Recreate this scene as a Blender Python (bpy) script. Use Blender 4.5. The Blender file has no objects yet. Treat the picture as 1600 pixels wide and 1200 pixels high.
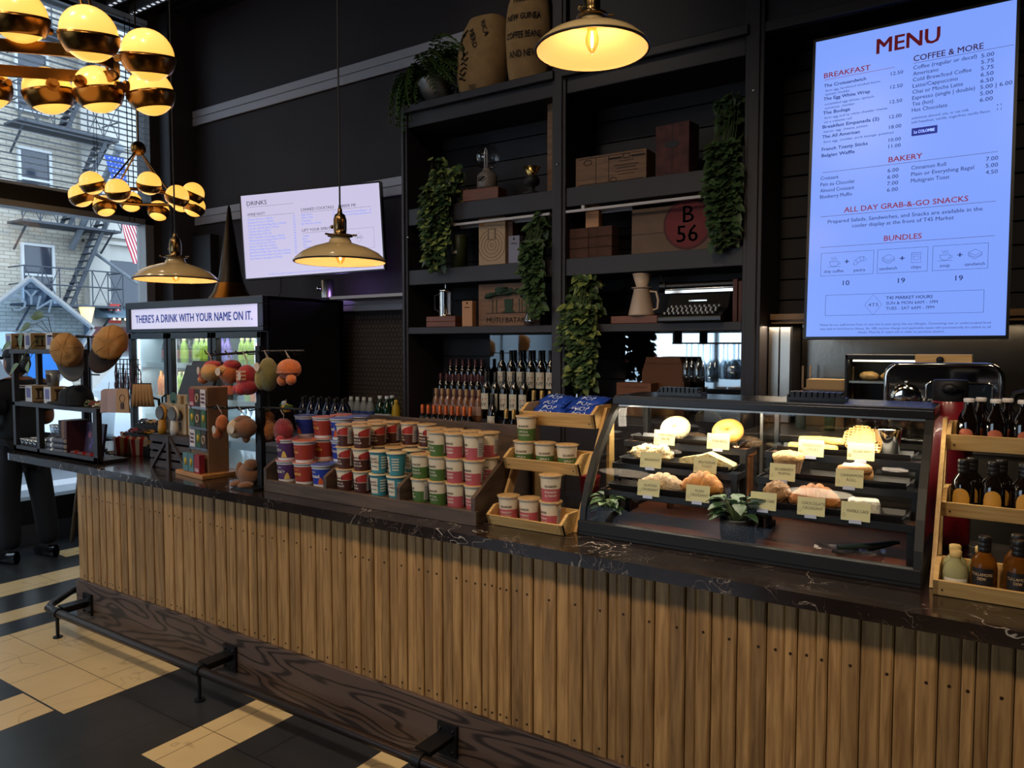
import bpy, bmesh, math, random
from math import pi, sin, cos, tan, atan2, sqrt, radians as rad
from mathutils import Vector as V, Matrix as M4, Euler, noise as mnoise
random.seed(7)
SC = bpy.context.scene
COL = SC.collection
# ---------------------------------------------------------------- camera
FPX = 1154.0
YAW, PITCH = rad(33.65), rad(2.95)
EYE = V((0, 0, 1.6))
cd = bpy.data.cameras.new('camera'); cam = bpy.data.objects.new('camera', cd); COL.objects.link(cam)
cam.location = EYE; cam.rotation_euler = (pi/2 - PITCH, 0, YAW)
cd.sensor_width = 36.0; cd.sensor_fit = 'HORIZONTAL'; cd.lens = 36.0*FPX/1600.0; cd.clip_start = .05; cd.clip_end = 200
SC.camera = cam
# ---------------------------------------------------------------- view + world + lights
SC.view_settings.view_transform = 'Standard'; SC.view_settings.look = 'None'
SC.view_settings.exposure = 0.0; SC.view_settings.gamma = 1.0; SC.view_settings.use_curve_mapping = False
W = bpy.data.worlds.new('overcast_sky'); SC.world = W; W.use_nodes = True
bg = W.node_tree.nodes['Background']; bg.inputs[0].default_value = (.70, .84, 1.0, 1); bg.inputs[1].default_value = 4.2
SC.cycles.max_bounces = 8; SC.cycles.diffuse_bounces = 4; SC.cycles.glossy_bounces = 4
SC.cycles.transmission_bounces = 8; SC.cycles.transparent_max_bounces = 16
SC.cycles.sample_clamp_indirect = 4.0; SC.cycles.caustics_reflective = False; SC.cycles.caustics_refractive = False
def light(name, kind, loc, energy, color, rot=(0, 0, 0), **kw):
    d = bpy.data.lights.new(name, kind); d.energy = energy; d.color = color
    for k, v in kw.items():
        if k == 'portal': d.cycles.is_portal = v
        else: setattr(d, k, v)
    o = bpy.data.objects.new(name, d); COL.objects.link(o); o.location = loc; o.rotation_euler = rot
    return o
WARM = (1.0, .70, .40); NEUT = (1.0, .88, .70); COOL = (.85, .93, 1.0)
# daylight portals in the window openings (side window, street windows behind the viewer)
light('side_window_portal', 'AREA', (-6.68, .4, 2.4), 1, (1, 1, 1), (0, -pi/2, 0), shape='RECTANGLE', size=4.4, size_y=6.8, portal=True)
light('street_window_portal', 'AREA', (-3.9, -3.6, 1.9), 1, (1, 1, 1), (pi/2, 0, 0), shape='RECTANGLE', size=3.8, size_y=2.4, portal=True)
# track spots on the ceiling, aimed at the counter front and floor
def spot(loc, target, e, ang=60, col=NEUT, r=.05, blend=.6):
    d = (V(target) - V(loc)).to_track_quat('-Z', 'Y').to_euler()
    return light('track_spot', 'SPOT', loc, e, col, d, spot_size=rad(ang), spot_blend=blend, shadow_soft_size=r)
for x in (-4.6, -2.9, -1.2, .5):
    spot((x, -.1, 4.3), (x, 2.1, .45), 200 if x > -2 else 100, 95, (1.0, .80, .56), .25, 1.0)
for x in (-3.8, -2.2, -.6):
    spot((x, 1.35, 4.3), (x, 2.3, .95), 17, 60, (1.0, .82, .60), .08, 1.0)
spot((-2.4, 1.6, 4.35), (-2.5, 4.0, 3.0), 44, 64, (1.0, .86, .68), .1, 1.0)
# ---------------------------------------------------------------- pixel rays (1600 x 1200 frame) used while laying the place out
AX = V((-sin(YAW)*cos(PITCH), cos(YAW)*cos(PITCH), -sin(PITCH))); RX = V((cos(YAW), sin(YAW), 0)); UX_ = RX.cross(AX)
def ray(x, y): return AX + RX*((x-800)/FPX) - UX_*((y-600)/FPX)
def onY(x, y, Y): d = ray(x, y); return EYE + d*(Y/d.y)
def onX(x, y, X): d = ray(x, y); return EYE + d*(X/d.x)
def onZ(x, y, Z): d = ray(x, y); return EYE + d*((Z-EYE.z)/d.z)
# ---------------------------------------------------------------- materials
def hx(h):
    h = h.lstrip('#'); c = [int(h[i:i+2], 16)/255 for i in (0, 2, 4)]
    return tuple(v/12.92 if v <= .04045 else ((v+.055)/1.055)**2.4 for v in c) + (1,)
MATS = {}
def mat(name, col='#808080', rough=.5, metal=0.0, emit=None, es=0.0, var=0.0, vscale=8.0, bump=0.0, bscale=60.0, trans=0.0, alpha=1.0, ior=1.45, coat=0.0, sheen=0.0, sss=0.0):
    if name in MATS: return MATS[name]
    m = bpy.data.materials.new(name); m.use_nodes = True; nt = m.node_tree; b = nt.nodes['Principled BSDF']
    c = hx(col) if isinstance(col, str) else tuple(col)
    b.inputs['Base Color'].default_value = c; b.inputs['Roughness'].default_value = rough; b.inputs['Metallic'].default_value = metal
    b.inputs['IOR'].default_value = ior; b.inputs['Transmission Weight'].default_value = trans; b.inputs['Alpha'].default_value = alpha
    b.inputs['Coat Weight'].default_value = coat; b.inputs['Sheen Weight'].default_value = sheen
    if sss: b.inputs['Subsurface Weight'].default_value = sss; b.inputs['Subsurface Radius'].default_value = (.02, .01, .006)
    if emit: b.inputs['Emission Color'].default_value = hx(emit); b.inputs['Emission Strength'].default_value = es
    if var or bump:
        tc = nt.nodes.new('ShaderNodeTexCoord')
    if var:
        n = nt.nodes.new('ShaderNodeTexNoise'); n.inputs['Scale'].default_value = vscale; n.inputs['Detail'].default_value = 5
        nt.links.new(tc.outputs['Object'], n.inputs['Vector'])
        r = nt.nodes.new('ShaderNodeValToRGB'); r.color_ramp.elements[0].position = .3; r.color_ramp.elements[1].position = .7
        r.color_ramp.elements[0].color = tuple(v*(1-var) for v in c[:3]) + (1,); r.color_ramp.elements[1].color = tuple(min(1, v*(1+var)) for v in c[:3]) + (1,)
        nt.links.new(n.outputs['Fac'], r.inputs['Fac']); nt.links.new(r.outputs['Color'], b.inputs['Base Color'])
    if bump:
        n2 = nt.nodes.new('ShaderNodeTexNoise'); n2.inputs['Scale'].default_value = bscale; n2.inputs['Detail'].default_value = 3
        nt.links.new(tc.outputs['Object'], n2.inputs['Vector'])
        bp = nt.nodes.new('ShaderNodeBump'); bp.inputs['Strength'].default_value = bump; bp.inputs['Distance'].default_value = .01
        nt.links.new(n2.outputs['Fac'], bp.inputs['Height']); nt.links.new(bp.outputs['Normal'], b.inputs['Normal'])
    MATS[name] = m
    return m
def wood(name, a, b_, axis='X', scale=3.0, stretch=12.0, rough=.5, rings=3.0, bump=.15, perisl=0.0, dark=None):
    """long-grained timber: noise stretched along AXIS through a colour ramp; perisl varies each board (mesh island)"""
    if name in MATS: return MATS[name]
    m = bpy.data.materials.new(name); m.use_nodes = True; nt = m.node_tree; L = nt.links; p = nt.nodes['Principled BSDF']
    tc = nt.nodes.new('ShaderNodeTexCoord'); mp = nt.nodes.new('ShaderNodeMapping')
    s = [stretch]*3; s['XYZ'.index(axis)] = 1.0; mp.inputs['Scale'].default_value = s
    L.new(tc.outputs['Object'], mp.inputs['Vector'])
    n = nt.nodes.new('ShaderNodeTexNoise'); n.noise_dimensions = '4D'; n.inputs['Scale'].default_value = scale; n.inputs['Detail'].default_value = 6; n.inputs['Distortion'].default_value = rings*.3
    L.new(mp.outputs['Vector'], n.inputs['Vector'])
    r = nt.nodes.new('ShaderNodeValToRGB'); e = r.color_ramp.elements
    e[0].position = .32; e[0].color = hx(a); e[1].position = .68; e[1].color = hx(b_)
    L.new(n.outputs['Fac'], r.inputs['Fac'])
    out = r.outputs['Color']
    if perisl:
        g = nt.nodes.new('ShaderNodeNewGeometry'); mu = nt.nodes.new('ShaderNodeMath'); mu.operation = 'MULTIPLY'; mu.inputs[1].default_value = 37.0
        L.new(g.outputs['Random Per Island'], mu.inputs[0]); L.new(mu.outputs[0], n.inputs['W'])
        hs = nt.nodes.new('ShaderNodeMixRGB'); hs.blend_type = 'MULTIPLY'; hs.inputs['Fac'].default_value = 1.0
        r2 = nt.nodes.new('ShaderNodeValToRGB'); r2.color_ramp.elements[0].color = (1-perisl,)*3 + (1,); r2.color_ramp.elements[1].color = (1.0, 1.0, 1.0, 1)
        L.new(g.outputs['Random Per Island'], r2.inputs['Fac']); L.new(out, hs.inputs['Color1']); L.new(r2.outputs['Color'], hs.inputs['Color2']); out = hs.outputs['Color']
    L.new(out, p.inputs['Base Color']); p.inputs['Roughness'].default_value = rough
    if bump:
        bp = nt.nodes.new('ShaderNodeBump'); bp.inputs['Strength'].default_value = bump; bp.inputs['Distance'].default_value = .004
        L.new(n.outputs['Fac'], bp.inputs['Height']); L.new(bp.outputs['Normal'], p.inputs['Normal'])
    MATS[name] = m
    return m
def thin_glass(name, tint=(1, 1, 1), gloss=.06, rough=0.0):
    """pane of clear glass: mostly see-through, with a fresnel-weighted mirror reflection"""
    if name in MATS: return MATS[name]
    m = bpy.data.materials.new(name); m.use_nodes = True; nt = m.node_tree; nt.nodes.clear(); L = nt.links
    o = nt.nodes.new('ShaderNodeOutputMaterial'); mx = nt.nodes.new('ShaderNodeMixShader'); t = nt.nodes.new('ShaderNodeBsdfTransparent'); g = nt.nodes.new('ShaderNodeBsdfGlossy')
    t.inputs[0].default_value = tuple(tint) + (1,); g.inputs['Roughness'].default_value = rough
    fr = nt.nodes.new('ShaderNodeLayerWeight'); fr.inputs[0].default_value = .25
    mm = nt.nodes.new('ShaderNodeMath'); mm.operation = 'MULTIPLY_ADD'; mm.inputs[1].default_value = .35; mm.inputs[2].default_value = gloss
    L.new(fr.outputs['Fresnel'], mm.inputs[0]); L.new(mm.outputs[0], mx.inputs[0]); L.new(t.outputs[0], mx.inputs[1]); L.new(g.outputs[0], mx.inputs[2]); L.new(mx.outputs[0], o.inputs[0])
    MATS[name] = m
    return m
# ---------------------------------------------------------------- mesh collector
def smoothstep(a, b, x):
    t = min(1, max(0, (x-a)/(b-a))); return t*t*(3-2*t)
class MB:
    def __init__(s): s.v = []; s.f = []; s.m = []; s.s = []
    def add(s, vs, fs, mi=0, sm=False):
        n = len(s.v); s.v += [tuple(v) for v in vs]
        for f in fs: s.f.append(tuple(i+n for i in f)); s.m.append(mi); s.s.append(sm)
        return s
    def box(s, x0, y0, z0, x1, y1, z1, mi=0, T=None):
        vs = [V((x, y, z)) for z in (z0, z1) for y in (y0, y1) for x in (x0, x1)]
        if T: vs = [T @ v for v in vs]
        return s.add(vs, [(0, 2, 3, 1), (4, 5, 7, 6), (0, 1, 5, 4), (2, 6, 7, 3), (0, 4, 6, 2), (1, 3, 7, 5)], mi)
    def cb(s, c, d, mi=0, rz=0.0, T=None):
        """box about centre c with size d, turned rz about z"""
        R = M4.Translation(V(c)) @ (T or M4.Rotation(rz, 4, 'Z'))
        return s.box(-d[0]/2, -d[1]/2, -d[2]/2, d[0]/2, d[1]/2, d[2]/2, mi, R)
    def prism(s, pts, a, b, plane='XZ', mi=0, T=None, sm=False):
        """outline pts in PLANE pushed from a to b along the remaining axis"""
        n = len(pts)
        def mk(p, k):
            v = V((p[0], k, p[1])) if plane == 'XZ' else V((p[0], p[1], k)) if plane == 'XY' else V((k, p[0], p[1]))
            return T @ v if T else v
        vs = [mk(p, a) for p in pts] + [mk(p, b) for p in pts]
        s.add(vs, [tuple(range(n))[::-1], tuple(range(n, 2*n))], mi)
        return s.add(vs, [(i, (i+1) % n, n+(i+1) % n, n+i) for i in range(n)], mi, sm)
    def lathe(s, prof, n=24, c=(0, 0, 0), mi=0, T=None, sm=True, sx=1.0, sy=1.0, cap=True):
        c = V(c); vs = []; k = len(prof)
        for r, z in prof:
            for j in range(n):
                a = 2*pi*j/n; v = V((r*cos(a)*sx, r*sin(a)*sy, z)); vs.append((T @ v if T else v) + c)
        fs = [(i*n+j, i*n+(j+1) % n, (i+1)*n+(j+1) % n, (i+1)*n+j) for i in range(k-1) for j in range(n)]
        s.add(vs, fs, mi, sm)
        if cap:
            if prof[0][0] > 1e-5: s.add(vs[:n], [tuple(range(n))[::-1]], mi)
            if prof[-1][0] > 1e-5: s.add(vs[-n:], [tuple(range(n))], mi)
        return s
    def cyl(s, p0, p1, r0, r1=None, n=12, mi=0, sm=True):
        p0 = V(p0); p1 = V(p1); d = p1-p0; q = d.to_track_quat('Z', 'Y').to_matrix().to_4x4()
        return s.lathe([(r0, 0), (r0 if r1 is None else r1, d.length)], n, p0, mi, q, sm)
    def tube(s, pts, r, n=8, mi=0, closed=False):
        pts = [V(p) for p in pts]; k = len(pts); vs = []
        for i, p in enumerate(pts):
            a = pts[(i-1) % k] if (closed or i) else p; b = pts[(i+1) % k] if (closed or i < k-1) else p
            t = (b-a).normalized(); u = t.orthogonal().normalized() if i == 0 else (up - t*up.dot(t)).normalized(); up = u; w = t.cross(u)
            rr = r[i] if isinstance(r, (list, tuple)) else r
            vs += [p + (u*cos(2*pi*j/n) + w*sin(2*pi*j/n))*rr for j in range(n)]
        fs = [(i*n+j, i*n+(j+1) % n, ((i+1) % k)*n+(j+1) % n, ((i+1) % k)*n+j) for i in range(k if closed else k-1) for j in range(n)]
        s.add(vs, fs, mi, True)
        if not closed: s.add(vs[:n], [tuple(range(n))[::-1]], mi); s.add(vs[-n:], [tuple(range(n))], mi)
        return s
    def ball(s, c, r, n=16, k=10, mi=0, T=None, noise=0.0, nf=3.0, seed=0):
        """(squashed) ball; r a number or three radii; noise roughens it"""
        r = (r, r, r) if isinstance(r, (int, float)) else r; c = V(c); vs = []
        for i in range(k+1):
            t = pi*i/k
            for j in range(n):
                a = 2*pi*j/n; d = V((sin(t)*cos(a), sin(t)*sin(a), -cos(t)))
                q = 1 + (noise*mnoise.noise(d*nf + V((seed*3.1, seed*1.7, seed))) if noise else 0)
                v = V((d.x*r[0], d.y*r[1], d.z*r[2]))*q; vs.append((T @ v if T else v) + c)
        return s.add(vs, [(i*n+j, i*n+(j+1) % n, (i+1)*n+(j+1) % n, (i+1)*n+j) for i in range(k) for j in range(n)], mi, True)
    def grid(s, fn, nu, nv, mi=0, sm=True):
        vs = [fn(i/nu, j/nv) for i in range(nu+1) for j in range(nv+1)]; w = nv+1
        return s.add(vs, [(i*w+j, (i+1)*w+j, (i+1)*w+j+1, i*w+j+1) for i in range(nu) for j in range(nv)], mi, sm)
    def text(s, t, size, T=None, mi=0, align='C', bold=0.0, wrap=None, sx=1.0):
        """flat lettering lying in the local XZ plane facing -Y (base line at z 0); wrap=(fn x,z -> point) bends it"""
        vs, fs, x0, x1 = glyphs(t, 0.0); k = size
        off = {'C': -(x0+x1)/2, 'L': -x0, 'R': -x1}[align]
        for dx, dy in (((0, 0),) if bold < .004 else ((-bold, 0), (bold, 0)) if bold < .01 else ((-bold, -bold*.6), (bold, -bold*.6), (bold, bold*.6), (-bold, bold*.6))):
            out = []
            for x, y in vs:
                p = ((x+off+dx)*k*sx, (y+dy)*k)
                v = wrap(*p) if wrap else V((p[0], 0, p[1]))
                out.append(T @ v if T else v)
            s.add(out, fs, mi)
        return s
    def build(s, name, mats, parent=None, bevel=0.0, solid=0.0, sub=0, loc=None, seg=2):
        me = bpy.data.meshes.new(name); me.from_pydata([tuple(v) for v in s.v], [], s.f)
        for m in (mats if isinstance(mats, (list, tuple)) else [mats]): me.materials.append(m)
        me.polygons.foreach_set('material_index', s.m); me.polygons.foreach_set('use_smooth', s.s); me.update()
        o = bpy.data.objects.new(name, me); COL.objects.link(o)
        if parent: o.parent = parent
        if loc is not None: o.location = loc
        if solid:
            d = o.modifiers.new('thickness', 'SOLIDIFY'); d.thickness = solid; d.offset = 0
        if bevel:
            b = o.modifiers.new('edges', 'BEVEL'); b.width = bevel; b.segments = seg; b.limit_method = 'ANGLE'; b.angle_limit = rad(40)
        if sub:
            d = o.modifiers.new('smooth', 'SUBSURF'); d.levels = sub; d.render_levels = sub
        return o
_GL = {}
def glyphs(t, bold):
    k = (t, bold)
    if k not in _GL:
        c = bpy.data.curves.new('lettering', 'FONT'); c.body = t; c.offset = bold; c.resolution_u = 2; c.fill_mode = 'FRONT'
        o = bpy.data.objects.new('lettering', c); me = bpy.data.meshes.new_from_object(o)
        vs = [(v.co.x, v.co.y) for v in me.vertices]; fs = [tuple(p.vertices) for p in me.polygons]
        xs = [v[0] for v in vs] or [0]
        _GL[k] = (vs, fs, min(xs), max(xs)); bpy.data.objects.remove(o); bpy.data.curves.remove(c); bpy.data.meshes.remove(me)
    return _GL[k]
def tag(o, label, cat, group=None, kind=None):
    o['label'] = label; o['category'] = cat
    if group: o['group'] = group
    if kind: o['kind'] = kind
    return o
def thing(name, label, cat, loc=(0, 0, 0), rz=0.0, group=None, kind=None):
    o = bpy.data.objects.new(name, None); COL.objects.link(o); o.empty_display_size = .05
    o.location = loc; o.rotation_euler = (0, 0, rz)
    return tag(o, label, cat, group, kind)
def solo(name, mb, mats, label, cat, loc=(0, 0, 0), rz=0.0, group=None, kind=None, **kw):
    o = mb.build(name, mats, None, **kw); o.location = loc; o.rotation_euler = (0, 0, rz)
    return tag(o, label, cat, group, kind)
def struct(name, mb, mats, parent=None, **kw):
    o = mb.build(name, mats, parent, **kw)
    if not parent: o['kind'] = 'structure'
    return o
KIDS = {}
def dup(root, label, loc, rz=0.0, group=None):
    """a copy of a thing, its parts and their sub-parts"""
    def cp(o, par):
        c = o.copy(); COL.objects.link(c)
        if par: c.parent = par
        for ch in list(o.children): cp(ch, c)
        return c
    r = cp(root, None); r.location = loc; r.rotation_euler = (root.rotation_euler.x, root.rotation_euler.y, rz); r['label'] = label
    if group: r['group'] = group
    return r
class Maker:
    """builds a thing once with fn(label, loc, rz, group), then copies it"""
    def __init__(s, fn): s.fn = fn; s.first = None
    def __call__(s, label, loc, rz=0.0, group=None):
        if s.first is None: s.first = s.fn(label, loc, rz, group); return s.first
        return dup(s.first, label, loc, rz, group)
ORD = ['first', 'second', 'third', 'fourth', 'fifth', 'sixth', 'seventh', 'eighth', 'ninth', 'tenth', 'eleventh', 'twelfth', 'thirteenth', 'fourteenth', 'fifteenth']
def place(i, n): return 'leftmost' if i == 0 else 'rightmost' if i == n-1 else ORD[i] + ' from left'
def RZ(a): return M4.Rotation(a, 4, 'Z')
def RX4(a): return M4.Rotation(a, 4, 'X')
def RY4(a): return M4.Rotation(a, 4, 'Y')
def TR(*p): return M4.Translation(V(p))
# ================================================================ materials of the place
DK = mat('charcoal_paint', '#2f2627', .75, var=.1, vscale=3, bump=.05, bscale=90)
DKP = mat('charcoal_panel', '#232022', .55, bump=.05, bscale=50)
BLK = mat('black_metal', '#141315', .45, .3)
BLKM = mat('matte_black', '#111012', .6)
GREYF = mat('grey_aluminium', '#8d8f92', .45, .6)
STEEL = mat('brushed_steel', '#a9a39a', .32, 1.0, bump=.04, bscale=120)
CHROME = mat('chrome', '#d8d4cc', .08, 1.0)
BRASS = mat('aged_brass', '#8a5f2e', .28, 1.0)
GLASS = thin_glass('clear_pane', (.97, .99, .98), .02)
GLASSW = thin_glass('window_pane', (.92, .95, .97), .015)
WHITE = mat('white_paint', '#d9d6d2', .5)
# ================================================================ floor
fm = MB(); fm.box(-9.0, -3.6, -.06, 3.2, 4.3, 0)
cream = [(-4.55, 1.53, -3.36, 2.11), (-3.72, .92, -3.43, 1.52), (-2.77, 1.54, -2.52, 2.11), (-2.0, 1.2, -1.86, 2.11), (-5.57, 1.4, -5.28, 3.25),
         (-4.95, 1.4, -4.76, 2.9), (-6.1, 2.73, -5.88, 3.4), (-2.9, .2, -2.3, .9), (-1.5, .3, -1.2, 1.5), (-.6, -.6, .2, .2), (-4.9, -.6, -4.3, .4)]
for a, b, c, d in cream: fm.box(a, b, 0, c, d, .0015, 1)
def slate_mat():
    m = mat('slate_tile', '#2c2d30', .28, var=.35, vscale=2.2, bump=.12, bscale=9)
    nt = m.node_tree; p = nt.nodes['Principled BSDF']; L = nt.links
    tc = nt.nodes.new('ShaderNodeTexCoord'); br = nt.nodes.new('ShaderNodeTexBrick')
    br.inputs['Scale'].default_value = 1.0; br.inputs['Brick Width'].default_value = 1.19; br.inputs['Row Height'].default_value = .59; br.inputs['Mortar Size'].default_value = .0025
    L.new(tc.outputs['Object'], br.inputs['Vector'])
    mx = nt.nodes.new('ShaderNodeMixRGB'); mx.inputs['Color2'].default_value = hx('#121214')
    src = p.inputs['Base Color'].links[0].from_socket
    L.new(br.outputs['Fac'], mx.inputs['Fac']); L.new(src, mx.inputs['Color1']); L.new(mx.outputs[0], p.inputs['Base Color'])
    return m
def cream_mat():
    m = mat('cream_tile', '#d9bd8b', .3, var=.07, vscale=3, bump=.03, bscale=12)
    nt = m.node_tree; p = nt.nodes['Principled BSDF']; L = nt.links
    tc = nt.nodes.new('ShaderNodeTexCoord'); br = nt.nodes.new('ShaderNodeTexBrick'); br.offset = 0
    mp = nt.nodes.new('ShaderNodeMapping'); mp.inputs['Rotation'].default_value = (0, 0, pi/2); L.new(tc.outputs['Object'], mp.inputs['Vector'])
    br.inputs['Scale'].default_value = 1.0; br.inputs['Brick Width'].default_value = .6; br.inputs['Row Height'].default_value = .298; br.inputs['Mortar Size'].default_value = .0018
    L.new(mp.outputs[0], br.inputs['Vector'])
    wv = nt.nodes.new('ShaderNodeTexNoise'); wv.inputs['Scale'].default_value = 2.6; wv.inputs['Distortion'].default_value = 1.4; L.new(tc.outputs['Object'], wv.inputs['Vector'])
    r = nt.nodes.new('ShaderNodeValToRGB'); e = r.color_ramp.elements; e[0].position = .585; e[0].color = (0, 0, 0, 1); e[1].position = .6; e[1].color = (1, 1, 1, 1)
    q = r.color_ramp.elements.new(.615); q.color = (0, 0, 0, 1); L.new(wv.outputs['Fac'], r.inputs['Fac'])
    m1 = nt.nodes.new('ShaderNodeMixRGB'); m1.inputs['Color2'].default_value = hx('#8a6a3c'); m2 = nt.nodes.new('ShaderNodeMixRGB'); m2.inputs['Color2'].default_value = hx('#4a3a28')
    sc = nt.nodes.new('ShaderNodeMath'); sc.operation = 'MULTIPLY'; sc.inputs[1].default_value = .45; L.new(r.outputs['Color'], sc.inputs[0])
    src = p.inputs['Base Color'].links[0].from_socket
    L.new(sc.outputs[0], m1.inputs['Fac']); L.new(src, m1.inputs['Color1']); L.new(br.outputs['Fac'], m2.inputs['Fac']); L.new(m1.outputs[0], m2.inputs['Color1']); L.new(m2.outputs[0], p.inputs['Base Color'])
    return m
struct('floor', fm, [slate_mat(), cream_mat()])
# ================================================================ ceiling with metal ribs
c = MB(); c.box(-6.8, -3.6, 4.65, 3.2, 4.35, 4.75)
for i in range(70): y = -3.0 + i*.105; c.box(-6.5, y, 4.6, 3.1, y+.05, 4.65)
struct('ceiling', c, mat('ceiling_metal', '#262326', .5, .4))
# ================================================================ back wall with three pale rails
w = MB(); w.box(-6.8, 4.2, 0, 3.2, 4.35, 4.65)
struct('wall_back', w, DK)
RAILM = mat('pale_rail', '#aaa6ab', .5)
for i, (x0, x1, z0, z1) in enumerate(((-6.52, -3.0, 3.64, 3.775), (-6.49, -3.3, 2.725, 2.86), (-4.7, -3.43, 1.872, 1.965))):
    t = MB(); h = (z0+z1)/2; t.box(x0, 4.165, z0, x1, 4.2, h-.004); t.box(x0, 4.165, h+.004, x1, 4.2, z1); t.box(x0, 4.178, z0, x1, 4.2, z1)
    struct(f'trim_{i+1}', t, RAILM, bevel=.004)
# hexagon tile splashback
hxm = MB(); s_ = .021
hxm.box(-4.72, 4.19, .95, -3.43, 4.2, 1.87, 1)
for r in range(26):
    for q in range(36):
        x = -4.7 + q*s_*1.8 + (r % 2)*s_*.9; z = .97 + r*s_*1.62
        if x > -3.45 or z > 1.86: continue
        pts = [(x+s_*.92*cos(rad(60*k+30)), z+s_*.92*sin(rad(60*k+30))) for k in range(6)]
        hxm.prism(pts, 4.183, 4.19, 'XZ', 0)
struct('trim_4', hxm, [mat('hex_tile', '#4c4440', .15, coat=.4), mat('grout', '#1a1717', .8)])
# ================================================================ window wall (left)
lw = MB(); WX0, WX1 = -6.72, -6.5
lw.box(WX0, 3.84, 0, WX1, 4.2, 4.65); lw.box(WX0, -3.1, 4.5, WX1, 3.84, 4.65); lw.box(WX0, -3.1, 0, WX1, 3.84, .16); lw.box(WX0, -3.6, 0, WX1, -3.1, 4.65)
struct('wall_left', lw, mat('column_paint', '#38373b', .6, bump=.04, bscale=80))
pil = MB(); pil.box(-6.5, 3.93, 0, -6.34, 4.2, 4.65); struct('trim_5', pil, mat('column_paint'), bevel=.006)
wf = MB()
wf.box(-6.66, -3.1, .16, -6.5, 3.84, .36); wf.box(-6.66, -3.1, 2.74, -6.48, 3.84, 2.86); wf.box(-6.66, -3.1, 4.42, -6.52, 3.84, 4.5)
fr = MB(); fr.box(-6.62, 3.76, .36, -6.47, 3.84, 2.74); fr.box(-6.62, -3.1, 2.69, -6.47, 3.84, 2.74); fr.box(-6.62, 1.0, .36, -6.48, 1.06, 2.74); fr.box(-6.62, -1.2, .36, -6.48, -1.14, 2.74); fr.box(-6.62, -3.1, .36, -6.5, -.54, 4.42)
wo = struct('window_1', wf, BLK, bevel=.004); struct('window_frame', fr, GREYF, wo, bevel=.003)
g = MB(); g.box(-6.58, -3.04, .36, -6.572, 3.76, 2.69); struct('pane', g, GLASSW, wo)
g = MB(); g.box(-6.58, -3.04, 2.86, -6.572, 3.84, 4.42); struct('pane', g, GLASSW, wo)
bl = MB()
for i in range(32):
    z = 2.9 + i*.05; T = TR(-6.49, 1.64, z) @ RY4(rad(2)); bl.box(-.022, -4.66, -.0012, .022, 2.18, .0012, 0, T)
bl.box(-6.52, -3.04, 4.46, -6.46, 3.82, 4.5); bl.box(-6.515, -3.04, 2.862, -6.465, 3.82, 2.884)
bo = solo('window_blind', bl, mat('blind_slat', '#b4c2d2', .5), 'pale blue-grey slatted blind covering the upper window', 'blind')
for y in (.2, 1.4, 2.55, 3.35):
    cords = MB(); cords.box(-6.468, y-.002, 2.88, -6.466, y+.002, 4.47); cords.box(-6.514, y-.002, 2.88, -6.512, y+.002, 4.47); cords.build('cord', BLKM, bo)
ch = MB()
for k in range(2): ch.tube([(-6.44, 3.60+.045*k, 4.45-.05*i) for i in range(36)], .004, 6)
solo('blind_chain', ch, BLKM, 'dark double pull chain hanging at right end of the blind', 'chain')
# window lettering
dec = MB(); dx = -6.566
a = onX(-33, 497, dx); b_ = onX(48, 434, dx); c_ = onX(146, 513, dx)
def band(m, p, q, wd):
    d = (q-p).normalized(); n = V((0, -d.z, d.y))*wd/2; m.add([p-n, q-n, q+n, p+n], [(0, 1, 2, 3)], 0)
for p, q in ((a, b_), (b_, c_)): band(dec, V(p), V(q), .045)
top = V(b_); dn = V((0, 0, -.55*2))
band(dec, V(a), V((dx, top.y - .0, 1.05)), .045); band(dec, V(c_), V((dx, top.y, 1.05)), .045)
for ch_, (px, py, rr) in zip('NYC', ((67, 486, -.25), (49, 476, 0), (33, 485, .2))):
    p = onX(px, py, dx); T = TR(*p) @ RZ(-pi/2) @ RY4(rr)
    dec.text(ch_, .17, T, 0)
dm = mat('decal_white', '#dfe8f0', .6); nt_ = dm.node_tree; tl_ = nt_.nodes.new('ShaderNodeBsdfTranslucent'); tl_.inputs[0].default_value = (.95, .97, 1, 1); ms_ = nt_.nodes.new('ShaderNodeMixShader'); ms_.inputs[0].default_value = .75
nt_.links.new(nt_.nodes['Principled BSDF'].outputs[0], ms_.inputs[1]); nt_.links.new(tl_.outputs[0], ms_.inputs[2]); nt_.links.new(ms_.outputs[0], nt_.nodes['Material Output'].inputs[0])
deco = solo('window_decal', dec, dm, 'white diamond outline with mirrored lettering stuck on the lower window', 'decal')
film = MB(); film.add([V(a)+V((-.003, 0, 0)), V(b_)+V((-.003, 0, 0)), V(c_)+V((-.003, 0, 0)), V((dx-.003, top.y, 1.05))], [(0, 1, 2, 3)], 0)
film.build('tint_film', thin_glass('blue_film', (.50, .65, .82), .02), deco)
# ================================================================ street wall behind the viewer (its windows light the room)
fw = MB(); FY0, FY1 = -3.6, -3.45
fw.box(-6.72, FY0, 0, -5.8, FY1, 4.65); fw.box(-2.0, FY0, 0, 3.2, FY1, 4.65); fw.box(-5.8, FY0, 3.1, -2.0, FY1, 4.65); fw.box(-5.8, FY0, 0, -2.0, FY1, .7)
struct('wall_front', fw, DK)
wf = MB(); wo = None
for x in (-5.8, -3.93, -2.06): wf.box(x, -3.58, .7, x+.06, -3.5, 3.1)
wf.box(-5.8, -3.58, .7, -2.0, -3.5, .76); wf.box(-5.8, -3.58, 3.04, -2.0, -3.5, 3.1)
wo = struct('window_2', wf, BLK); g = MB(); g.box(-5.74, -3.55, .76, -2.06, -3.545, 3.04); struct('pane', g, GLASSW, wo)
rw = MB(); rw.box(3.05, -3.6, 0, 3.2, 4.35, 4.65); struct('wall_right', rw, DK)
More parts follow.
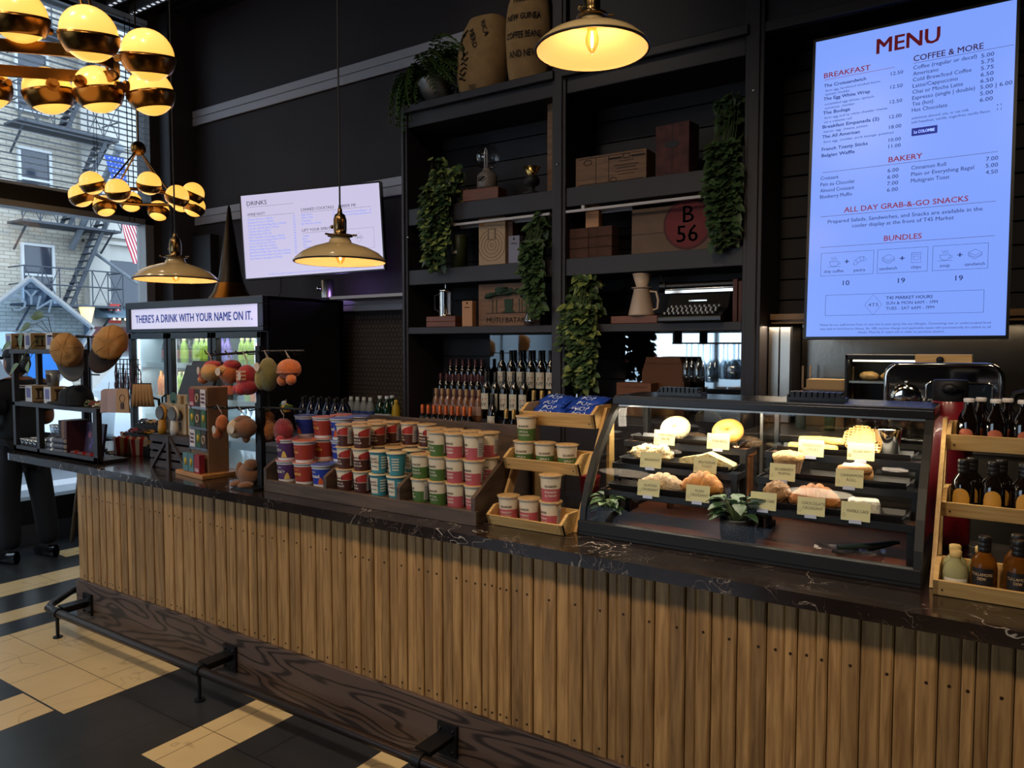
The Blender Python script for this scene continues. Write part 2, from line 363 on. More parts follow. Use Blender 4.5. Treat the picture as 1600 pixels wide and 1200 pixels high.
# ================================================================ outside: street, facade, cars
st = MB(); st.box(-40, -20, -.2, -9.0, 40, -.16); st.box(-9.5, -20, -.2, -6.72, 40, -.02, 1); st.box(-21.9, -20, -.2, -18.5, 40, -.02, 1); st.box(-40, -60, -.21, 40, -3.6, -.17, 1)
struct('street', st, [mat('asphalt', '#55585c', .9), mat('pavement', '#8f9092', .85)])
FX = -22.0
def brickmat(name, c1, c2, mc, sc=1.0):
    m = bpy.data.materials.new(name); m.use_nodes = True; nt = m.node_tree; p = nt.nodes['Principled BSDF']
    tc = nt.nodes.new('ShaderNodeTexCoord'); sp = nt.nodes.new('ShaderNodeSeparateXYZ'); cx = nt.nodes.new('ShaderNodeCombineXYZ'); br = nt.nodes.new('ShaderNodeTexBrick')
    nt.links.new(tc.outputs['Object'], sp.inputs[0]); nt.links.new(sp.outputs['Y'], cx.inputs['X']); nt.links.new(sp.outputs['Z'], cx.inputs['Y']); nt.links.new(cx.outputs[0], br.inputs['Vector'])
    br.inputs['Color1'].default_value = hx(c1); br.inputs['Color2'].default_value = hx(c2); br.inputs['Mortar'].default_value = hx(mc)
    br.inputs['Scale'].default_value = sc; br.inputs['Brick Width'].default_value = .3; br.inputs['Row Height'].default_value = .1; br.inputs['Mortar Size'].default_value = .012
    nt.links.new(br.outputs['Color'], p.inputs['Base Color']); p.inputs['Roughness'].default_value = .85
    return m
bld = thing('brick_building', 'pale brick building with a fire escape and storefront across the street', 'building', (FX, 11, -.1))
def bp(mb, nm, m, **k):
    for i, v in enumerate(mb.v): mb.v[i] = (v[0]-FX, v[1]-11, v[2]+.1)
    return mb.build(nm, m, bld, **k)
f = MB(); f.box(FX-6, -10, -.1, FX, 10.9, 26); bp(f, 'brick_wall', brickmat('cream_brick', '#b6b0a3', '#a49d90', '#8c867a'))
f = MB(); f.box(FX-6, 10.9, -.1, FX+.12, 30, 26)
for z in (4.55, 4.75, 7.4): f.box(FX, 10.9, z, FX+.3, 30, z+.1)
f.box(FX, 10.95, -.1, FX+.25, 11.55, 4.55); f.box(FX, 14.4, -.1, FX+.25, 15, 4.55)
bp(f, 'stone_front', mat('limestone', '#b5b2aa', .8, var=.08, vscale=1.5))
DWIN = mat('dark_window', '#2b3340', .1, coat=.5)
def fwin(y0, y1, z0, z1, nm='window'):
    f = MB(); f.box(FX, y0-.07, z0-.07, FX+.1, y1+.07, z0); f.box(FX, y0-.07, z1, FX+.1, y1+.07, z1+.07); f.box(FX, y0-.07, z0, FX+.1, y0, z1); f.box(FX, y1, z0, FX+.1, y1+.07, z1)
    f.box(FX, y0, (z0+z1)/2-.03, FX+.09, y1, (z0+z1)/2+.03); o = bp(f, nm, mat('window_white', '#c4c6c6', .6))
    f = MB(); f.box(FX+.02, y0, z0, FX+.05, y1, z1); q = f
    for i, v in enumerate(q.v): q.v[i] = (v[0]-FX, v[1]-11, v[2]+.1)
    q.build('pane', DWIN, o)
for z in (2.75, 5.3, 7.9, 10.5):
    fwin(9.35, 10.05, z, z+1.55); fwin(7.3, 8.0, z, z+1.55); fwin(5.2, 5.9, z, z+1.55)
fwin(12.2, 13.1, 8.0, 9.8); fwin(14.4, 15.3, 8.0, 9.8)
# storefront
a = onX(138, 404, FX); b2 = onX(232, 404, FX)
f = MB(); f.box(FX+.1, a.y, 2.35, FX+.16, b2.y+1.5, a.z); bp(f, 'shop_window', DWIN)
f = MB(); f.prism([(FX+.15, 2.75), (FX+1.0, 2.45), (FX+1.0, 2.4), (FX+.15, 2.4)], a.y, b2.y+1.5, 'XZ'); bp(f, 'awning', mat('awning_grey', '#5f7482', .7))
for i in range(14):
    f = MB(); f.ball((FX+1.02, a.y+.15+i*.16, 2.36), .035, 8, 6)
    bp(f, 'string_light', mat('string_bulb', '#ffe6b0', emit='#ffd98a', es=2.0))
f = MB(); f.box(FX+.1, a.y-.2, 1.45, FX+.5, b2.y+1.5, 2.15); sb = bp(f, 'sign_band', mat('maroon_sign', '#5a2f34', .6))
f = MB(); p = onX(179, 490, FX+.52); f.box(FX+.52, p.y-.18, p.z-.28, FX+.53, p.y+.18, p.z+.28, 0); f.box(FX+.53, p.y-.12, p.z-.2, FX+.535, p.y+.12, p.z+.2, 1); f.box(FX+.535, p.y-.08, p.z-.16, FX+.54, p.y+.08, p.z+.16, 0)
p2 = onX(185, 485, FX+.54)
for k, tx in enumerate(('MILLER', 'TIMES')): f.text(tx, .2, TR(FX+.54, p2.y+.05, p2.z+.02-.26*k) @ RZ(pi/2), 1, 'L', .01)
for i, v in enumerate(f.v): f.v[i] = (v[0]-FX, v[1]-11, v[2]+.1)
f.build('sign_lettering', [mat('sign_red', '#b5362c', .6), mat('sign_white', '#d8d2c8', .6)], sb)
f = MB(); f.box(FX+.1, a.y-.2, -.1, FX+.14, b2.y+1.5, 1.45); bp(f, 'shop_base', mat('pale_base', '#a9a8a6', .7))
# fire escape: one thing of platforms, railings and stairs
fe = thing('fire_escape', 'dark iron fire escape with railings and stairs on the brick building', 'fire escape', (FX, 9.8, 2.6))
def fep(mb, nm, **k):
    for i, v in enumerate(mb.v): mb.v[i] = (v[0]-FX, v[1]-9.8, v[2]-2.6)
    mb.build(nm, mat('iron', '#3e434b', .7), fe, **k)
for z in (2.72, 4.86, 7.4, 9.95):
    f = MB(); f.box(FX+.12, 8.95, z-.06, FX+1.0, 11.5, z); f.tube([(FX+1.0, 9.1, z), (FX+.1, 9.1, z-.7)], .03, 6); f.tube([(FX+1.0, 11.3, z), (FX+.1, 11.3, z-.7)], .03, 6); fep(f, 'platform')
    f = MB()
    for h in (.5, .95): f.tube([(FX+.12, 8.95, z+h), (FX+1.0, 8.95, z+h), (FX+1.0, 11.5, z+h), (FX+.12, 11.5, z+h)], .02, 6)
    for i in range(7): y = 8.95+2.55*i/6; f.tube([(FX+1.0, y, z), (FX+1.0, y, z+.95)], .016, 6)
    for i in (0, 1, 4, 5): y = 8.95+2.55*i/6; f.tube([(FX+1.0, y, z), (FX+1.0, y+.42, z+.95)], .012, 6); f.tube([(FX+1.0, y+.42, z), (FX+1.0, y, z+.95)], .012, 6)
    fep(f, 'railing')
    f = MB(); y0, y1 = 11.2, 10.15
    for xo in (.35, .85): f.box(-.03, -.03, 0, .03, .06, 2.75, 0, TR(FX+xo, y1, z) @ RX4(-atan2(y0-y1, 2.5)))
    for i in range(1, 12): k = i/12; f.box(FX+.35, y1+(y0-y1)*k-.08, z+2.5*k-.01, FX+.85, y1+(y0-y1)*k+.08, z+2.5*k+.01)
    if z < 9: fep(f, 'stair')
# flag on a raking pole
fl = thing('american_flag', 'striped flag hanging from a raking pole across the street', 'flag', (-19.5, 0, 0))
p0 = onX(112, 388, FX+.2); p1 = onX(186, 232, -19.5)
q = MB(); q.tube([V(p0)-V((-19.5, 0, 0)), V(p1)-V((-19.5, 0, 0))], .09, 8); q.ball(V(p1)-V((-19.5, 0, 0)), .13); q.build('pole', mat('pole_grey', '#6f767d', .5), fl)
fa = onX(184, 246, -19.5); fb = onX(221, 414, -19.5); Hh = fa.z-fb.z
q = MB()
def flagpt(u, v):  # u along the hang, v across
    return V((.12*sin(u*7+v*3), fa.y + (fb.y-fa.y)*u*1.05 - (.42*(1-.45*u) if u < .92 else .26)*(.5-v)*(1.2+.25*sin(u*8)) - .1, fa.z - Hh*u*(1-.03*v)))
N, K = 13, 40
for i in range(N):
    for j in range(K):
        u0, u1, v0, v1 = j/K, (j+1)/K, i/N, (i+1)/N
        blue = u0 < .28
        q.add([flagpt(u0, v0), flagpt(u1, v0), flagpt(u1, v1), flagpt(u0, v1)], [(0, 1, 2, 3)], 2 if blue else i % 2, True)
for i in range(5):
    for j in range(6):
        p = flagpt(.03+.04*j, .12+.19*i); q.ball(p+V((.05, 0, 0)), .018, 5, 4, 1)
q.build('cloth', [mat('flag_red', '#b02a3c', .8), mat('flag_white', '#d5d5d8', .8), mat('flag_blue', '#2f4c9a', .8)], fl)
q = MB(); p0 = onX(146, 394, FX+.2); p1 = onX(222, 448, -19); q.tube([V(p0), V(p1)], .045, 8); q.ball(p0, .12, 10, 8)
solo('flag_pole', q, mat('pole_grey'), 'bare grey pole slanting down to the right across the street', 'pole')
q = MB(); p = V(onX(136, 492, -19)); q.lathe([(.09, -.2), (.17, .16), (.17, .19)], 16, p, 0); ob = solo('lamp_reflection', q, mat('lamp_reflection_glow', '#ffdf9a', emit='#ffcf78', es=1.1), 'glowing yellow lantern of a reflected lamp, modelled left of the red sign', 'glint')  # lamp reflected in the window glass, modelled as a glowing shape outside
q = MB(); q.cyl(p+V((0, 0, .19)), p+V((0, 0, .26)), .19, .04, 16); q.cyl(p+V((0, 0, -3)), p+V((0, 0, -.2)), .05, .08, 10); q.build('post', mat('iron'), ob)
# vehicles at the kerb
def vehicle(nm, lab, cat, yc, L, H, prof, body, winq):
    t = thing(nm, lab, cat, (-12.2, yc, -.16))
    b = MB(); b.prism([(y*L, z*H) for y, z in prof], -.9, .9, 'YZ'); b.build('body', body, t, bevel=.08, seg=3)
    w_ = MB()
    for pts in winq: w_.prism([(y*L, z*H) for y, z in pts], .885, .915, 'YZ')
    w_.build('window', mat('car_glass', '#3b4650', .08, coat=.5), t)
    for sy in (-.31, .31):
        for sx in (-.8, .8):
            q = MB(); q.cyl((sx-.1, sy*L, .33), (sx+.1, sy*L, .33), .33, n=20); q.cyl((sx-.12, sy*L, .33), (sx+.12, sy*L, .33), .2, n=14, mi=1); q.build('wheel', [mat('tyre', '#1c1c1e', .8), GREYF], t)
vp = [(-.5, .12), (-.5, .9), (-.46, .99), (.3, 1.0), (.38, .93), (.44, .6), (.5, .5), (.5, .12)]
y0 = onX(40, 620, -12.2).y
vehicle('delivery_van', 'white delivery van with blue square parked outside the window', 'van', y0-2.2, 5.6, 1.95, vp, mat('van_white', '#dfe6ea', .3, coat=.4),
        [[(.2, .58), (.2, .88), (.31, .88), (.4, .6)]])
q = MB(); q.box(-11.29, y0-.35, 1.15, -11.28, y0+.3, 1.5); VANB = q
vb = q.build('blue_panel', mat('van_blue', '#3a86d0', .5), bpy.data.objects['delivery_van']); vb.matrix_parent_inverse = M4.Translation((12.2, -(y0-2.2), .16))
cp = [(-.5, .2), (-.49, .5), (-.36, .6), (-.24, .95), (-.1, 1.0), (.12, .98), (.28, .62), (.46, .52), (.5, .4), (.5, .2)]
vehicle('silver_car', 'silver car parked beyond the beige caps', 'car', onX(178, 620, -12.2).y+1.7, 4.4, 1.65, cp, mat('car_silver', '#b9c2c8', .25, .3, coat=.5),
        [[(-.33, .62), (-.225, .92), (-.06, .94), (-.06, .62)], [(-.03, .62), (-.03, .94), (.1, .93), (.23, .62)]])
# ================================================================ counter
CZ = .935
def marble():
    m = mat('black_marble', '#231a17', .18, var=.35, vscale=4, coat=.3); nt = m.node_tree; p = nt.nodes['Principled BSDF']; L = nt.links
    tc = nt.nodes.new('ShaderNodeTexCoord'); src = p.inputs['Base Color'].links[0].from_socket
    for sc, a, b, col, w in ((5.5, .492, .5, '#d8ccc0', .95), (14, .494, .5, '#b8a898', .85), (26, .492, .5, '#8a6a4c', .5)):
        n = nt.nodes.new('ShaderNodeTexNoise'); n.inputs['Scale'].default_value = sc; n.inputs['Detail'].default_value = 3; n.inputs['Distortion'].default_value = 1.2; L.new(tc.outputs['Object'], n.inputs['Vector'])
        r = nt.nodes.new('ShaderNodeValToRGB'); e = r.color_ramp.elements; e[0].position = a; e[0].color = (0, 0, 0, 1); e[1].position = b; e[1].color = (1, 1, 1, 1); q = e.new(b+(b-a)); q.color = (0, 0, 0, 1)
        L.new(n.outputs['Fac'], r.inputs['Fac'])
        n2 = nt.nodes.new('ShaderNodeTexNoise'); n2.inputs['Scale'].default_value = sc*.45; L.new(tc.outputs['Object'], n2.inputs['Vector'])
        r2 = nt.nodes.new('ShaderNodeValToRGB'); r2.color_ramp.elements[0].position = .52; r2.color_ramp.elements[1].position = .62; L.new(n2.outputs['Fac'], r2.inputs['Fac'])
        mu = nt.nodes.new('ShaderNodeMath'); mu.operation = 'MULTIPLY'; L.new(r.outputs['Color'], mu.inputs[0]); L.new(r2.outputs['Color'], mu.inputs[1])
        mu2 = nt.nodes.new('ShaderNodeMath'); mu2.operation = 'MULTIPLY'; mu2.inputs[1].default_value = w; L.new(mu.outputs[0], mu2.inputs[0])
        mx = nt.nodes.new('ShaderNodeMixRGB'); mx.inputs['Color2'].default_value = hx(col); L.new(mu2.outputs[0], mx.inputs['Fac']); L.new(src, mx.inputs['Color1']); src = mx.outputs[0]
    L.new(src, p.inputs['Base Color']); return m
OAK = wood('slat_oak', '#8d663b', '#c4975f', 'Z', 5, 14, .42, 2.0, .12, .42)
def dark_oak():
    m = mat('dark_oak', '#3f2f27', .5); nt = m.node_tree; p = nt.nodes['Principled BSDF']; L = nt.links
    tc = nt.nodes.new('ShaderNodeTexCoord'); mp = nt.nodes.new('ShaderNodeMapping'); mp.inputs['Scale'].default_value = (.55, 1, 3.6); L.new(tc.outputs['Object'], mp.inputs[0])
    n = nt.nodes.new('ShaderNodeTexNoise'); n.inputs['Scale'].default_value = 1.5; n.inputs['Detail'].default_value = 2.5; n.inputs['Distortion'].default_value = .3; L.new(mp.outputs[0], n.inputs['Vector'])
    mu = nt.nodes.new('ShaderNodeMath'); mu.operation = 'MULTIPLY'; mu.inputs[1].default_value = 110.0; si = nt.nodes.new('ShaderNodeMath'); si.operation = 'SINE'; L.new(n.outputs['Fac'], mu.inputs[0]); L.new(mu.outputs[0], si.inputs[0])
    r = nt.nodes.new('ShaderNodeValToRGB'); e = r.color_ramp.elements; e[0].position = .05; e[0].color = hx('#59463c'); e[1].position = .95; e[1].color = hx('#2b1f19'); L.new(si.outputs[0], r.inputs['Fac'])
    L.new(r.outputs['Color'], p.inputs['Base Color']); return m
CX0, CX1 = -4.42, .75
ct = thing('service_counter', 'long service counter faced with vertical oak slats on a dark plinth', 'counter', ((CX0+CX1)/2, 2.45, 0))
OC = V(ct.location)
def loc(mb, o):
    o = V(o)
    for i, v in enumerate(mb.v): mb.v[i] = (v[0]-o.x, v[1]-o.y, v[2]-o.z)
    return mb
b = MB(); b.box(CX0+.01, 2.125, .02, CX1, 2.9, .893); loc(b, OC).build('body', DKP, ct)
b = MB(); b.box(CX0, 2.1, 0, CX1, 2.125, .26); b.box(CX0, 2.125, 0, CX0+.012, 2.88, .26); loc(b, OC).build('plinth', dark_oak(), ct, bevel=.003)
b = MB(); nl = MB(); x = CX0; rr = random.Random(5); i = 0
while x < CX1-.01:
    w_ = rr.choice((.030, .034, .042, .046, .05)); up = i % 2; d = .0105 if up else .0055; z0 = .258 - rr.random()*.004
    e = .006
    b.prism([(x+.001, 2.125), (x+.001, 2.125-d+e*.6), (x+e, 2.125-d), (x+w_-e, 2.125-d), (x+w_-.001, 2.125-d+e*.6), (x+w_-.001, 2.125)], z0, .893, 'XY', 0)
    if up or rr.random() < .25:
        for zz in (.745+rr.uniform(-.004, .004), .285):
            nl.cyl((x+w_/2, 2.125-d-.0008, zz), (x+w_/2, 2.127-d, zz), .0045, n=8)
    x += w_; i += 1
for k in range(17): b.box(CX0-.012, 2.13+k*.044, .258, CX0+.01, 2.13+k*.044+.042, .893)
loc(b, OC).build('slat_cladding', OAK, ct); loc(nl, OC).build('nail', mat('nail_head', '#3d2a18', .5, .6), ct)
b = MB(); pts = [(CX1+.1, 2.06), (CX1+.1, 2.95), (-5.2, 2.95)]
pts += [(-5.12-.08*cos(rad(t)), 2.14-.08*sin(rad(t))) for t in (0, 22, 45, 67, 90)]
b.prism([(p[0], p[1]) for p in pts][::-1], .893, CZ, 'XY'); MARB = marble()
solo('worktop', loc(b, (-2.2, 2.5, .893)), MARB, 'black veined marble worktop along the whole counter', 'worktop', (-2.2, 2.5, .893), bevel=.006)
b = MB(); b.cyl((-5.02, 2.75, 0), (-5.02, 2.75, .893), .03); b.cyl((-5.02, 2.75, 0), (-5.02, 2.75, .012), .16, n=24); solo('pedestal_leg', loc(b, (-5.02, 2.75, 0)), BLK, 'black pedestal leg under the overhanging worktop end', 'leg', (-5.02, 2.75, 0))
# foot rail
fr_ = thing('foot_rail', 'dark pipe foot rail on brackets along the counter base', 'foot rail', (-2.2, 1.93, 0)); fo = (-2.2, 1.93, 0)
PIPE = mat('pipe_iron', '#3a302d', .35, .8)
b = MB(); b.tube([(.75, 1.93, .14), (-3.0, 1.93, .14), (-4.30, 1.93, .14), (-4.40, 1.94, .14), (-4.45, 1.98, .14), (-4.60, 2.16, .14), (-4.62, 2.24, .14), (-4.62, 2.8, .14)], .021, 14); loc(b, fo).build('pipe', PIPE, fr_)
for x in (-4.28, -2.98, -1.68, -.38):
    b = MB(); b.box(x-.045, 2.086, .08, x+.045, 2.1, .20); b.box(x-.006, 1.945, .125, x+.006, 2.09, .165); b.box(x-.035, 1.95, .16, x+.035, 2.09, .168); b.cyl((x-.02, 1.93, .14), (x+.02, 1.93, .14), .027, n=16)
    for sx in (-.03, .03):
        for sz in (.1, .18): b.ball((x+sx, 2.085, sz), .007, 8, 6)
    b.cyl((x, 1.93, 0), (x, 1.93, .12), .009, n=10); b.cyl((x, 1.93, 0), (x, 1.93, .008), .024, n=16); loc(b, fo).build('bracket', BLK, fr_)
# ================================================================ drinks cooler
ck = thing('drinks_cooler', 'black three-door drinks cooler with a lit white sign header', 'cooler', (-5.13, 3.66, 0)); co = (-5.13, 3.66, 0)
b = MB(); x0, x1 = -6.0, -4.26
b.box(x0, 3.34, 0, x0+.03, 4.05, 1.95); b.box(x1-.03, 3.34, 0, x1, 4.05, 1.95); b.box(x0, 4.0, 0, x1, 4.05, 1.95); b.box(x0, 3.34, 1.92, x1, 4.05, 1.95); b.box(x0, 3.3, 0, x1, 4.0, .2)
b.box(x0, 3.30, 1.705, x1, 3.36, 1.735); b.box(x0, 3.30, 1.895, x1, 3.36, 1.95); b.box(x0, 3.3, 1.735, x0+.05, 3.36, 1.895); b.box(x1-.06, 3.3, 1.735, x1, 3.36, 1.895)
loc(b, co).build('cabinet', mat('cooler_black', '#17161a', .4), ck, bevel=.004)
b = MB(); b.box(x0+.03, 3.38, .2, x1-.03, 3.4, .21); b.box(x0+.03, 3.98, .2, x1-.03, 4.0, 1.7); b.box(x0+.03, 3.36, .2, x0+.04, 4.0, 1.7); b.box(x1-.04, 3.36, .2, x1-.03, 4.0, 1.7); b.box(x0+.03, 3.36, 1.69, x1-.03, 4.0, 1.705)
loc(b, co).build('liner', mat('cooler_white', '#c3d3d8', .5), ck)
b = MB(); b.box(x0+.05, 3.32, 1.735, x1-.06, 3.33, 1.895, 0); b.text("THERE'S A DRINK WITH YOUR NAME ON IT.", .088, TR(-5.14, 3.317, 1.785), 1, 'C', .016, sx=.845)
loc(b, co).build('sign', [mat('sign_lit', '#d5d0e4', emit='#d8d4ee', es=.62), mat('sign_blue', '#2b4a8c', .6, emit='#2b4a9c', es=.5)], ck)
for z in (1.435, 1.165, .9, .6): b = MB(); b.box(x0+.04, 3.42, z, x1-.04, 3.98, z+.012); b.box(x0+.04, 3.41, z-.01, x1-.04, 3.42, z+.03); loc(b, co).build('shelf', mat('cooler_white'), ck)
dw = [(-5.97, -5.43), (-5.41, -4.86), (-4.84, -4.29)]
for a, c_ in dw:
    b = MB(); b.box(a, 3.3, .22, a+.045, 3.345, 1.7); b.box(c_-.04, 3.3, .22, c_, 3.345, 1.7); b.box(a, 3.3, 1.655, c_, 3.345, 1.7); b.box(a, 3.3, .22, c_, 3.345, .28)
    dr = loc(b, co).build('door', mat('cooler_black'), ck, bevel=.003)
    g = MB(); g.box(a+.045, 3.32, .28, c_-.04, 3.325, 1.655); loc(g, co).build('pane', GLASS, dr)
    g = MB(); g.tube([(c_-.02, 3.3, .9), (c_-.02, 3.27, .92), (c_-.02, 3.27, 1.2), (c_-.02, 3.3, 1.22)], .008, 8); loc(g, co).build('handle', BLK, dr)
b = MB()
for x in (x0+.06, -5.42, -4.85, x1-.06): b.box(x-.008, 3.365, .25, x+.008, 3.375, 1.66)
loc(b, co).build('light_strip', mat('cooler_led', '#ffffff', emit='#e6f4ff', es=3.0), ck)
light('cooler_light', 'AREA', (-5.13, 3.44, 1.68), 4, COOL, (0, 0, 0), shape='RECTANGLE', size=1.6, size_y=.1)
light('cooler_light', 'AREA', (-5.13, 3.42, 1.40), 2.5, COOL, (rad(20), 0, 0), shape='RECTANGLE', size=1.6, size_y=.05)
light('cooler_light', 'AREA', (-5.13, 3.42, 1.13), 2.5, COOL, (rad(20), 0, 0), shape='RECTANGLE', size=1.6, size_y=.05)
BOT = {}
def bottle_fn(nm, prof, liquid, cap, lab=None, labz=None, n=16, capm='cap', extra=None, cat='bottle', neckz=None):
    """bottle: glass body (the thing), cap and paper label as parts"""
    def fn(label, loc_, rz, group):
        hb = prof[-1][1]
        o = solo(nm, MB().lathe(prof, n), liquid, label, cat, loc_, rz, group)
        r, z0, z1 = cap; q = MB().lathe([(r, z0), (r, z1-.002), (r*.9, z1)], n); q.build(capm, extra['capmat'] if extra and 'capmat' in extra else BLK, o)
        if lab:
            rl = max(p[0] for p in prof) + .0007; z0, z1 = labz; q = MB(); a0 = lab[1] if len(lab) > 1 else pi
            q.grid(lambda u, v: V((rl*sin((u-.5)*2*a0), -rl*cos((u-.5)*2*a0), z0+(z1-z0)*v)), 14, 1, 0)
            mats = [lab[0]]
            for t, s, z, mi, cm in (extra or {}).get('txt', ()):
                q.text(t, s, None, len(mats), 'C', .01, lambda x, zz, z=z: V(((rl+.0006)*sin(x/rl), -(rl+.0006)*cos(x/rl), z+zz))); mats.append(cm)
            q.build('label', mats, o)
        return o
    return Maker(fn)
SODA = [(.001, 0), (.03, 0), (.032, .01), (.032, .13), (.026, .16), (.013, .19), (.013, .205)]
TALL = [(.001, 0), (.036, 0), (.038, .01), (.038, .15), (.03, .18), (.014, .21), (.014, .24)]
def soda(nm, col, capc, labc): return bottle_fn(nm, SODA, mat('drink_'+nm, col, .15, trans=.0, coat=.5), (.0145, .195, .215), (mat('paper_'+labc.strip('#'), labc, .6), pi*.9), (.05, .12), 12, extra={'capmat': mat('cap_'+capc.strip('#'), capc, .5)})
kinds = dict(green=soda('juice_bottle', '#8fae3a', '#e6e0a0', '#b8cf4a'), purple=soda('soft_drink_bottle', '#7a62a8', '#5b4fa0', '#8c7fd0'), red=soda('soda_bottle', '#b84a5a', '#b03040', '#d0506a'),
             orange=soda('orange_drink_bottle', '#e08a30', '#e8a040', '#e27a20'), cola=soda('cola_bottle', '#2a1a14', '#b03a20', '#a8401e'), black=soda('iced_coffee_bottle', '#241a18', '#201818', '#8a3a22'), water=soda('water_bottle', '#b8cfe0', '#dfe8f0', '#5a7fd0'))
cn = {'green': 'lime green', 'purple': 'violet', 'red': 'red', 'orange': 'orange', 'cola': 'dark cola', 'black': 'black and red', 'water': 'clear blue-labelled'}
sets = [(0, 1.448, ['black']*4 + ['green']), (0, 1.178, ['orange']*4 + ['green']*2), (1, 1.448, ['green']*4 + ['purple']*3), (1, 1.178, ['cola']*6), (2, 1.448, ['green']*3 + ['red']*4), (2, 1.178, ['green', 'orange', 'water', 'water', 'green', 'green']), (2, .913, ['water']*7)]
dn_ = ['left', 'middle', 'right']; sn = {1.448: 'top shelf', 1.178: 'second shelf', .913: 'third shelf'}
for di, z, ks in sets:
    a, c_ = dw[di]; n = len(ks); x = c_-.075-(n-1)*.066; cnt = {}
    for i, k in enumerate(ks):
        cnt[k] = cnt.get(k, 0)+1; tot = ks.count(k)
        kinds[k](f"{cn[k]} drink bottle, {place(cnt[k]-1, tot) if tot > 1 else 'single'}, cooler {dn_[di]} door, {sn[z]}", (x+i*.066, 3.5, z), 0, 'bottles in the drinks cooler')
    for i, k in enumerate(ks):
        if k in ('green', 'orange', 'black', 'water'): kinds[k](f"{cn[k]} drink bottle in second row behind {ORD[i]} front bottle, {dn_[di]} door {sn[z]}", (x+i*.066, 3.6, z), 0, 'bottles in the drinks cooler')
light('cooler_glow', 'POINT', (-4.2, 3.98, 2.02), 1.3, (.42, .25, 1.0), shadow_soft_size=.05)
light('cooler_glow', 'POINT', (-4.3, 3.22, 1.8), .25, (.42, .25, 1.0), shadow_soft_size=.05)
# horn on the cooler
b = MB(); HB = onY(357, 470, 3.6); HT = onY(345, 322, 3.6); hh = HT.z-1.95
prof = [(.175, 0), (.165, .01), (.125, .07), (.10, .14), (.085, .2*1), (.06, hh*.5), (.035, hh*.75), (.012, hh*.97), (.004, hh)]
b.lathe(prof, 32); b.ball((0, 0, hh), .006, 8, 6)
ho = solo('gramophone_horn', b, mat('horn_black', '#1d1613', .35, .6), 'black conical horn standing bell-down on the drinks cooler', 'horn', (HB.x, 3.62, 1.95))
b = MB(); b.lathe([(.178, 0), (.17, .012), (.13, .07), (.104, .14)], 32, cap=False); b.build('bell', mat('horn_brass', '#6b4a22', .3, 1.0), ho)
# small steel canister on the ledge beside the cooler, wall plates
b = MB(); b.lathe([(.05, 0), (.05, .13), (.046, .135)], 24); o = solo('steel_canister', b, STEEL, 'small steel canister with a round knob on the ledge under the drinks screen', 'canister', tuple(onY(512, 470, 4.02).xy)+(1.975,))
q = MB(); q.ball((-.04, -.05, .07), .02); q.cyl((-.03, -.03, .07), (-.04, -.05, .07), .008); q.build('knob', CHROME, o)
b = MB(); b.box(-4.25, 3.9, 1.95, -3.43, 4.19, 1.972); struct('trim_6', b, mat('pale_rail'))
p = onY(361, 373, 4.2); b = MB(); b.box(-.04, -.008, -.06, .04, 0, .06); o = solo('wall_socket', b, mat('socket_cream', '#a89a86', .5), 'cream socket plate on the dark wall left of the drinks screen', 'socket', (p.x, 4.2, p.z), bevel=.003)
q = MB(); q.box(-.015, -.011, -.035, .015, -.008, -.01); q.box(-.015, -.011, .01, .015, -.008, .035); q.build('outlet', mat('socket_dark', '#75695a', .5), o)
p = onY(336, 392, 4.2); b = MB(); b.box(-.24, -.09, -.28, .06, 0, .14); solo('junction_box', b, DKP, 'dark metal box on the wall behind the black horn', 'box', (p.x, 4.2, p.z), bevel=.006)
# ================================================================ screens
INK = mat('ink_blue', '#20264a', .6, emit='#2c3c78', es=.8); RED = mat('ink_red', '#8a2a33', .6, emit='#963a52', es=.6); LBL = mat('ink_pale_blue', '#6f83d6', .6, emit='#8296e0', es=.8); INKD = mat('ink_dark', '#2a2430', .6)
INKS = mat('ink_screen', '#2a2430', .6, emit='#4a4258', es=.7)
def screen(nm, lab, loc_, R, w, h, em, es, lines, bars, mats, bez=.012, dep=.05):
    t = thing(nm, lab, 'screen', loc_); t.rotation_euler = R
    b = MB(); b.box(-w/2-bez, .004, -h/2-bez, w/2+bez, dep, h/2+bez); b.box(-w/2-bez, -.004, -h/2-bez, -w/2, .004, h/2+bez); b.box(w/2, -.004, -h/2-bez, w/2+bez, .004, h/2+bez); b.box(-w/2, -.004, h/2, w/2, .004, h/2+bez); b.box(-w/2, -.004, -h/2-bez, w/2, .004, -h/2)
    b.build('bezel', mat('screen_black', '#0c0c0e', .3), t)
    b = MB(); b.box(-w/2, 0, -h/2, w/2, .004, h/2); p = b.build('panel', mat('panel_'+nm, '#101010', .25, emit=em, es=es), t)
    b = MB()
    for tx, x, z, s, al, mi, bo in lines: b.text(tx, s, TR(x, -.0015, z), mi, al, bo)
    for x0, z0, x1, z1, mi in bars: b.add([(x0, -.0012, z0), (x1, -.0012, z0), (x1, -.0012, z1), (x0, -.0012, z1)], [(0, 1, 2, 3)], mi)
    b.build('menu_text', mats, p)
    return t, p
def frame(x0, z0, x1, z1, t, mi): return [(x0, z0, x1, z0+t, mi), (x0, z1-t, x1, z1, mi), (x0, z0, x0+t, z1, mi), (x1-t, z0, x1, z1, mi)]
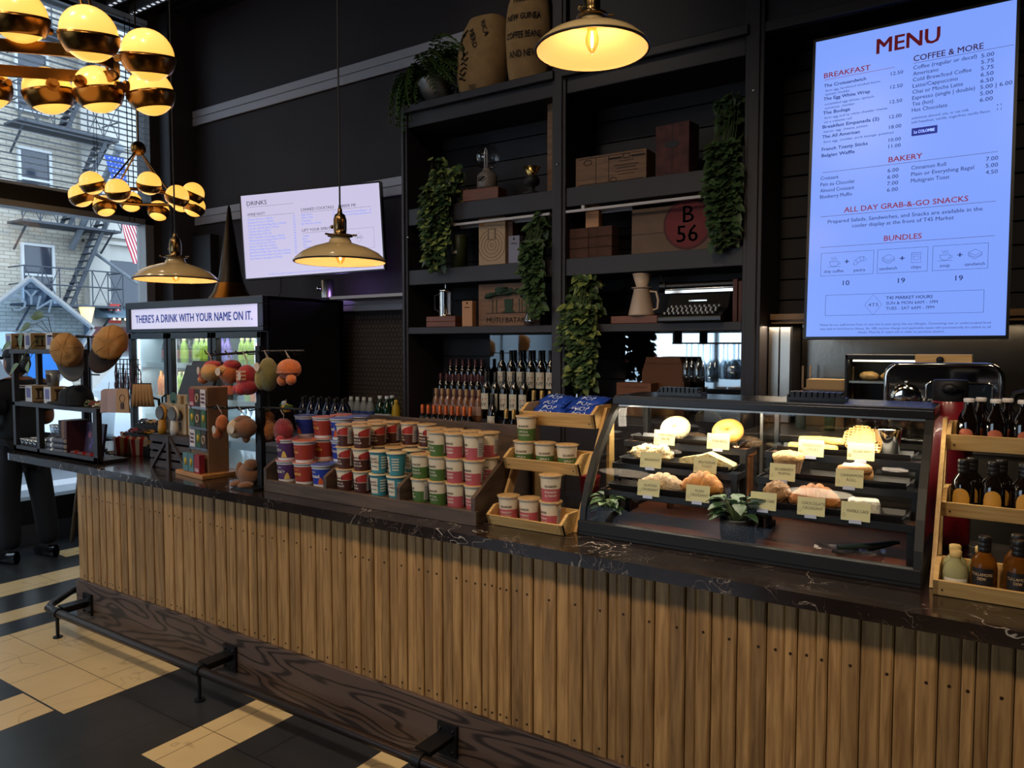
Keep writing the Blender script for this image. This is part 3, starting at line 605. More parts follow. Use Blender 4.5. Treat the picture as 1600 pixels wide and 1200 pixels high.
# big menu (80 cm x 142 cm); u,v measured on the panel from its top left, in cm
def uv(u, v): return (-.40+u/100, .71-v/100)
L_ = []; B_ = []; FITX = {}
class Page:
    """lettering laid out on a panel in cm from its top-left corner"""
    def __init__(s, w, h): s.w = w; s.h = h; s.L = []; s.B = []
    def tl(s, t, u, v, cap, wd=None, al='L', mi=0, bo=.006): s.L.append((t, u, v, cap, wd, al, mi, bo)); return s
    def rule(s, u0, u1, v, mi, t=.16): s.B.append((u0, v-t/2, u1, v+t/2, mi)); return s
    def rect(s, u0, v0, u1, v1, mi, t=.14): s.B += [(u0, v0, u1, v0+t, mi), (u0, v1-t, u1, v1, mi), (u0, v0, u0+t, v1, mi), (u1-t, v0, u1, v1, mi)]; return s
    def mesh(s, extra=None):
        b = MB(); P = lambda u, v: (-s.w/2+u/100, s.h/2-v/100)
        for t, u, v, cap, wd, al, mi, bo in s.L:
            size = cap/100/.69; _, _, g0, g1 = glyphs(t, bo); k = 1.0 if wd is None else wd/100/((g1-g0)*size)
            x, z = P(u, v); b.text(t, size, TR(x, -.0016, z), mi, al, bo, sx=k)
        for u0, v0, u1, v1, mi in s.B:
            x0, z0 = P(u0, v1); x1, z1 = P(u1, v0); y = -.0010 if mi == 3 else -.0013
            b.add([(x0, y, z0), (x1, y, z0), (x1, y, z1), (x0, y, z1)], [(0, 1, 2, 3)], mi)
        if extra: extra(b, P)
        return b
def screen(nm, lab, loc_, R, w, h, em, es, page, mats, extra=None, bez=.012, dep=.05):
    t = thing(nm, lab, 'screen', loc_); t.rotation_euler = R
    b = MB(); b.box(-w/2-bez, .004, -h/2-bez, w/2+bez, dep, h/2+bez); b.box(-w/2-bez, -.004, -h/2-bez, -w/2, .004, h/2+bez); b.box(w/2, -.004, -h/2-bez, w/2+bez, .004, h/2+bez); b.box(-w/2, -.004, h/2, w/2, .004, h/2+bez); b.box(-w/2, -.004, -h/2-bez, w/2, .004, -h/2)
    b.build('bezel', mat('screen_black', '#0c0c0e', .3), t)
    b = MB(); b.box(-w/2, 0, -h/2, w/2, .004, h/2); p = b.build('panel', mat('panel_'+nm, '#101010', .25, emit=em, es=es), t)
    page.mesh(extra).build('menu_text', mats, p)
    return t
pg = Page(.80, 1.42)
pg.tl('MENU', 26.8, 11.5, 6.7, 25.6, mi=5, bo=.022)
pg.tl('BREAKFAST', 4.2, 18.3, 2.4, 20.2, mi=1, bo=.012).rule(4.2, 34.5, 19.2, 1).tl('COFFEE & MORE', 42, 18.3, 2.6, 26.7, mi=2, bo=.014).rule(42, 79.6, 19.1, 2)
for t, v, wd, pv, pr_ in (('The Croissandwich', 22.7, 18.4, 22.8, '12.50'), ('The Egg White Wrap', 29.0, 20.3, 28.9, '12.50'), ('The Bodega', 35.7, 12, 35.7, '12.50'), ('Breakfast Empanada (2)', 42.4, 24.5, 42.5, '12.00'), ('The All American', 47.1, 16.5, 47.2, '18.00'), ('French Toasty Sticks', 53.1, 20, 53.1, '10.00'), ('Belgian Waffle', 56.1, 14.6, 56.0, '11.00')):
    pg.tl(t, 4.3, v, 1.5, wd, bo=.016).tl(pr_, 33, pv, 1.6, 5.0)
for t, v, wd in (('farm egg, hardwood smoked bacon,', 24.9, 24), ('upstate cheddar', 26.7, 11), ('scrambled egg whites, spinach,', 31.4, 21.5), ('tomatoes, cheddar', 33.3, 13), ('farm egg and ny white cheddar cheese', 37.9, 27), ('on a ciabatta roll', 39.9, 12), ('bacon, egg, cheese, potato', 44.5, 19), ('farm egg, cheddar, pork sausage, potatoes', 49.4, 30)): pg.tl(t, 5, v, 1.0, wd, bo=.002)
for i, (t, p, wd) in enumerate((('Coffee (regular or decaf)', '5.00', 24.3), ('Americano', '5.75', 10), ('Cold Brew/Iced Coffee', '5.75', 22.5), ('Latte/Cappuccino', '6.50', 17.5), ('Chai or Mocha Latte', '6.50', 19.5), ('Espresso (single | double)', '5.00 | 6.00', 24), ('Tea (hot)', '5.00', 8.3), ('Hot Chocolate', '6.00', 13.8))):
    pg.tl(t, 42, 21.9+i*2.74, 1.7, wd).tl(p, 67.9, 22.2+i*2.72, 1.7, 4.7 if i != 5 else 11.5)
pg.tl('substitute almond, soy, or oat milk', 42, 44.4, 1.1, 22, bo=.002).tl('add hazelnut, vanilla, sugarfree vanilla flavor', 42, 46.3, 1.1, 30, bo=.002).tl('+ 1', 74, 44.2, 1.1, 1.8).tl('+ 1', 74, 46.1, 1.1, 1.8)
pg.B.append((42.2, 48.5, 52.3, 52.0, 3)); pg.tl('La COLOMBE', 43.2, 50.9, 1.3, 8.1, mi=4, bo=.02)
pg.tl('BAKERY', 33.3, 62.5, 2.4, 13.6, mi=1, bo=.012).rule(5, 75, 63.6, 2)
for i, (t, p, wd) in enumerate((('Croissant', '6.00', 8), ('Pain au Chocolat', '6.00', 15), ('Almond Croissant', '7.00', 15), ('Blueberry Muffin', '6.00', 14))): pg.tl(t, 4.2, 67.1+i*2.95, 1.7, wd).tl(p, 33, 67.1+i*2.95, 1.7, 4.5)
for i, (t, p, wd) in enumerate((('Cinnamon Roll', '7.00', 13.5), ('Plain or Everything Bagel', '5.00', 24), ('Multigrain Toast', '4.50', 15))): pg.tl(t, 42.6, 67.1+i*2.9, 1.7, wd).tl(p, 70.9, 67.1+i*2.87, 1.7, 4.4)
pg.tl('ALL DAY GRAB-&-GO SNACKS', 15.1, 83.6, 2.4, 49.9, mi=1, bo=.012).rule(4.8, 75, 84.7, 2)
pg.tl('Prepared Salads, Sandwiches, and Snacks are available in the', 8.1, 88.2, 1.7, 62.2).tl('cooler display at the front of T45 Market', 18.8, 91.0, 1.7, 41)
pg.tl('BUNDLES', 32.5, 98.4, 2.4, 15.2, mi=1, bo=.012).rule(5, 75, 99.4, 2)
boxes = ((5.6, 28.5, 'drip coffee', 'pastry', '10'), (30, 50.3, 'sandwich', 'chips', '19'), (52.1, 72.9, 'soup', 'sandwich', '19'))
for u0, u1, n1, n2, pr_ in boxes:
    um = (u0+u1)/2; pg.rect(u0, 102.2, u1, 113.2, 0).tl('+', um, 108.0, 2.4, 2.0, 'C', bo=.02).tl(n1, um-5.6, 111.7, 1.4, None, 'C').tl(n2, um+5.6, 111.7, 1.4, None, 'C').tl(pr_, um-1.4, 117.9, 2.2, 2.9, bo=.01)
pg.rect(8.2, 122.3, 71.9, 132.1, 0).tl('T45 MARKET HOURS', 34.2, 125.2, 1.4, 18.5, bo=.016).tl('SUN & MON 6AM - 1PM', 34.2, 127.6, 1.4, 20.5).tl('TUES - SAT 6AM - 7PM', 34.2, 130.0, 1.4, 19.2).tl('4T5', 26.8, 128.2, 1.5, 4.2, bo=-.004)
pg.tl('Please let our staff know if you or any one in your party has any allergies. Consuming raw or undercooked food', 6.2, 136.9, .95, 68.4, bo=.002).tl('may lead to food-borne illness. An 18% service charge and applicable taxes will automatically be added to all', 6.2, 138.8, .95, 68.4, bo=.002).tl('checks. Must be 21 years old or older to purchase alcohol.', 22.7, 140.5, .95, 35, bo=.002)
def icons(b, P):
    for u0, u1, n1, n2, _ in boxes:
        for w_, kd in (((u0+u1)/2-5.6, n1), ((u0+u1)/2+5.6, n2)):
            cx, cz = P(w_, 106.8)
            def ring(pts): b.tube([(cx+p*.0125, -.002, cz+q*.0125) for p, q in pts], .0007, 5, 0)
            if kd in ('drip coffee', 'soup'):
                ring([(-1.6, .3), (1.6, .3), (1.3, -.9), (.6, -1.5), (-.6, -1.5), (-1.3, -.9), (-1.6, .3)]); ring([(-2.2, -1.7), (2.2, -1.7)]); ring([(1.5, -.1), (2.2, -.2), (2.1, -.8), (1.3, -.9)])
                for s_ in (-.7, 0, .7): ring([(s_, .7), (s_+.25, 1.1), (s_-.2, 1.5), (s_, 2.0)])
            elif kd == 'sandwich': ring([(-2, .6), (0, 1.7), (2, .6), (0, -.4), (-2, .6)]); ring([(-2, .6), (-2, -.5), (0, -1.7), (2, -.5), (2, .6)]); ring([(-2, 0), (-1, -.7), (0, -1.0), (1, -.7), (2, 0)])
            elif kd == 'chips': ring([(-1.5, 1.8), (1.5, 1.8), (1.4, 0), (1.5, -1.8), (-1.5, -1.8), (-1.4, 0), (-1.5, 1.8)]); ring([(-1.4, 1.2), (1.4, 1.2)]); ring([(-.8, .5), (.8, .5), (.8, -.8), (-.8, -.8), (-.8, .5)])
            else: ring([(-2.2, -1.3), (-1.6, .3), (-.2, 1.4), (1.4, 1.4), (2.3, .3), (1.4, -.1), (.4, -.1), (-.7, -.7), (-1.3, -1.5), (-2.2, -1.3)]); ring([(-1.4, .4), (-.7, -.7)]); ring([(0, 1.4), (.3, -.1)]); ring([(1.2, 1.4), (1.3, 0)])
    cx, cz = P(28.9, 127.4); b.tube([(cx-.036, -.002, cz), (cx, -.002, cz+.047), (cx+.036, -.002, cz), (cx, -.002, cz-.047)], .0007, 5, 0, True)
screen('menu_screen', 'tall blue-white menu screen with prices hanging beside the shelving', (-.397, 3.80, 2.353), (-.06, 0, 0), .80, 1.42, '#7fa2ff', .98, pg, [INK, RED, mat('ink_maroon', '#3b2336', .6, emit='#3f2a52', es=.8), mat('logo_navy', '#232a78', .6, emit='#2a3590', es=.8), mat('logo_white', '#c8d4ff', .6, emit='#9fb8ff', es=.9), mat('ink_menu_red', '#5a161c', .6, emit='#661a24', es=.6)], icons)
dg_ = Page(1.10, .62)
dg_.tl('DRINKS', 4.6, 7.8, 3.2, 16.3, mi=0, bo=.006).rule(4.4, 42.1, 9.0, 0).tl('WINE NOT?', 4.5, 15.4, 2.0, 14.4).rule(4.6, 42.8, 16.2, 0).tl('CANNED COCKTAILS', 47.8, 15.3, 2.0, 26.3).rule(47.8, 76.1, 16.4, 0).tl('BEER ME', 80.4, 15.3, 2.0, 10.9).rule(80.4, 102.4, 16.4, 0).tl('LIFT YOUR SPIRITS', 48, 30.5, 2.0, 23.7).rule(48, 76, 31.5, 0)
for i, (t, wd, p) in enumerate((('Marietta Prosecco (187ml)', 20, '15'), ('Marietta Prosecco (750ml)', 21, '52'), ('Built de Soleil Sparkling Rose (750ml)', 31, '50'), ('Chandon Garden Spritz (187ml)', 25, '18'), ('Chardon Brut (375ml)', 18, '24'), ('Chandon Brut (750 ml)', 18.5, '55'), ('Moet Chandon Champagne (187ml)', 29, '38'), ('Whispering Lane Sauvignon Blanc (375ml)', 30, '26'), ('I Love Chardonnay (375ml)', 21, '28'), ('Woman Cotillo Rose (375ml)', 22, '29'), ('Whispering Angel Rose (375ml)', 23, '36'), ('Banfi Pinot Grigio New York Red (375ml)', 33, '28'), ('Boozehound Local New York Red (750ml)', 33, '52'), ('Ital Cabernet Sauvignon (375ml)', 26, '26'))):
    dg_.tl(t, 4.6, 18.9+i*2.24, 1.35, wd, mi=1).tl(p, 41.2, 18.8+i*2.08, 1.35, 1.8, mi=1)
for i, (t, wd) in enumerate((('High Noon', 9), ('White Claw', 9.5), ('Cutwater', 8), ('Bar NA Zero & Sour', 16))): dg_.tl(t, 47.9, 18.8+i*2.2, 1.35, wd, mi=1).tl('9', 73, 18.5+i*2.2, 1.3, 1, mi=1)
for i, (t, wd) in enumerate((('Assorted Local Beers', 19), ('Assorted Imported Beers', 21))): dg_.tl(t, 80.5, 19.3+i*2.1, 1.35, wd, mi=1).tl('9', 101.6, 19.5+i*2.1, 1.3, 1, mi=1)
for i, t in enumerate(('Vodka', 'Rum', 'Whiskey', 'Gin', 'Tequila')): dg_.tl(t, 48.2, 34.3+i*2.1, 1.35, None, mi=1)
dg_.rect(83.5, 31.4, 103.9, 46.3, 0, .12).tl('4T5', 90.4, 38.9, 1.5, 3.8)
dg_.tl('An 18% service charge and applicable taxes will automatically be added to all checks. Must be 21 years or older to purchase alcohol', 19.2, 60.3, .9, 71, mi=1)
dia_ = lambda b, P: b.tube([(P(92.3, 38.2)[0]+x_, -.002, P(92.3, 38.2)[1]+z_) for x_, z_ in ((-.034, 0), (0, .034), (.034, 0), (0, -.034))], .0007, 5, 0, True)
t = screen('drinks_screen', 'wide lilac-white drinks menu screen on the dark wall above the cooler', (-4.295, 3.769, 2.444), (0, -.05, .398), 1.10, .62, '#d9d2f2', .86, dg_, [INKS, LBL], dia_, .01, .045)
b = MB(); b.box(-.12, .045, -.12, .12, .07, .12); b.tube([(0, .07, 0), (.18, .22, 0), (.05, .40, 0)], .02, 8); b.build('wall_arm', BLK, t)
b = MB(); b.tube([(-.28, .03, -.3), (-.30, .05, -.42), (-.36, .06, -.52), (-.44, .05, -.60)], .005, 6); b.build('cable', BLKM, t)
# ================================================================ lamps
def glow(name, hexc, e): return mat(name, hexc, .4, emit=hexc, es=e)
BULB = glow('bulb_glow', '#ffd08a', 14.0); OPAL = mat('opal_glass', '#ffd9a0', .25, emit='#ffb84c', es=1.25, coat=.3)
ENAM = mat('cream_enamel', '#b79f74', .22, coat=.6); ENIN = mat('cream_enamel_inside', '#e6c69a', .35)
def pendant(label, loc_, rz, group):
    t = thing('pendant_lamp', label, 'lamp', loc_, rz, group)      # origin at the rim centre
    pr_ = [(.18, 0), (.176, .012), (.15, .035), (.11, .055), (.07, .068), (.046, .075), (.042, .085), (.034, .1)]
    MB().lathe(pr_, 40, cap=False).build('shade', ENAM, t)
    MB().lathe([(r-.004, z-.003) for r, z in pr_], 40, cap=False).build('shade_lining', ENIN, t)
    MB().tube([(.1805*cos(2*pi*i/48), .1805*sin(2*pi*i/48), 0) for i in range(48)], .0035, 8, 0, True).build('rim', mat('rim_black', '#2a211a', .4), t)
    b = MB().lathe([(.04, .098), (.05, .1), (.05, .106), (.03, .108), (.024, .112), (.026, .13), (.026, .165), (.024, .172), (.02, .185), (.01, .192), (.008, .21)], 20); b.cyl((-.026, 0, .142), (-.042, 0, .142), .005, n=8); b.ball((-.045, 0, .142), .008, 8, 6)
    for k in range(3): a = 2*pi*k/3+.4; b.cyl((.048*cos(a), .048*sin(a), .103), (.07*cos(a), .07*sin(a), .103), .004, n=8)
    b.build('socket', mat('socket_brass', '#6f5a3c', .25, 1.0), t)
    b = MB().lathe([(.003, -.012), (.012, .0), (.021, .02), (.022, .035), (.014, .065), (.012, .085)], 16); b.build('bulb', thin_glass('bulb_glass', (1, .85, .6), .05), t)
    MB().lathe([(.001, .005), (.0045, .012), (.0055, .03), (.004, .055), (.001, .06)], 8).build('filament', BULB, t)
    b = MB(); b.cyl((0, 0, .2), (0, 0, 4.6-loc_[2]), .0035, n=6); b.build('cord', BLKM, t); b = MB(); b.cyl((0, 0, .185), (0, 0, .225), .009, .005, n=10); b.build('cord_grip', BLKM, t)
    return t
def pend(px, py, k, label):
    d = ray(px, py); p = EYE + d*k
    pendant(label, tuple(p), 0, 'cream pendant lamps over the counter')
    light('pendant_light', 'POINT', (p.x, p.y, p.z-.012), 2.6, (1.0, .60, .28), shadow_soft_size=.018)
pend(275, 437, 3.38, 'cream enamel dish pendant hanging in front of the lit cooler sign')
pend(532, 409, 2.95, 'cream enamel dish pendant hanging before the drinks screen')
pend(925, 78, 2.35, 'cream enamel dish pendant seen from below in front of the shelving')
# chandeliers
def globe(t, c, r, tilt, az, nm='globe', n=28):
    """opal ball in a brass cup band; the band's axis leans by tilt towards az"""
    R = RZ(az) @ RY4(tilt)
    g = MB().ball(c, r, n, 18, 0, R).build(nm, OPAL, t)
    pr_ = [(r*1.025*sin(rad(a)), -r*1.025*cos(rad(a))) for a in range(48, 90, 6)]
    pr_ += [(r*1.06*sin(rad(a)), -r*1.06*cos(rad(a))) for a in range(90, 47, -6)]
    MB().lathe(pr_ + [pr_[0]], n, c, 0, R, cap=False).build('brass_band', BRASS, g)
ct_ = thing('globe_chandelier', 'large brass chandelier with opal globes, nearest the viewer', 'chandelier', tuple(EYE+ray(120, 90)*2.45))
O = V(ct_.location); G = []
for px, py, k, r, in ((30, 25, 2.33, 40), (139, 53, 2.25, 41.5), (231, 86, 2.42, 38.5), (75, 142, 2.66, 35), (153, 140, 2.66, 35), (235, 145, 2.70, 34)):
    G.append((EYE+ray(px, py)*k-O, r*k/FPX))
u_ = (G[2][0]-G[0][0]); u_.z = 0; u_.normalize(); v_ = V((-u_.y, u_.x, 0)); az = atan2(v_.y, v_.x)
if v_.dot(G[4][0]-G[1][0]) < 0: v_ = -v_; az += pi
G += [(G[0][0]-u_*.23, .08), (G[3][0]-u_*.2, .08)]
for i, (c, r) in enumerate(G):
    far = i in (3, 4, 5, 7); globe(ct_, c, r, rad(14 if not far else 12), az+(pi if not far else 2.2))
mid = sum((g[0] for g in G), V())/len(G); hw = abs((G[4][0]-G[1][0]).dot(v_))/2-.10; zc = mid.z-.005
def cap_pts(hw, l, n=10):
    pts = [u_*l + v_*hw*cos(a) + u_*hw*sin(a) for a in [pi*i/n for i in range(n+1)]] + [-u_*l - v_*hw*cos(a) - u_*hw*sin(a) for a in [pi*i/n for i in range(n+1)]]
    return [p + V((mid.x, mid.y, zc)) for p in pts]
P_ = [p-u_*.17 for p in cap_pts(max(hw, .07), .22)]; b = MB(); n = len(P_)
vs = []
for p in P_:
    q = (p-mid); q.z = 0; q = q.normalized()*.006
    vs += [p-q-V((0, 0, .02)), p+q-V((0, 0, .02)), p+q+V((0, 0, .02)), p-q+V((0, 0, .02))]
b.add(vs, [(i*4+j, i*4+(j+1) % 4, ((i+1) % n)*4+(j+1) % 4, ((i+1) % n)*4+j) for i in range(n) for j in range(4)])
b.build('ring_frame', BRASS, ct_, bevel=.002)
hub = mid+V((0, 0, .62))
for c, r in G:
    b = MB(); q = (mid-c); q.z = 0; q.normalize(); b.cyl(c+q*r*.9, c+q*(r+.04), .012, n=10); b.cyl(c+q*(r-.002), c+q*(r+.01), .022, n=12); b.build('globe_arm', BRASS, ct_)
b = MB()
for p in (P_[2], P_[8], P_[13], P_[19]): b.cyl(p, hub, .005, n=8)
b.ball(hub, .05); b.cyl(hub, (hub.x, hub.y, 4.6-O.z), .006, n=8); b.build('hanging_rod', BRASS, ct_)
light('chandelier_light', 'POINT', O+mid+V((0, 0, -.1)), 3, (1, .66, .30), shadow_soft_size=.25)
ct2 = thing('globe_chandelier', 'smaller-looking brass chandelier with opal globes by the far window', 'chandelier', tuple(EYE+ray(218, 308)*5.4)); O2 = V(ct2.location)
R0 = .40
for i in range(12):
    a = 2*pi*i/12+.13; c = V((R0*cos(a), R0*sin(a)*.92, .03 if i % 2 else -.03))
    globe(ct2, c, .078, rad(22), a, n=20)
b = MB(); b.tube([(.31*cos(2*pi*i/40), .29*sin(2*pi*i/40), 0) for i in range(40)], .013, 8, 0, True)
b.build('ring_frame', BRASS, ct2)
for i in range(12): b = MB(); a = 2*pi*i/12+.13; b.cyl((.31*cos(a), .29*sin(a), 0), (.34*cos(a), .32*sin(a), .03 if i % 2 else -.03), .012, n=8); b.build('globe_arm', BRASS, ct2)
zh = (EYE+ray(216, 233)*5.4).z-O2.z; b = MB()
for a in (.2, 1.77, 3.34, 4.91): b.cyl((.31*cos(a), .29*sin(a), 0), (0, 0, zh), .006, n=8)
b.ball((0, 0, zh), .052); b.cyl((0, 0, zh), (0, 0, 4.6-O2.z), .006, n=8); b.build('hanging_rod', BRASS, ct2)
light('chandelier_light', 'POINT', O2+V((0, 0, -.12)), 5, (1, .66, .30), shadow_soft_size=.3)
# ceiling light tracks
for k, (px, py) in enumerate(((160, 12), (205, 20))):
    p = onZ(px, py, 4.54); t = thing('ceiling_track', ('pale lit track on the dark ceiling above the near chandelier, left one', 'pale lit track on the dark ceiling above the near chandelier, right one')[k], 'ceiling light', tuple(p), 0, 'ceiling light tracks')
    b = MB(); b.box(-.35, -.03, -.012, 1.6, .03, .06); b.build('track', GREYF, t)
    b = MB()
    for i in range(26): x = -.3+i*.07; b.box(x, -.012, -.014, x+.03, .012, -.0115)
    b.build('diffuser', glow('track_led', '#dfe8f5', .8), t)
# ================================================================ shelving along the back wall
UN = mat('shelf_paint', '#2a2529', .5, bump=.06, bscale=70); UND = mat('shelf_back_paint', '#211d22', .6)
su = thing('shelving_unit', 'tall dark-painted shelving built against the back wall', 'shelving', (-2.25, 4.0, 0)); so = (-2.25, 4.0, 0)
Z3T, Z3B, Z2, Z1, DECK = 1.725, 1.68, 2.11, 2.52, 1.0
PX = ((-3.43, -3.378), (-2.247, -2.156), (-1.122, -1.028))
for i, (a, c_) in enumerate(PX):
    b = MB(); b.box(a, 3.8, 0, c_, 4.19, 3.2 if i == 0 else 4.4); b.box(a+.02, 3.788, 0, c_-.02, 3.8, 3.06 if i == 0 else 4.3); loc(b, so).build('post', UN, su, bevel=.004)
bays = ((-3.378, -2.247), (-2.156, -1.122))
for i, (a, c_) in enumerate(bays):
    b = MB()
    for k in range(17):
        z = 1.0+k*.127*1.04
        b.box(a, 4.176, z, c_, 4.186, z+.127)
    loc(b, so).build('shiplap_back', UND, su, bevel=.003)
    for z0, z1 in ((Z1-.11, Z1), (Z2-.1, Z2), (Z3B, Z3T)): b = MB(); b.box(a, 3.81 if z1 != Z3T else 3.802, z0, c_, 4.176, z1); loc(b, so).build('shelf', UN, su, bevel=.003)
    b = MB(); x0_ = a+.0 if i else a+.25
    b.box(x0_, 3.805, Z1-.145, c_-.02, 3.825, Z1-.13); b.box(x0_+.12, 3.90, Z1-.15, c_-.05, 3.925, Z1-.13); b.box(x0_+.1, 3.81, Z1-.13, x0_+.12, 3.93, Z1-.11); loc(b, so).build('light_bar', mat('bar_lens', '#b9b4b6', .35), su)
    b = MB(); b.box(a, 3.81, 3.06, c_, 4.19, 3.16); b.box(a-.02, 3.77, 3.15, c_+.02, 4.19, 3.2); loc(b, so).build('cornice', UN, su, bevel=.006)
    m0, m1 = ((-2.955, -2.25) if i == 0 else (-1.935, -1.13))
    b = MB(); b.box(m0, 4.165, 1.2, m1, 4.176, 1.68); loc(b, so).build('mirror', mat('mirror', '#b5c0c4', .03, 1.0), su)
    b = MB(); b.box(a, 3.81, 0, c_, 4.18, DECK if i == 0 else 1.2); loc(b, so).build('base_cabinet', UN, su)
b = MB(); b.box(-2.156, 3.84, 3.2, -1.12, 3.86, 4.4); b.box(-2.156, 3.82, 4.0, -1.12, 3.84, 4.06); loc(b, so).build('upper_panel', UND, su)
b = MB(); b.box(-1.028, 3.83, 3.15, 1.3, 4.19, 4.4); b.box(-1.028, 3.8, 3.15, 1.3, 3.83, 3.2); b.box(-1.1, 3.78, 3.55, 1.3, 3.83, 3.6); loc(b, so).build('header_panel', UN, su, bevel=.004)
b = MB()
for p_ in ((-3.36, 2.33), (-2.2, 2.66), (-1.075, 2.87)): b.ball((p_[0], 3.786, p_[1]), .008, 10, 8)
loc(b, so).build('screw', CHROME, su)
b = MB()
for k in range(14): b.box(-1.028, 4.17, 1.74+k*.11, 1.3, 4.18, 1.74+k*.11+.104)
loc(b, so).build('alcove_boarding', UND, su, bevel=.003)
# back bar left of the shelving
b = MB(); b.box(-4.22, 3.44, 0, -3.44, 4.17, .96); b.box(-4.24, 3.42, .96, -3.435, 4.17, .999); solo('back_bar', loc(b, (-3.8, 3.85, 0)), DKP, 'dark low cabinet under the hexagon tiles left of the shelving', 'cabinet', (-3.8, 3.85, 0), bevel=.003)
# ---- bottles on the back bar and in the bays
GL_G = mat('green_glass', '#123423', .08, trans=.3, coat=.6); GL_D = mat('dark_wine_glass', '#0c0b0c', .08, coat=.8); GL_C = mat('clear_plastic', '#c2ccd6', .1, trans=.55, ior=1.2)
GL_B = mat('cobalt_glass', '#0d1330', .08, coat=.7); GL_Y = mat('yellow_drink', '#c9a52c', .12, trans=.3); ROSE = mat('rose_wine', '#8a5a40', .08, trans=.25, coat=.5); PAP = mat('label_paper', '#cfc6b4', .7); NYR = mat('heart_red', '#b02434', .6)
WATER = [(.001, 0), (.03, 0), (.032, .008), (.030, .04), (.032, .05), (.032, .14), (.026, .175), (.013, .2), (.013, .215)]
wb = bottle_fn('water_bottle', WATER, GL_C, (.0145, .205, .222), (mat('water_label', '#33509a', .6), pi*.95), (.085, .13), 16, extra={'capmat': mat('cap_white', '#cdd2d6', .5)})
gb = bottle_fn('sparkling_water_bottle', TALL, GL_G, (.0155, .225, .245), (mat('sparkling_label', '#b9bfc4', .6), pi*.9), (.05, .12), 16, extra={'capmat': mat('cap_white')})
yb = bottle_fn('juice_bottle', WATER, GL_Y, (.0145, .205, .222), (mat('yellow_label', '#d0b040', .6), pi*.9), (.06, .11), 16, extra={'capmat': mat('cap_yellow', '#c9a43a', .5)})
bb = bottle_fn('cobalt_bottle', TALL, GL_B, (.016, .215, .245), (mat('dark_red_label', '#6a1c26', .6), 1.2), (.03, .11), 16)
for row in range(2):
    for i, px in enumerate((549, 559, 569, 579)):
        p = onY(px, 650, 3.86+.075*row); wb(f'clear water bottle with a blue label, {place(i, 4)}, {("front", "back")[row]} row by the tiles', (p.x, p.y, 1.0), 0, 'water bottles on the back bar')
for i, px in enumerate((594, 605, 613)): p = onY(px, 650, 3.86 if i < 2 else 3.94); gb(f'green glass sparkling water bottle, {place(i, 3)} on the back bar', (p.x, p.y, 1.0), 0, 'sparkling water bottles')
p = onY(619, 650, 3.85); yb('yellow drink bottle beside the left shelving post', (p.x, p.y, 1.0))
for row in range(2):
    for i in range(6): p = onY(474+i*12.5+row*4, 640, 3.5+.09*row); bb(f'tall cobalt bottle in dark corner, {place(i, 6)}, {("front", "back")[row]} row behind the cereal cups', (p.x, p.y, 1.0), 0, 'cobalt bottles on the back bar')
b = MB()
for k in range(4): b.box(-3.37, 3.85+k*.08, DECK, -2.90, 4.165, DECK+.085*(k+1) if k else DECK+.005)
b = MB(); 
for k in range(1, 4): b.box(-3.375, 3.90+(k-1)*.075, DECK, -2.885, 4.16, DECK+.1*k)
b.box(-2.86, 3.93, DECK, -2.25, 4.16, DECK+.12); b.box(-2.86, 4.02, DECK, -2.25, 4.16, DECK+.2)
solo('wine_riser', loc(b, (-2.8, 4.0, DECK)), UN, 'dark stepped riser holding the small wine bottles', 'riser', (-2.8, 4.0, DECK), bevel=.002)
SPLIT = [(.001, 0), (.027, 0), (.029, .008), (.029, .085), (.024, .11), (.013, .145), (.011, .19)]
MINI = [(.001, 0), (.025, 0), (.027, .008), (.027, .12), (.022, .145), (.0115, .16), (.0115, .205)]
ob_ = bottle_fn('sparkling_wine_bottle', SPLIT, GL_D, (.0145, .115, .2), (mat('orange_label', '#b5502a', .6), 1.3), (.03, .075), 14, extra={'capmat': mat('orange_foil', '#b5592c', .3, .5)}, capm='foil')
rb = bottle_fn('rose_wine_bottle', MINI, ROSE, (.0125, .17, .21), (mat('pink_label', '#a08072', .7), 1.2), (.04, .1), 14, extra={'capmat': mat('tan_foil', '#a5825c', .4)}, capm='foil')
db = bottle_fn('red_wine_bottle', MINI, GL_D, (.0125, .16, .21), (mat('maroon_label', '#54303a', .7), 1.2), (.04, .1), 14, extra={'capmat': mat('maroon_foil', '#4a2228', .4)}, capm='foil')
grp = 'small wine bottles on the stepped riser'
for i in range(9): ob_(f'small sparkling wine bottle with orange foil, {place(i, 9)} of the lowest row', (-3.31+i*.051, 3.865, DECK), 0, grp)
for i in range(8): rb(f'small rose wine bottle, {place(i, 8)} of the row behind the orange foils', (-3.25+i*.052, 3.94, DECK+.1), 0, grp)
for i in range(7): db(f'small red wine bottle, {place(i, 7)} of the third row up the riser', (-3.27+i*.054, 4.015, DECK+.2), 0, grp)
for i in range(6): db(f'small red wine bottle, {place(i, 6)} of the topmost row up the riser', (-3.24+i*.054, 4.09, DECK+.3), 0, grp)
WINE = [(.001, 0), (.031, 0), (.034, .01), (.034, .17), (.028, .2), (.0135, .225), (.0135, .285)]
nylab = {'capmat': mat('black_foil', '#121113', .4), 'txt': [('NY', .03, .075, 0, INKD)]}
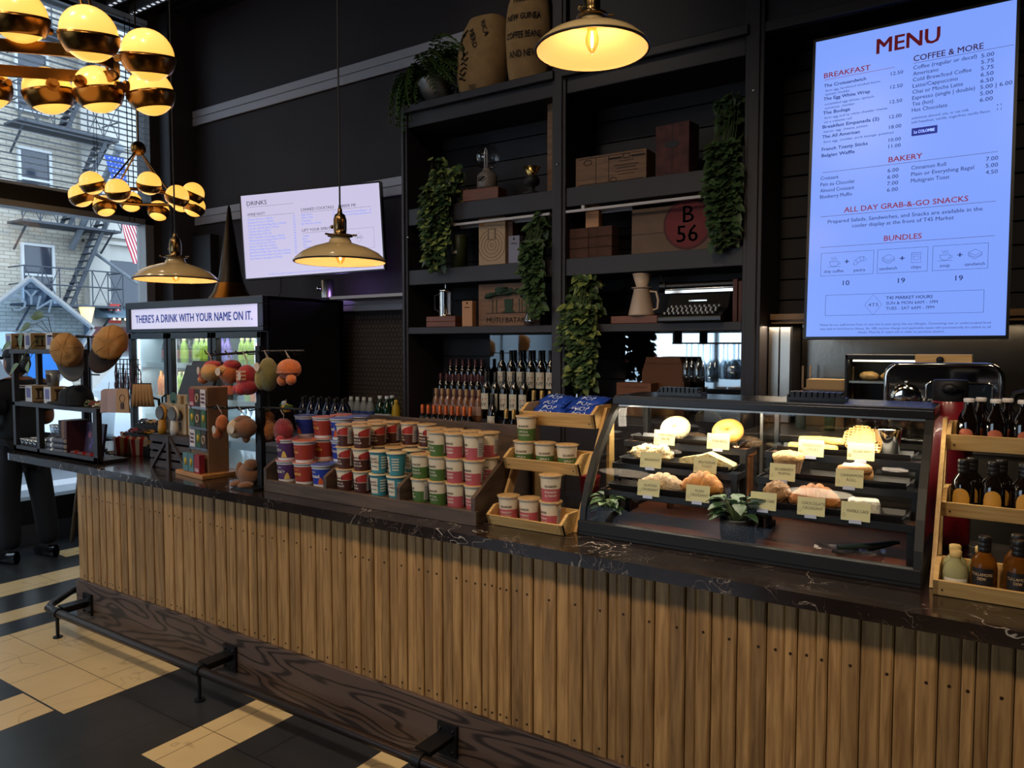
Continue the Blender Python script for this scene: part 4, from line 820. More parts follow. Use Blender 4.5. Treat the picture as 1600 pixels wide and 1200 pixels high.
def ny_fn(label, loc_, rz, group):
    o = solo('wine_bottle', MB().lathe(WINE, 16), GL_D, label, 'bottle', loc_, rz, group)
    MB().lathe([(.0148, .225), (.0148, .289), (.013, .291)], 16).build('foil', mat('black_foil', '#121113', .4), o)
    rl = .0348; q = MB(); q.grid(lambda u, v: V((rl*sin((u-.5)*1.9), -rl*cos((u-.5)*1.9), .045+.105*v)), 10, 1, 0)
    wr = lambda x, z, h=0: V(((rl+.0005)*sin(x/rl), -(rl+.0005)*cos(x/rl), h+z))
    q.text('I', .034, None, 1, 'R', .02, lambda x, z: wr(x-.008, z, .095)); q.text('NY', .032, None, 1, 'C', .02, lambda x, z: wr(x, z, .065))
    hpts = [(0, -.012), (.012, .002), (.011, .009), (.006, .011), (0, .006), (-.006, .011), (-.011, .009), (-.012, .002)]
    q.add([wr(x+.009, z, .107) for x, z in hpts], [tuple(range(8))], 2); q.build('label', [PAP, INKD, NYR], o); return o
ny = Maker(ny_fn); gw = 'dark wine bottles with heart labels'
for i in range(5): ny(f'heart-labelled dark wine bottle, {place(i, 5)} of the front row by the mirror', (-2.84+i*.074, 3.96, DECK+.14), 0, gw)
for i in range(6): ny(f'heart-labelled dark wine bottle, {place(i, 6)} of the back row at the mirror', (-2.80+i*.076, 4.085, DECK+.28), .3, gw)
ny('dark wine bottle with a heart label standing lowest in front', (-2.74, 3.89, DECK), 0, gw)
cb_ = bottle_fn('red_wine_bottle', MINI, GL_D, (.0125, .155, .21), (mat('cream_label', '#b8a98c', .7), 1.4), (.06, .12), 14, extra={'capmat': mat('maroon_foil')}, capm='foil')
for i in range(2): cb_(f'small red wine bottle with cream label beside the middle post, {("left", "right")[i]} one', (-2.345+i*.06, 4.04, DECK+.28), 0, 'cream-label wine bottles')
gc = bottle_fn('champagne_bottle', SPLIT, GL_D, (.0145, .12, .2), (mat('gold_label', '#8a6a3a', .5), 1.3), (.03, .075), 14, extra={'capmat': mat('gold_foil', '#a98a52', .3, .7)}, capm='foil')
for i in range(3): gc(f'small champagne bottle with gold foil, {place(i, 3)} behind the blue snack packets', (-2.62+i*.058, 3.87, DECK), 0, 'gold-foil champagne bottles')
for i in range(3): gc(f'small champagne bottle with gold foil, {place(i, 3)} of upper row by the middle post', (-2.47+i*.06, 3.96, DECK+.12), 0, 'gold-foil champagne bottles')
# ================================================================ cups
def oat_profile(): return [(.001, 0), (.0325, 0), (.033, .003), (.0385, .088), (.0425, .0885), (.043, .091), (.0425, .0935)]
FOIL = mat('cup_lid', '#c09a68', .45, var=.35, vscale=60, coat=.2); CREAM = mat('cup_cream', '#d8c9b0', .5)
TXW = mat('cup_text_white', '#e6dccb', .6); TXB = mat('cup_text_dark', '#33241f', .6); PANEL = mat('cup_panel', '#b9b4b0', .6)
def oat_cup(low, lines, arch=None, txt=TXW, up=CREAM, panel=True, brand='QUAKER'):
    def fn(label, loc_, rz, group):
        rr = lambda z: .033 + .0055*(z/.088)
        b = MB(); zs = [0, .003, .046, .088]
        for a, c_, mi in ((0, 2, 1), (2, 3, 0)):
            b.lathe([(rr(z), z) for z in zs[a:c_+1]], 28, (0, 0, 0), mi, cap=(a == 0))
        b.lathe([(rr(.088), .088), (.0425, .0885), (.043, .091), (.0425, .0935)], 28, (0, 0, 0), 0, cap=False)
        o = solo('oatmeal_cup', b, [up, low], label, 'cup', loc_, rz, group)
        MB().lathe([(.0435, .0925), (.0438, .0945), (.036, .0955), (.001, .0945)], 28).add([(.036, -.004, .0945), (.05, -.006, .092), (.05, .006, .092), (.036, .004, .0945)], [(0, 1, 2, 3)]).build('lid', FOIL, o)
        q = MB(); W_ = lambda z0, h=.0006: (lambda x, z: V(((rr(z0+z)+h)*sin(x/.036), -(rr(z0+z)+h)*cos(x/.036), z0+z)))
        if arch: 
            for sx in (-1, 1): q.grid(lambda u, v, sx=sx: W_(.046, .0003)(sx*(.012+.05*u), .002+.034*v*(1-.5*(1-u)**2)), 10, 4, 2)
        q.text(brand, .0115, None, 1, 'C', .02, W_(.052))
        for i, t in enumerate(lines): q.text(t, .0105, None, 0, 'C', .016, W_(.031-.0125*i), sx=min(1.15, 6.2/len(t)*1.15))
        if panel: q.grid(lambda u, v: W_(.012, .0004)(.062+.042*u, .062*v), 6, 1, 3)
        if panel:
            for k in range(7): q.grid(lambda u, v, k=k: W_(.018+.007*k, .0008)(.066+(.034-.006*(k % 3))*u, .0022*v), 5, 1, 1)
        q.build('label', [txt, TXB, arch or low, PANEL], o); return o
    return Maker(fn)
GREEN = mat('cup_green', '#4a6a35', .45); PINK = mat('cup_pink', '#b0555c', .45); BROWN = mat('cup_brown', '#46241f', .45); REDA = mat('cup_red', '#a5342f', .45)
apple = oat_cup(GREEN, ('APPLES &', 'CINNAMON')); straw = oat_cup(PINK, ('STRAWBERRY', '& CREAM')); maple = oat_cup(BROWN, ('MAPLE &', 'BROWN SUGAR'), REDA)
TEAL = mat('cup_teal', '#3f8796', .45); TEALP = mat('cup_white_panel', '#d5cdb8', .55)
def teal_fn(label, loc_, rz, group):
    rr = lambda z: .031 + .008*(z/.085)
    b = MB().lathe([(rr(0), 0), (rr(.085), .085)], 28, mi=0); b.lathe([(rr(.085), .085), (.0425, .0855), (.043, .089), (.042, .091)], 28, mi=1, cap=False)
    o = solo('oatmeal_cup', b, [TEAL, TEALP], label, 'cup', loc_, rz, group); MB().lathe([(.043, .0895), (.0432, .092), (.001, .0925)], 28).build('lid', mat('cup_lid_plain', '#c8b48c', .5), o)
    q = MB(); W_ = lambda z0, h=.0006: (lambda x, z: V(((rr(z0+z)+h)*sin(x/.036), -(rr(z0+z)+h)*cos(x/.036), z0+z)))
    q.grid(lambda u, v: W_(.012, .0004)(-.022+.044*u, .064*v), 8, 1, 0); q.text("BOB'S", .012, None, 1, 'C', .02, W_(.055, .001)); q.text('RED MILL', .012, None, 1, 'C', .02, W_(.042, .001)); q.text('OATMEAL', .008, None, 2, 'C', .01, W_(.026, .001))
    for k in range(5): q.grid(lambda u, v, k=k: W_(.02+.011*k, .0005)(.032+.03*u, .005*v), 5, 1, 0)
    q.build('label', [TEALP, mat('cup_text_red', '#7a2d25', .6), TXB], o); return o
teal = Maker(teal_fn)
def cereal_cup(body, word, small, tcol, lidm, band=None):
    def fn(label, loc_, rz, group):
        rr = lambda z: .040 + .0095*(z/.09)
        b = MB().lathe([(rr(0), 0), (rr(.012), .012)], 32, mi=1); b.lathe([(rr(.012), .012), (rr(.08), .08)], 32, mi=0, cap=False); b.lathe([(rr(.08), .08), (rr(.09), .09), (.0525, .0905), (.053, .0945), (.052, .097)], 32, mi=1, cap=False)
        o = solo('cereal_cup', b, [body, WHITE], label, 'cup', loc_, rz, group); MB().lathe([(.053, .0955), (.0535, .0975), (.045, .0985), (.001, .098)], 32).build('lid', lidm, o)
        q = MB(); W_ = lambda z0: (lambda x, z: V(((rr(z0+z)+.0007)*sin(x/.045), -(rr(z0+z)+.0007)*cos(x/.045), z0+z)))
        q.text(word, .021, None, 0, 'C', .03, W_(.042), sx=min(1, 6.5/len(word))); q.text(small, .008, None, 0, 'C', .02, W_(.064))
        if band: q.grid(lambda u, v: W_(.014)(.02+.03*u, .03*v*sin(pi*u)), 10, 3, 1)
        q.grid(lambda u, v: W_(.014)(-.085+.035*u, .06*v), 6, 1, 2)
        for k in range(8): q.grid(lambda u, v, k=k: (lambda p: V((p.x*1.006, p.y*1.006, p.z)))(W_(.02)(-.08+.003*k*1.1, .02*v+.001*u)), 1, 1, 3)
        q.build('label', [tcol, band or body, mat('nutrition_white', '#cfc9c4', .6), TXB], o); return o
    return Maker(fn)
cheer = cereal_cup(mat('cup_brick_red', '#9c3a2c', .4), 'Cheerios', 'HONEY NUT', mat('cup_text_yellow', '#e2ad52', .6), mat('lid_orange', '#b5654a', .45, var=.3, vscale=40))
frost = cereal_cup(mat('cup_royal_blue', '#263c9c', .4), 'Frosted', 'FLAKES', TXW, mat('lid_blue', '#4a5aa0', .45, var=.4, vscale=30), mat('cup_orange', '#c8562c', .5))
raisin = cereal_cup(mat('cup_plum', '#4c2f5e', .4), 'Raisin', 'BRAN', TXW, mat('lid_rose', '#a4505c', .45, var=.3, vscale=40), mat('cup_sun', '#d5b05a', .5))
# ================================================================ dark walnut cup bin
WAL = wood('dark_walnut', '#3f3026', '#5d4a3c', 'X', 4, 10, .5, 2, .1)
WALZ = wood('dark_walnut_side', '#3a2c23', '#57453a', 'Y', 4, 10, .5, 2, .1)
bn = thing('cup_bin', 'dark walnut three-compartment bin stacked with cereal and oatmeal cups', 'bin', (-2.2, 2.17, CZ)); bo_ = (-2.2, 2.17, CZ)
b = MB(); b.box(-2.80, 2.165, CZ, -1.6, 2.183, CZ+.055); loc(b, bo_).build('front_board', WAL, bn, bevel=.002)
b = MB(); b.box(-2.78, 2.183, CZ, -1.62, 2.60, CZ+.045); loc(b, bo_).build('floor_board', WAL, bn)
b = MB(); b.box(-2.80, 2.60, CZ, -1.6, 2.618, CZ+.33); loc(b, bo_).build('back_board', WAL, bn, bevel=.002)
for i, x in enumerate((-2.80, -2.405, -1.985, -1.615)):
    hi = 1 if i == 3 else .93
    b = MB(); b.prism([(2.166, CZ), (2.166, CZ+.105), (2.19, CZ+.12), (2.50, CZ+.31*hi), (2.60, CZ+.33*hi), (2.60, CZ)], x-.009, x+.009, 'YZ'); loc(b, bo_).build('side_panel', WALZ, bn, bevel=.002)
rj = random.Random(11)
FZ = CZ+.0455
where = ('left', 'middle', 'right')
def stack(comp, col, row, X, kinds_, dz, nm):
    """kinds_: list of (maker, plain words) from the bottom up"""
    for lv, (mk, words) in enumerate(kinds_):
        pos = f"{('bottom', 'second', 'third')[lv]} in {ORD[col]} stack, {('front', 'second', 'third')[row]} row, {where[comp]} bin"
        mk(f"{words}, {pos}", (X+rj.uniform(-.002, .002), ((2.24, 2.352, 2.464) if comp == 0 else (2.233, 2.328, 2.423))[row]+rj.uniform(-.002, .002), FZ+lv*dz), -.45+rj.uniform(-.35, .55), nm)
A_, S_, M_, T_ = (apple, 'green apple oatmeal cup'), (straw, 'pink strawberry oatmeal cup'), (maple, 'brown maple oatmeal cup'), (teal, 'teal oatmeal cup')
C_, F_, R_ = (cheer, 'red cereal cup'), (frost, 'blue cereal cup'), (raisin, 'plum cereal cup')
g1, g2, g3 = 'cereal cups in the left bin', 'oatmeal cups in the middle bin', 'oatmeal cups in the right bin'
for row, cols in enumerate(([[R_, R_], [C_, C_], [F_]], [[C_, R_, F_], [C_, C_, C_], [F_, F_, F_]], [[R_, F_], [C_, C_, C_], [C_, C_, F_]])):
    for col, ks in enumerate(cols): stack(0, col, row, -2.733+col*.118, ks, .0985, g1)
for row, cols in enumerate(([[M_, M_, M_], [M_, M_, M_], [T_, T_], [T_, T_]], [[M_]*3, [M_]*3, [T_, M_], [M_, T_]], [[M_]*3, [M_]*3, [M_]*3, [M_]*3])):
    for col, ks in enumerate(cols): stack(1, col, row, -2.345+col*.098, ks, .0958, g2)
for row, cols in enumerate(([[A_, A_], [A_, A_, A_], [S_]*3, [S_]*3], [[A_]*3, [A_]*3, [S_]*3, [S_]*3])):
    for col, ks in enumerate(cols): stack(2, col, row, -1.923+col*.088, ks, .0958, g3)
# ================================================================ bamboo tier stands
BAM = wood('bamboo', '#c09355', '#dcb477', 'X', 6, 14, .45, 1, .06)
BAMD = wood('bamboo_side', '#b78d52', '#d3a86a', 'Z', 6, 14, .45, 1, .06)
def tier_stand(lab, X0, X1, trays, rail, O):
    t = thing('tier_stand', lab, 'display stand', O); 
    for y0, z0, dp, h in trays:
        b = MB(); fl_ = .035   # flared tray: front board leans out, sides slanted
        b.prism([(y0, z0), (y0+.012, z0), (y0-.018+.012, z0+h), (y0-.018, z0+h)], X0, X1, 'YZ'); b.box(X0+.01, y0, z0, X1-.01, y0+dp, z0+.009); b.box(X0, y0+dp-.012, z0, X1, y0+dp, z0+h+.03)
        for x in (X0, X1-.012): b.prism([(y0, z0), (y0-.018, z0+h), (y0+.03, z0+h+.03), (y0+dp, z0+h+.03), (y0+dp, z0)], x, x+.012, 'YZ')
        tr = loc(b, O).build('tray', BAM, t, bevel=.0015)
        q = MB()
        for x in (X0+.012, X1-.03): q.cyl((x+.009, y0-.008, z0+.018), (x+.009, y0-.001, z0+.018), .0028, n=8)
        loc(q, O).build('screw', mat('screw_dark', '#3b2d20', .5, .5), tr)
    for x in (X0-.013, X1+.001):
        b = MB(); (ya, za), (yb_, zb) = rail; b.prism([(ya, za), (ya+.05, za), (yb_+.05, zb), (yb_, zb)], x, x+.012, 'YZ'); b.prism([(ya+.26, za), (ya+.31, za), (yb_+.06, zb-.06), (yb_+.02, zb-.03)], x, x+.012, 'YZ'); loc(b, O).build('side_rail', BAMD, t, bevel=.0015)
TS = [(2.225, CZ+.001, .125, .04), (2.335, CZ+.205, .125, .04), (2.465, CZ+.385, .13, .045)]
TS1 = [(2.225, CZ+.001, .125, .04), (2.335, CZ+.195, .125, .045), (2.455, CZ+.355, .14, .055)]
tier_stand('bamboo three-tier stand with oatmeal cups and blue snack packets', -1.585, -1.262, TS1, ((2.29, CZ+.001), (2.53, CZ+.43)), (-1.42, 2.4, CZ))
for i in range(3): straw(f'pink oatmeal cup in bamboo bottom tray, {place(i, 3)} of the front row', (-1.535+i*.092, 2.283, CZ+.0115), .3-.4*i, 'oatmeal cups on the bamboo stand')
straw('pink oatmeal cup on top of another at right end of the bamboo bottom tray', (-1.351, 2.283, CZ+.1075), .5, 'oatmeal cups on the bamboo stand')
for i in range(3): apple(f'green oatmeal cup in bamboo middle tray, {place(i, 3)} one', (-1.535+i*.095, 2.39, CZ+.206), .2+.25*i, 'oatmeal cups on the bamboo stand')
apple('green oatmeal cup stacked alone above the bamboo middle tray', (-1.53, 2.40, CZ+.302), .15, 'oatmeal cups on the bamboo stand')
PKB = mat('packet_blue', '#1f3f9a', .25, coat=.5, var=.15, vscale=30); PKW = mat('packet_white', '#b9c4e0', .5)
def packet_fn(label, loc_, rz, group):
    def top(u, v):
        e = min(1, 7*min(u, 1-u)); return V((-.066+.132*u, -.042+.084*v, .004+.015*sqrt(max(0, sin(pi*v)))*e + .004*mnoise.noise(V((u*9, v*9, 1)))))
    b = MB().grid(top, 20, 10); b.grid(lambda u, v: (lambda p: V((p.x, p.y, .004-(p.z-.004)*.25)))(top(u, 1-v)), 20, 10)
    for s in (-1, 1): b.box(s*.066-.004, -.04, .002, s*.066+.004, .04, .006)
    o = solo('snack_packet', b, PKB, label, 'packet', loc_, rz, group)
    q = MB(); wr = lambda x, z: (lambda p: p+V((0, 0, .002)))(top(min(1, max(0, (x+.066)/.132)), min(1, max(0, (z+.042)/.084))))
    q.text('POP', .034, None, 0, 'C', .012, lambda x, z: wr(x, z-.026)); q.text('FROSTED', .010, None, 0, 'C', .008, lambda x, z: wr(x, z+.012)); q.build('label', PKW, o); return o
pk = Maker(packet_fn); zt = CZ+.365
def packet(label, loc_, rot):
    o = pk(label, loc_, 0, 'blue snack packets'); o.rotation_euler = rot
for r in range(4):
    for i in range(2):
        packet(f'blue foil snack packet in bamboo top tray, {("left", "right")[i]} pile, {("front", "second", "third", "rearmost")[r]} one', (-1.5+i*.15+.008*(r % 2), 2.505+.024*r, zt+.03+.017*r), (rad(30-5*r), rad(3-4*((r+i) % 3)), rad(4*((r*2+i) % 3)-4)))
# right-hand stand with bottles
O2_ = (.2, 2.4, CZ)
tier_stand('bamboo three-tier stand of small bottles at the right end of the counter', -.14, .62, [(2.245, CZ+.001, .14, .045), (2.495, CZ+.165, .14, .045), (2.63, CZ+.345, .15, .05)], ((2.30, CZ+.001), (2.66, CZ+.44)), O2_)
def beer_fn(label, loc_, rz, group):
    o = solo('beer_bottle', MB().lathe([(.001, 0), (.03, 0), (.0315, .006), (.0315, .07), (.027, .092), (.0145, .118), (.013, .14)], 20), mat('amber_dark', '#0f0806', .08, coat=.8), label, 'bottle', loc_, rz, group)
    MB().lathe([(.0148, .137), (.0155, .140), (.0155, .146), (.0135, .149), (.001, .149)], 20).build('cap', mat('cap_tan', '#d8cfc8', .4), o)
    q = MB(); q.grid(lambda u, v: V((.0322*sin(.62*(2*u-1)), -.0322*cos(.62*(2*u-1)), .042+.016*(2*v-1)*sqrt(max(0, 1-(2*u-1)**2)))), 14, 2); q.build('label', mat('label_orange_red', '#a8583c', .6), o); return o
beer = Maker(beer_fn)
for r, y in enumerate((2.665, 2.725)):
    for i in range(10): beer(f'dark beer bottle, {place(i, 10)}, {("front", "back")[r]} row, top tray of bamboo stand', (-.085+i*.069+(.03 if r else 0), y, CZ+.3555+(.0 if r else 0)), .2*((i % 3)-1), 'beer bottles on the right stand')
def liq(nm, glassm, capm_, labm, txt, lab0):
    def fn(label, loc_, rz, group):
        o = solo(nm, MB().lathe([(.001, 0), (.029, 0), (.031, .006), (.031, .06), (.027, .078), (.0135, .092), (.0125, .105)], 20), glassm, label, 'bottle', loc_, rz, group)
        MB().lathe([(.0125, .092), (.0155, .094), (.0155, .102), (.0145, .103), (.0155, .104), (.0155, .112), (.0145, .113), (.0155, .114), (.0155, .124), (.0135, .126)], 18).build('cap', capm_, o)
        q = MB(); q.grid((lambda u, v: V((.0316*sin(.75*(2*u-1)), -.0316*cos(.75*(2*u-1)), lab0-.018+v*(.018+.022*sqrt(max(0, 1-(2*u-1)**2)))))) if not txt else (lambda u, v: V((.0316*sin(.85*(2*u-1)), -.0316*cos(.85*(2*u-1)), lab0-.018+.036*v))), 14, 2)
        for k, tt in enumerate(txt): q.text(tt, .0085, None, 1, 'C', .012, lambda x, z, k=k: V((.0322*sin(x/.031), -.0322*cos(x/.031), lab0+.002-.009*k+z)))
        q.build('label', labm, o); o.scale = (1.0, 1.0, 1.24); return o
    return Maker(fn)
cof = liq('liqueur_bottle', mat('coffee_glass', '#120b08', .08, coat=.8), mat('cap_black_ring', '#1a1819', .35), [mat('label_gold', '#c08a35', .5), TXB], (), .038)
bour = liq('whiskey_bottle', mat('whiskey_glass', '#b06a24', .05, trans=.8, ior=1.2), mat('cap_black_ring'), [mat('label_black', '#191413', .5), mat('label_tan_text', '#c9a77c', .6)], ('TULLAMORE', 'DEW'), .044)
for r in range(2):
    for i in range(9): cof(f'gold-labelled liqueur bottle, {place(i, 9)}, {("front", "back")[r]} row, middle tray of stand', (-.09+i*.074+.02*r, 2.535+.062*r, CZ+.1755), .15*((i % 3)-1), 'liqueur bottles on the right stand')
    for i in range(8): bour(f'black-labelled whiskey bottle, {place(i, 8)}, {("front", "back")[r]} row, bottom tray of stand', (-.028+i*.074+.072*r, 2.278+.068*r, CZ+.0115), .12*((i % 3)-1), 'whiskey bottles on the right stand')
def gin_fn(label, loc_, rz, group):
    o = solo('tequila_bottle', MB().lathe([(.001, 0), (.027, 0), (.03, .006), (.03, .05), (.025, .07), (.012, .084), (.0115, .1)], 20), mat('pale_spirit', '#d6cf96', .05, trans=.6, ior=1.2), label, 'bottle', loc_, rz, group)
    MB().lathe([(.013, .092), (.0145, .095), (.0145, .108), (.012, .11)], 16).build('stopper', mat('cork', '#c9a767', .6), o)
    q = MB(); q.grid(lambda u, v: V((.0306*sin((u-.5)*2.0), -.0306*cos((u-.5)*2.0), .012+.028*v)), 10, 1, 0); q.text('CASA', .011, None, 1, 'C', .01, lambda x, z: V((.0312*sin(x/.031), -.0312*cos(x/.031), .02+z))); q.build('label', [PAP, TXB], o); return o
gin = Maker(gin_fn)
for i, (x, y) in enumerate(((-.092, 2.274), (-.096, 2.336), (-.036, 2.352))): gin(f'pale yellow spirit bottle at left of the bottom tray, {("nearest", "middle", "rearmost")[i]} of three', (x, y, CZ+.0115), .1, 'pale spirit bottles')
# ================================================================ pastry case
XA, XB = -1.235, -.17
pc = thing('pastry_case', 'curved glass bakery case with black frame lit from inside', 'display case', (-.7, 2.55, CZ)); po = (-.7, 2.55, CZ)
CB = mat('case_black', '#131111', .55)
PRF = [(2.285, .985), (2.293, 1.034), (2.325, 1.115), (2.372, 1.195), (2.437, 1.27), (2.50, 1.336), (2.548, 1.378), (2.575, 1.395)]
def thick(pr_, t):
    out = []
    for i, (y, z) in enumerate(pr_):
        a = pr_[max(0, i-1)]; c_ = pr_[min(len(pr_)-1, i+1)]; d = V((c_[0]-a[0], c_[1]-a[1])).normalized(); out.append((y+d.y*t, z-d.x*t))
    return out
b = MB(); b.box(XA, 2.275, CZ, XB, 2.86, CZ+.02); b.box(XA, 2.272, CZ+.012, XB, 2.30, CZ+.052); b.box(XA, 2.84, CZ, XB, 2.86, CZ+.05); loc(b, po).build('base', CB, pc, bevel=.003)
b = MB(); b.box(XA+.01, 2.30, CZ+.02, XB-.01, 2.84, CZ+.024); loc(b, po).build('deck', wood('case_wood', '#5f3526', '#8a5238', 'X', 3, 8, .35, 2, .05), pc)
b = MB(); b.box(XA, 2.56, 1.385, XB, 2.84, 1.412); b.box(XA, 2.545, 1.378, XB, 2.575, 1.405); loc(b, po).build('top', mat('case_top', '#2b2a2b', .25, .5), pc, bevel=.003)
b = MB()
for xa, xb in ((XA, XA+.022), (XB-.022, XB)):
    b = MB(); inn = thick(PRF, .028); b.prism(PRF + inn[::-1], xa, xb, 'YZ'); b.box(xa, 2.83, CZ+.02, xb, 2.86, 1.39); b.box(xa, 2.285, CZ+.02, xb, 2.84, CZ+.04); b.box(xa, 2.56, 1.37, xb, 2.84, 1.39); loc(b, po).build('end_frame', CB, pc, bevel=.002)
b = MB(); b.box(XA, 2.55, 1.372, XB, 2.57, 1.382); b.box(XA+.02, 2.84, 1.36, XB-.02, 2.86, 1.39); b.box(-.71, 2.845, CZ+.03, -.695, 2.857, 1.38); b.box(-.76, 2.835, CZ+.03, -.75, 2.842, 1.38); loc(b, po).build('rear_rail', mat('case_aluminium', '#a9a7a2', .35, .9), pc)
b = MB(); gp = thick(PRF, .006); b.grid(lambda u, v: V((XA+.022+(XB-XA-.044)*u, gp[min(7, int(round(v*7)))][0], gp[min(7, int(round(v*7)))][1])), 1, 7); loc(b, po).build('front_glass', thin_glass('case_glass', (.98, .99, .98), .0), pc)
for x in (XA+.008, XB-.012):
    b = MB(); b.prism(thick(PRF, .015)+[(2.83, 1.385), (2.83, CZ+.04)], x, x+.003, 'YZ'); loc(b, po).build('side_glass', thin_glass('case_glass'), pc)
for xa, xb, y in ((XA+.02, -.69, 2.852), (-.77, XB-.02, 2.838)): b = MB(); b.box(xa, y, CZ+.03, xb, y+.003, 1.37); loc(b, po).build('rear_door', thin_glass('rear_glass', (.8, .8, .8), .08), pc)
b = MB(); b.box(XA+.04, 2.60, 1.372, XB-.04, 2.625, 1.383); loc(b, po).build('light_strip', mat('case_led', '#ffffff', emit='#ffedc8', es=6.0), pc)
light('case_light', 'AREA', (-.7, 2.58, 1.368), 5.5, (1, .90, .70), (rad(8), 0, 0), shape='RECTANGLE', size=1.0, size_y=.03)
light('case_light', 'AREA', (-1.19, 2.62, 1.366), 1.5, (1, .90, .70), (0, rad(-20), 0), shape='RECTANGLE', size=.03, size_y=.3)
for i, (px0, px1, ww) in enumerate(((1028, 1095, .14), (1262, 1345, .17))):
    a = onZ(px0, 617, 1.413); c_ = onZ(px1, 620, 1.413); q = MB(); L1 = c_.x-a.x
    q.box(-L1/2, -.035, 0, L1/2, .035, .012)
    for k in range(9): q.box(-L1/2+.01+k*(L1-.02)/9, -.03, .012, -L1/2+.01+(k+.7)*(L1-.02)/9, .03, .03)
    for s in (-1, 1): q.ball((s*(L1/2-.006), -.03, .016), .006, 8, 6)
    solo('case_vent', q, mat('vent_black', '#121214', .35), f'black ribbed box on top of the pastry case, {("left", "right")[i]} one', 'vent box', ((a.x+c_.x)/2, 2.68, 1.413), 0, 'ribbed boxes on the pastry case')
# risers and trays
IRON = mat('tray_black', '#1b1a1c', .4); TW = wood('riser_wood', '#70452a', '#94623c', 'X', 4, 10, .4, 2, .05)
for ri, (xa, xb) in enumerate(((-1.205, -.745), (-.675, -.20))):
    t = thing('pastry_riser', f'black three-step metal riser with wooden shelves, {("left", "right")[ri]} in the pastry case', 'riser', ((xa+xb)/2, 2.5, CZ+.025), 0, 'risers in the pastry case'); ro = t.location.copy()
    for k, (y, z) in enumerate(((2.40, 1.078), (2.50, 1.160), (2.60, 1.233))):
        b = MB(); b.box(xa, y, z-.014, xb, y+.1, z-.004); loc(b, ro).build('shelf', TW if k != 1 else IRON, t)
        b = MB(); b.box(xa-.004, y-.006, z-.018, xb+.004, y, z+.004); b.box(xa-.004, y, z-.018, xa, y+.1, z+.004); b.box(xb, y, z-.018, xb+.004, y+.1, z+.004); loc(b, ro).build('shelf_edge', IRON, t)
        for x in (xa, xb-.02):
            b = MB(); b.box(x, y, CZ+.025, x+.02, y+.02, z-.014); loc(b, ro).build('leg', IRON, t)
    for x in (xa, xb-.012):
        b = MB(); b.box(x, 2.42, CZ+.025, x+.012, 2.7, CZ+.045); b.box(x, 2.42, CZ+.085, x+.012, 2.7, CZ+.1); b.cyl((x+.006, 2.43, CZ+.04), (x+.006, 2.69, CZ+.13), .005, n=6); b.cyl((x+.006, 2.69, CZ+.04), (x+.006, 2.43, CZ+.13), .005, n=6); loc(b, ro).build('side_brace', IRON, t)
def tray_fn(label, loc_, rz, group):
    b = MB(); w, d, h, e = .145, .047, .02, .012
    b.box(-w, -d, 0, w, d, .004)
    for s in (-1, 1): b.prism([(s*w, 0), (s*w, .004), (s*(w+e), h), (s*(w+e-.004), h), (s*(w-.004), .003)], -d, d, 'XZ'); b.prism([(s*d, 0), (s*(d+e), h), (s*(d+e-.004), h), (s*(d-.004), .003)], -w, w, 'YZ')
    return solo('pastry_tray', b, IRON, label, 'tray', loc_, rz, group)
trm = Maker(tray_fn); TRP = {}
for ri, cx in enumerate((-.975, -.437)):
    for k, (y, z) in enumerate(((2.452, 1.0835), (2.552, 1.1655), (2.652, 1.2385))):
        o = trm(f'black tray on the {("bottom", "middle", "top")[k]} step of the {("left", "right")[ri]} pastry riser', (cx, y, z), 0, 'black pastry trays'); o.scale = (1.38 if ri == 0 else 1.4, .92, 1); TRP[ri, k] = (y, z+.005)
# pastries
def pm(nm, col, var=.3, sc=30, bump=.5, bs=70, rough=.55): return mat(nm, col, rough, var=var, vscale=sc, bump=bump, bscale=bs)
CRO = pm('croissant_crust', '#b0743a', .4, 40); CROA = pm('almond_crust', '#b59a7a', .35, 50, .8); CROC = pm('chocolate_crust', '#9a6030', .45, 40); SEED = pm('seeded_crust', '#d9c79a', .3, 140, .8, 160); PLB = pm('bagel_crust', '#c98f42', .25, 18, .1, .25)
KNOB = pm('roll_crust', '#d2b98c', .3, 60, 1.0, 90); TOAST = pm('toast_crumb', '#cdb886', .25, 120, .7, 120); CAKE = pm('crumb_cake', '#8a6440', .4, 80, 1.0, 80); MUF = pm('muffin_top', '#c39a62', .35, 40, .7); MCUP = mat('muffin_paper', '#8a6a55', .7); ICE = pm('icing', '#e0d2b8', .1, 30, .3); SWIRL = pm('cinnamon_dough', '#a8794c', .4, 30, .5); WAF = pm('waffle_crust', '#cba468', .3, 30, .4); STK = pm('toast_stick', '#c9a45e', .3, 40, .5); COOK = pm('sugar_cake', '#cfc8bc', .3, 70, .8)
BREAD = pm('dark_bread', '#5a4632', .4, 60, .8)
PS_ = 1.16   # bakery goods drawn a little larger
def at_tray(px, ri, k): y, z = TRP[ri, k]; return V((onY(px, 700, y).x, y, z))
def croissant(label, px, ri, k, m, flat=1.0, L=.06):
    b = MB(); pts = []; rs = []; N = 26
    for i in range(N+1):
        t = i/N*2-1; rs.append((.008+.027*(1-abs(t)**1.7))*(1+.22*abs(sin(t*10))**.7)*flat**.5); pts.append((L*t, -.018*t*t*1.2+.006, .027*flat*(1-.25*t*t)))
    b.tube(pts, rs, 14); p = at_tray(px, ri, k); return solo('croissant', b, m, label, 'pastry', p, .15)
croissant('almond croissant dusted with sugar behind the left bottom card', 1035, 0, 0, CROA, .75, .072); croissant('plain brown croissant on the left bottom tray', 1098, 0, 0, CRO, 1.1, .058)
croissant('chocolate croissant on the right bottom tray behind the middle card', 1275, 1, 0, CROC, 1.0, .062)
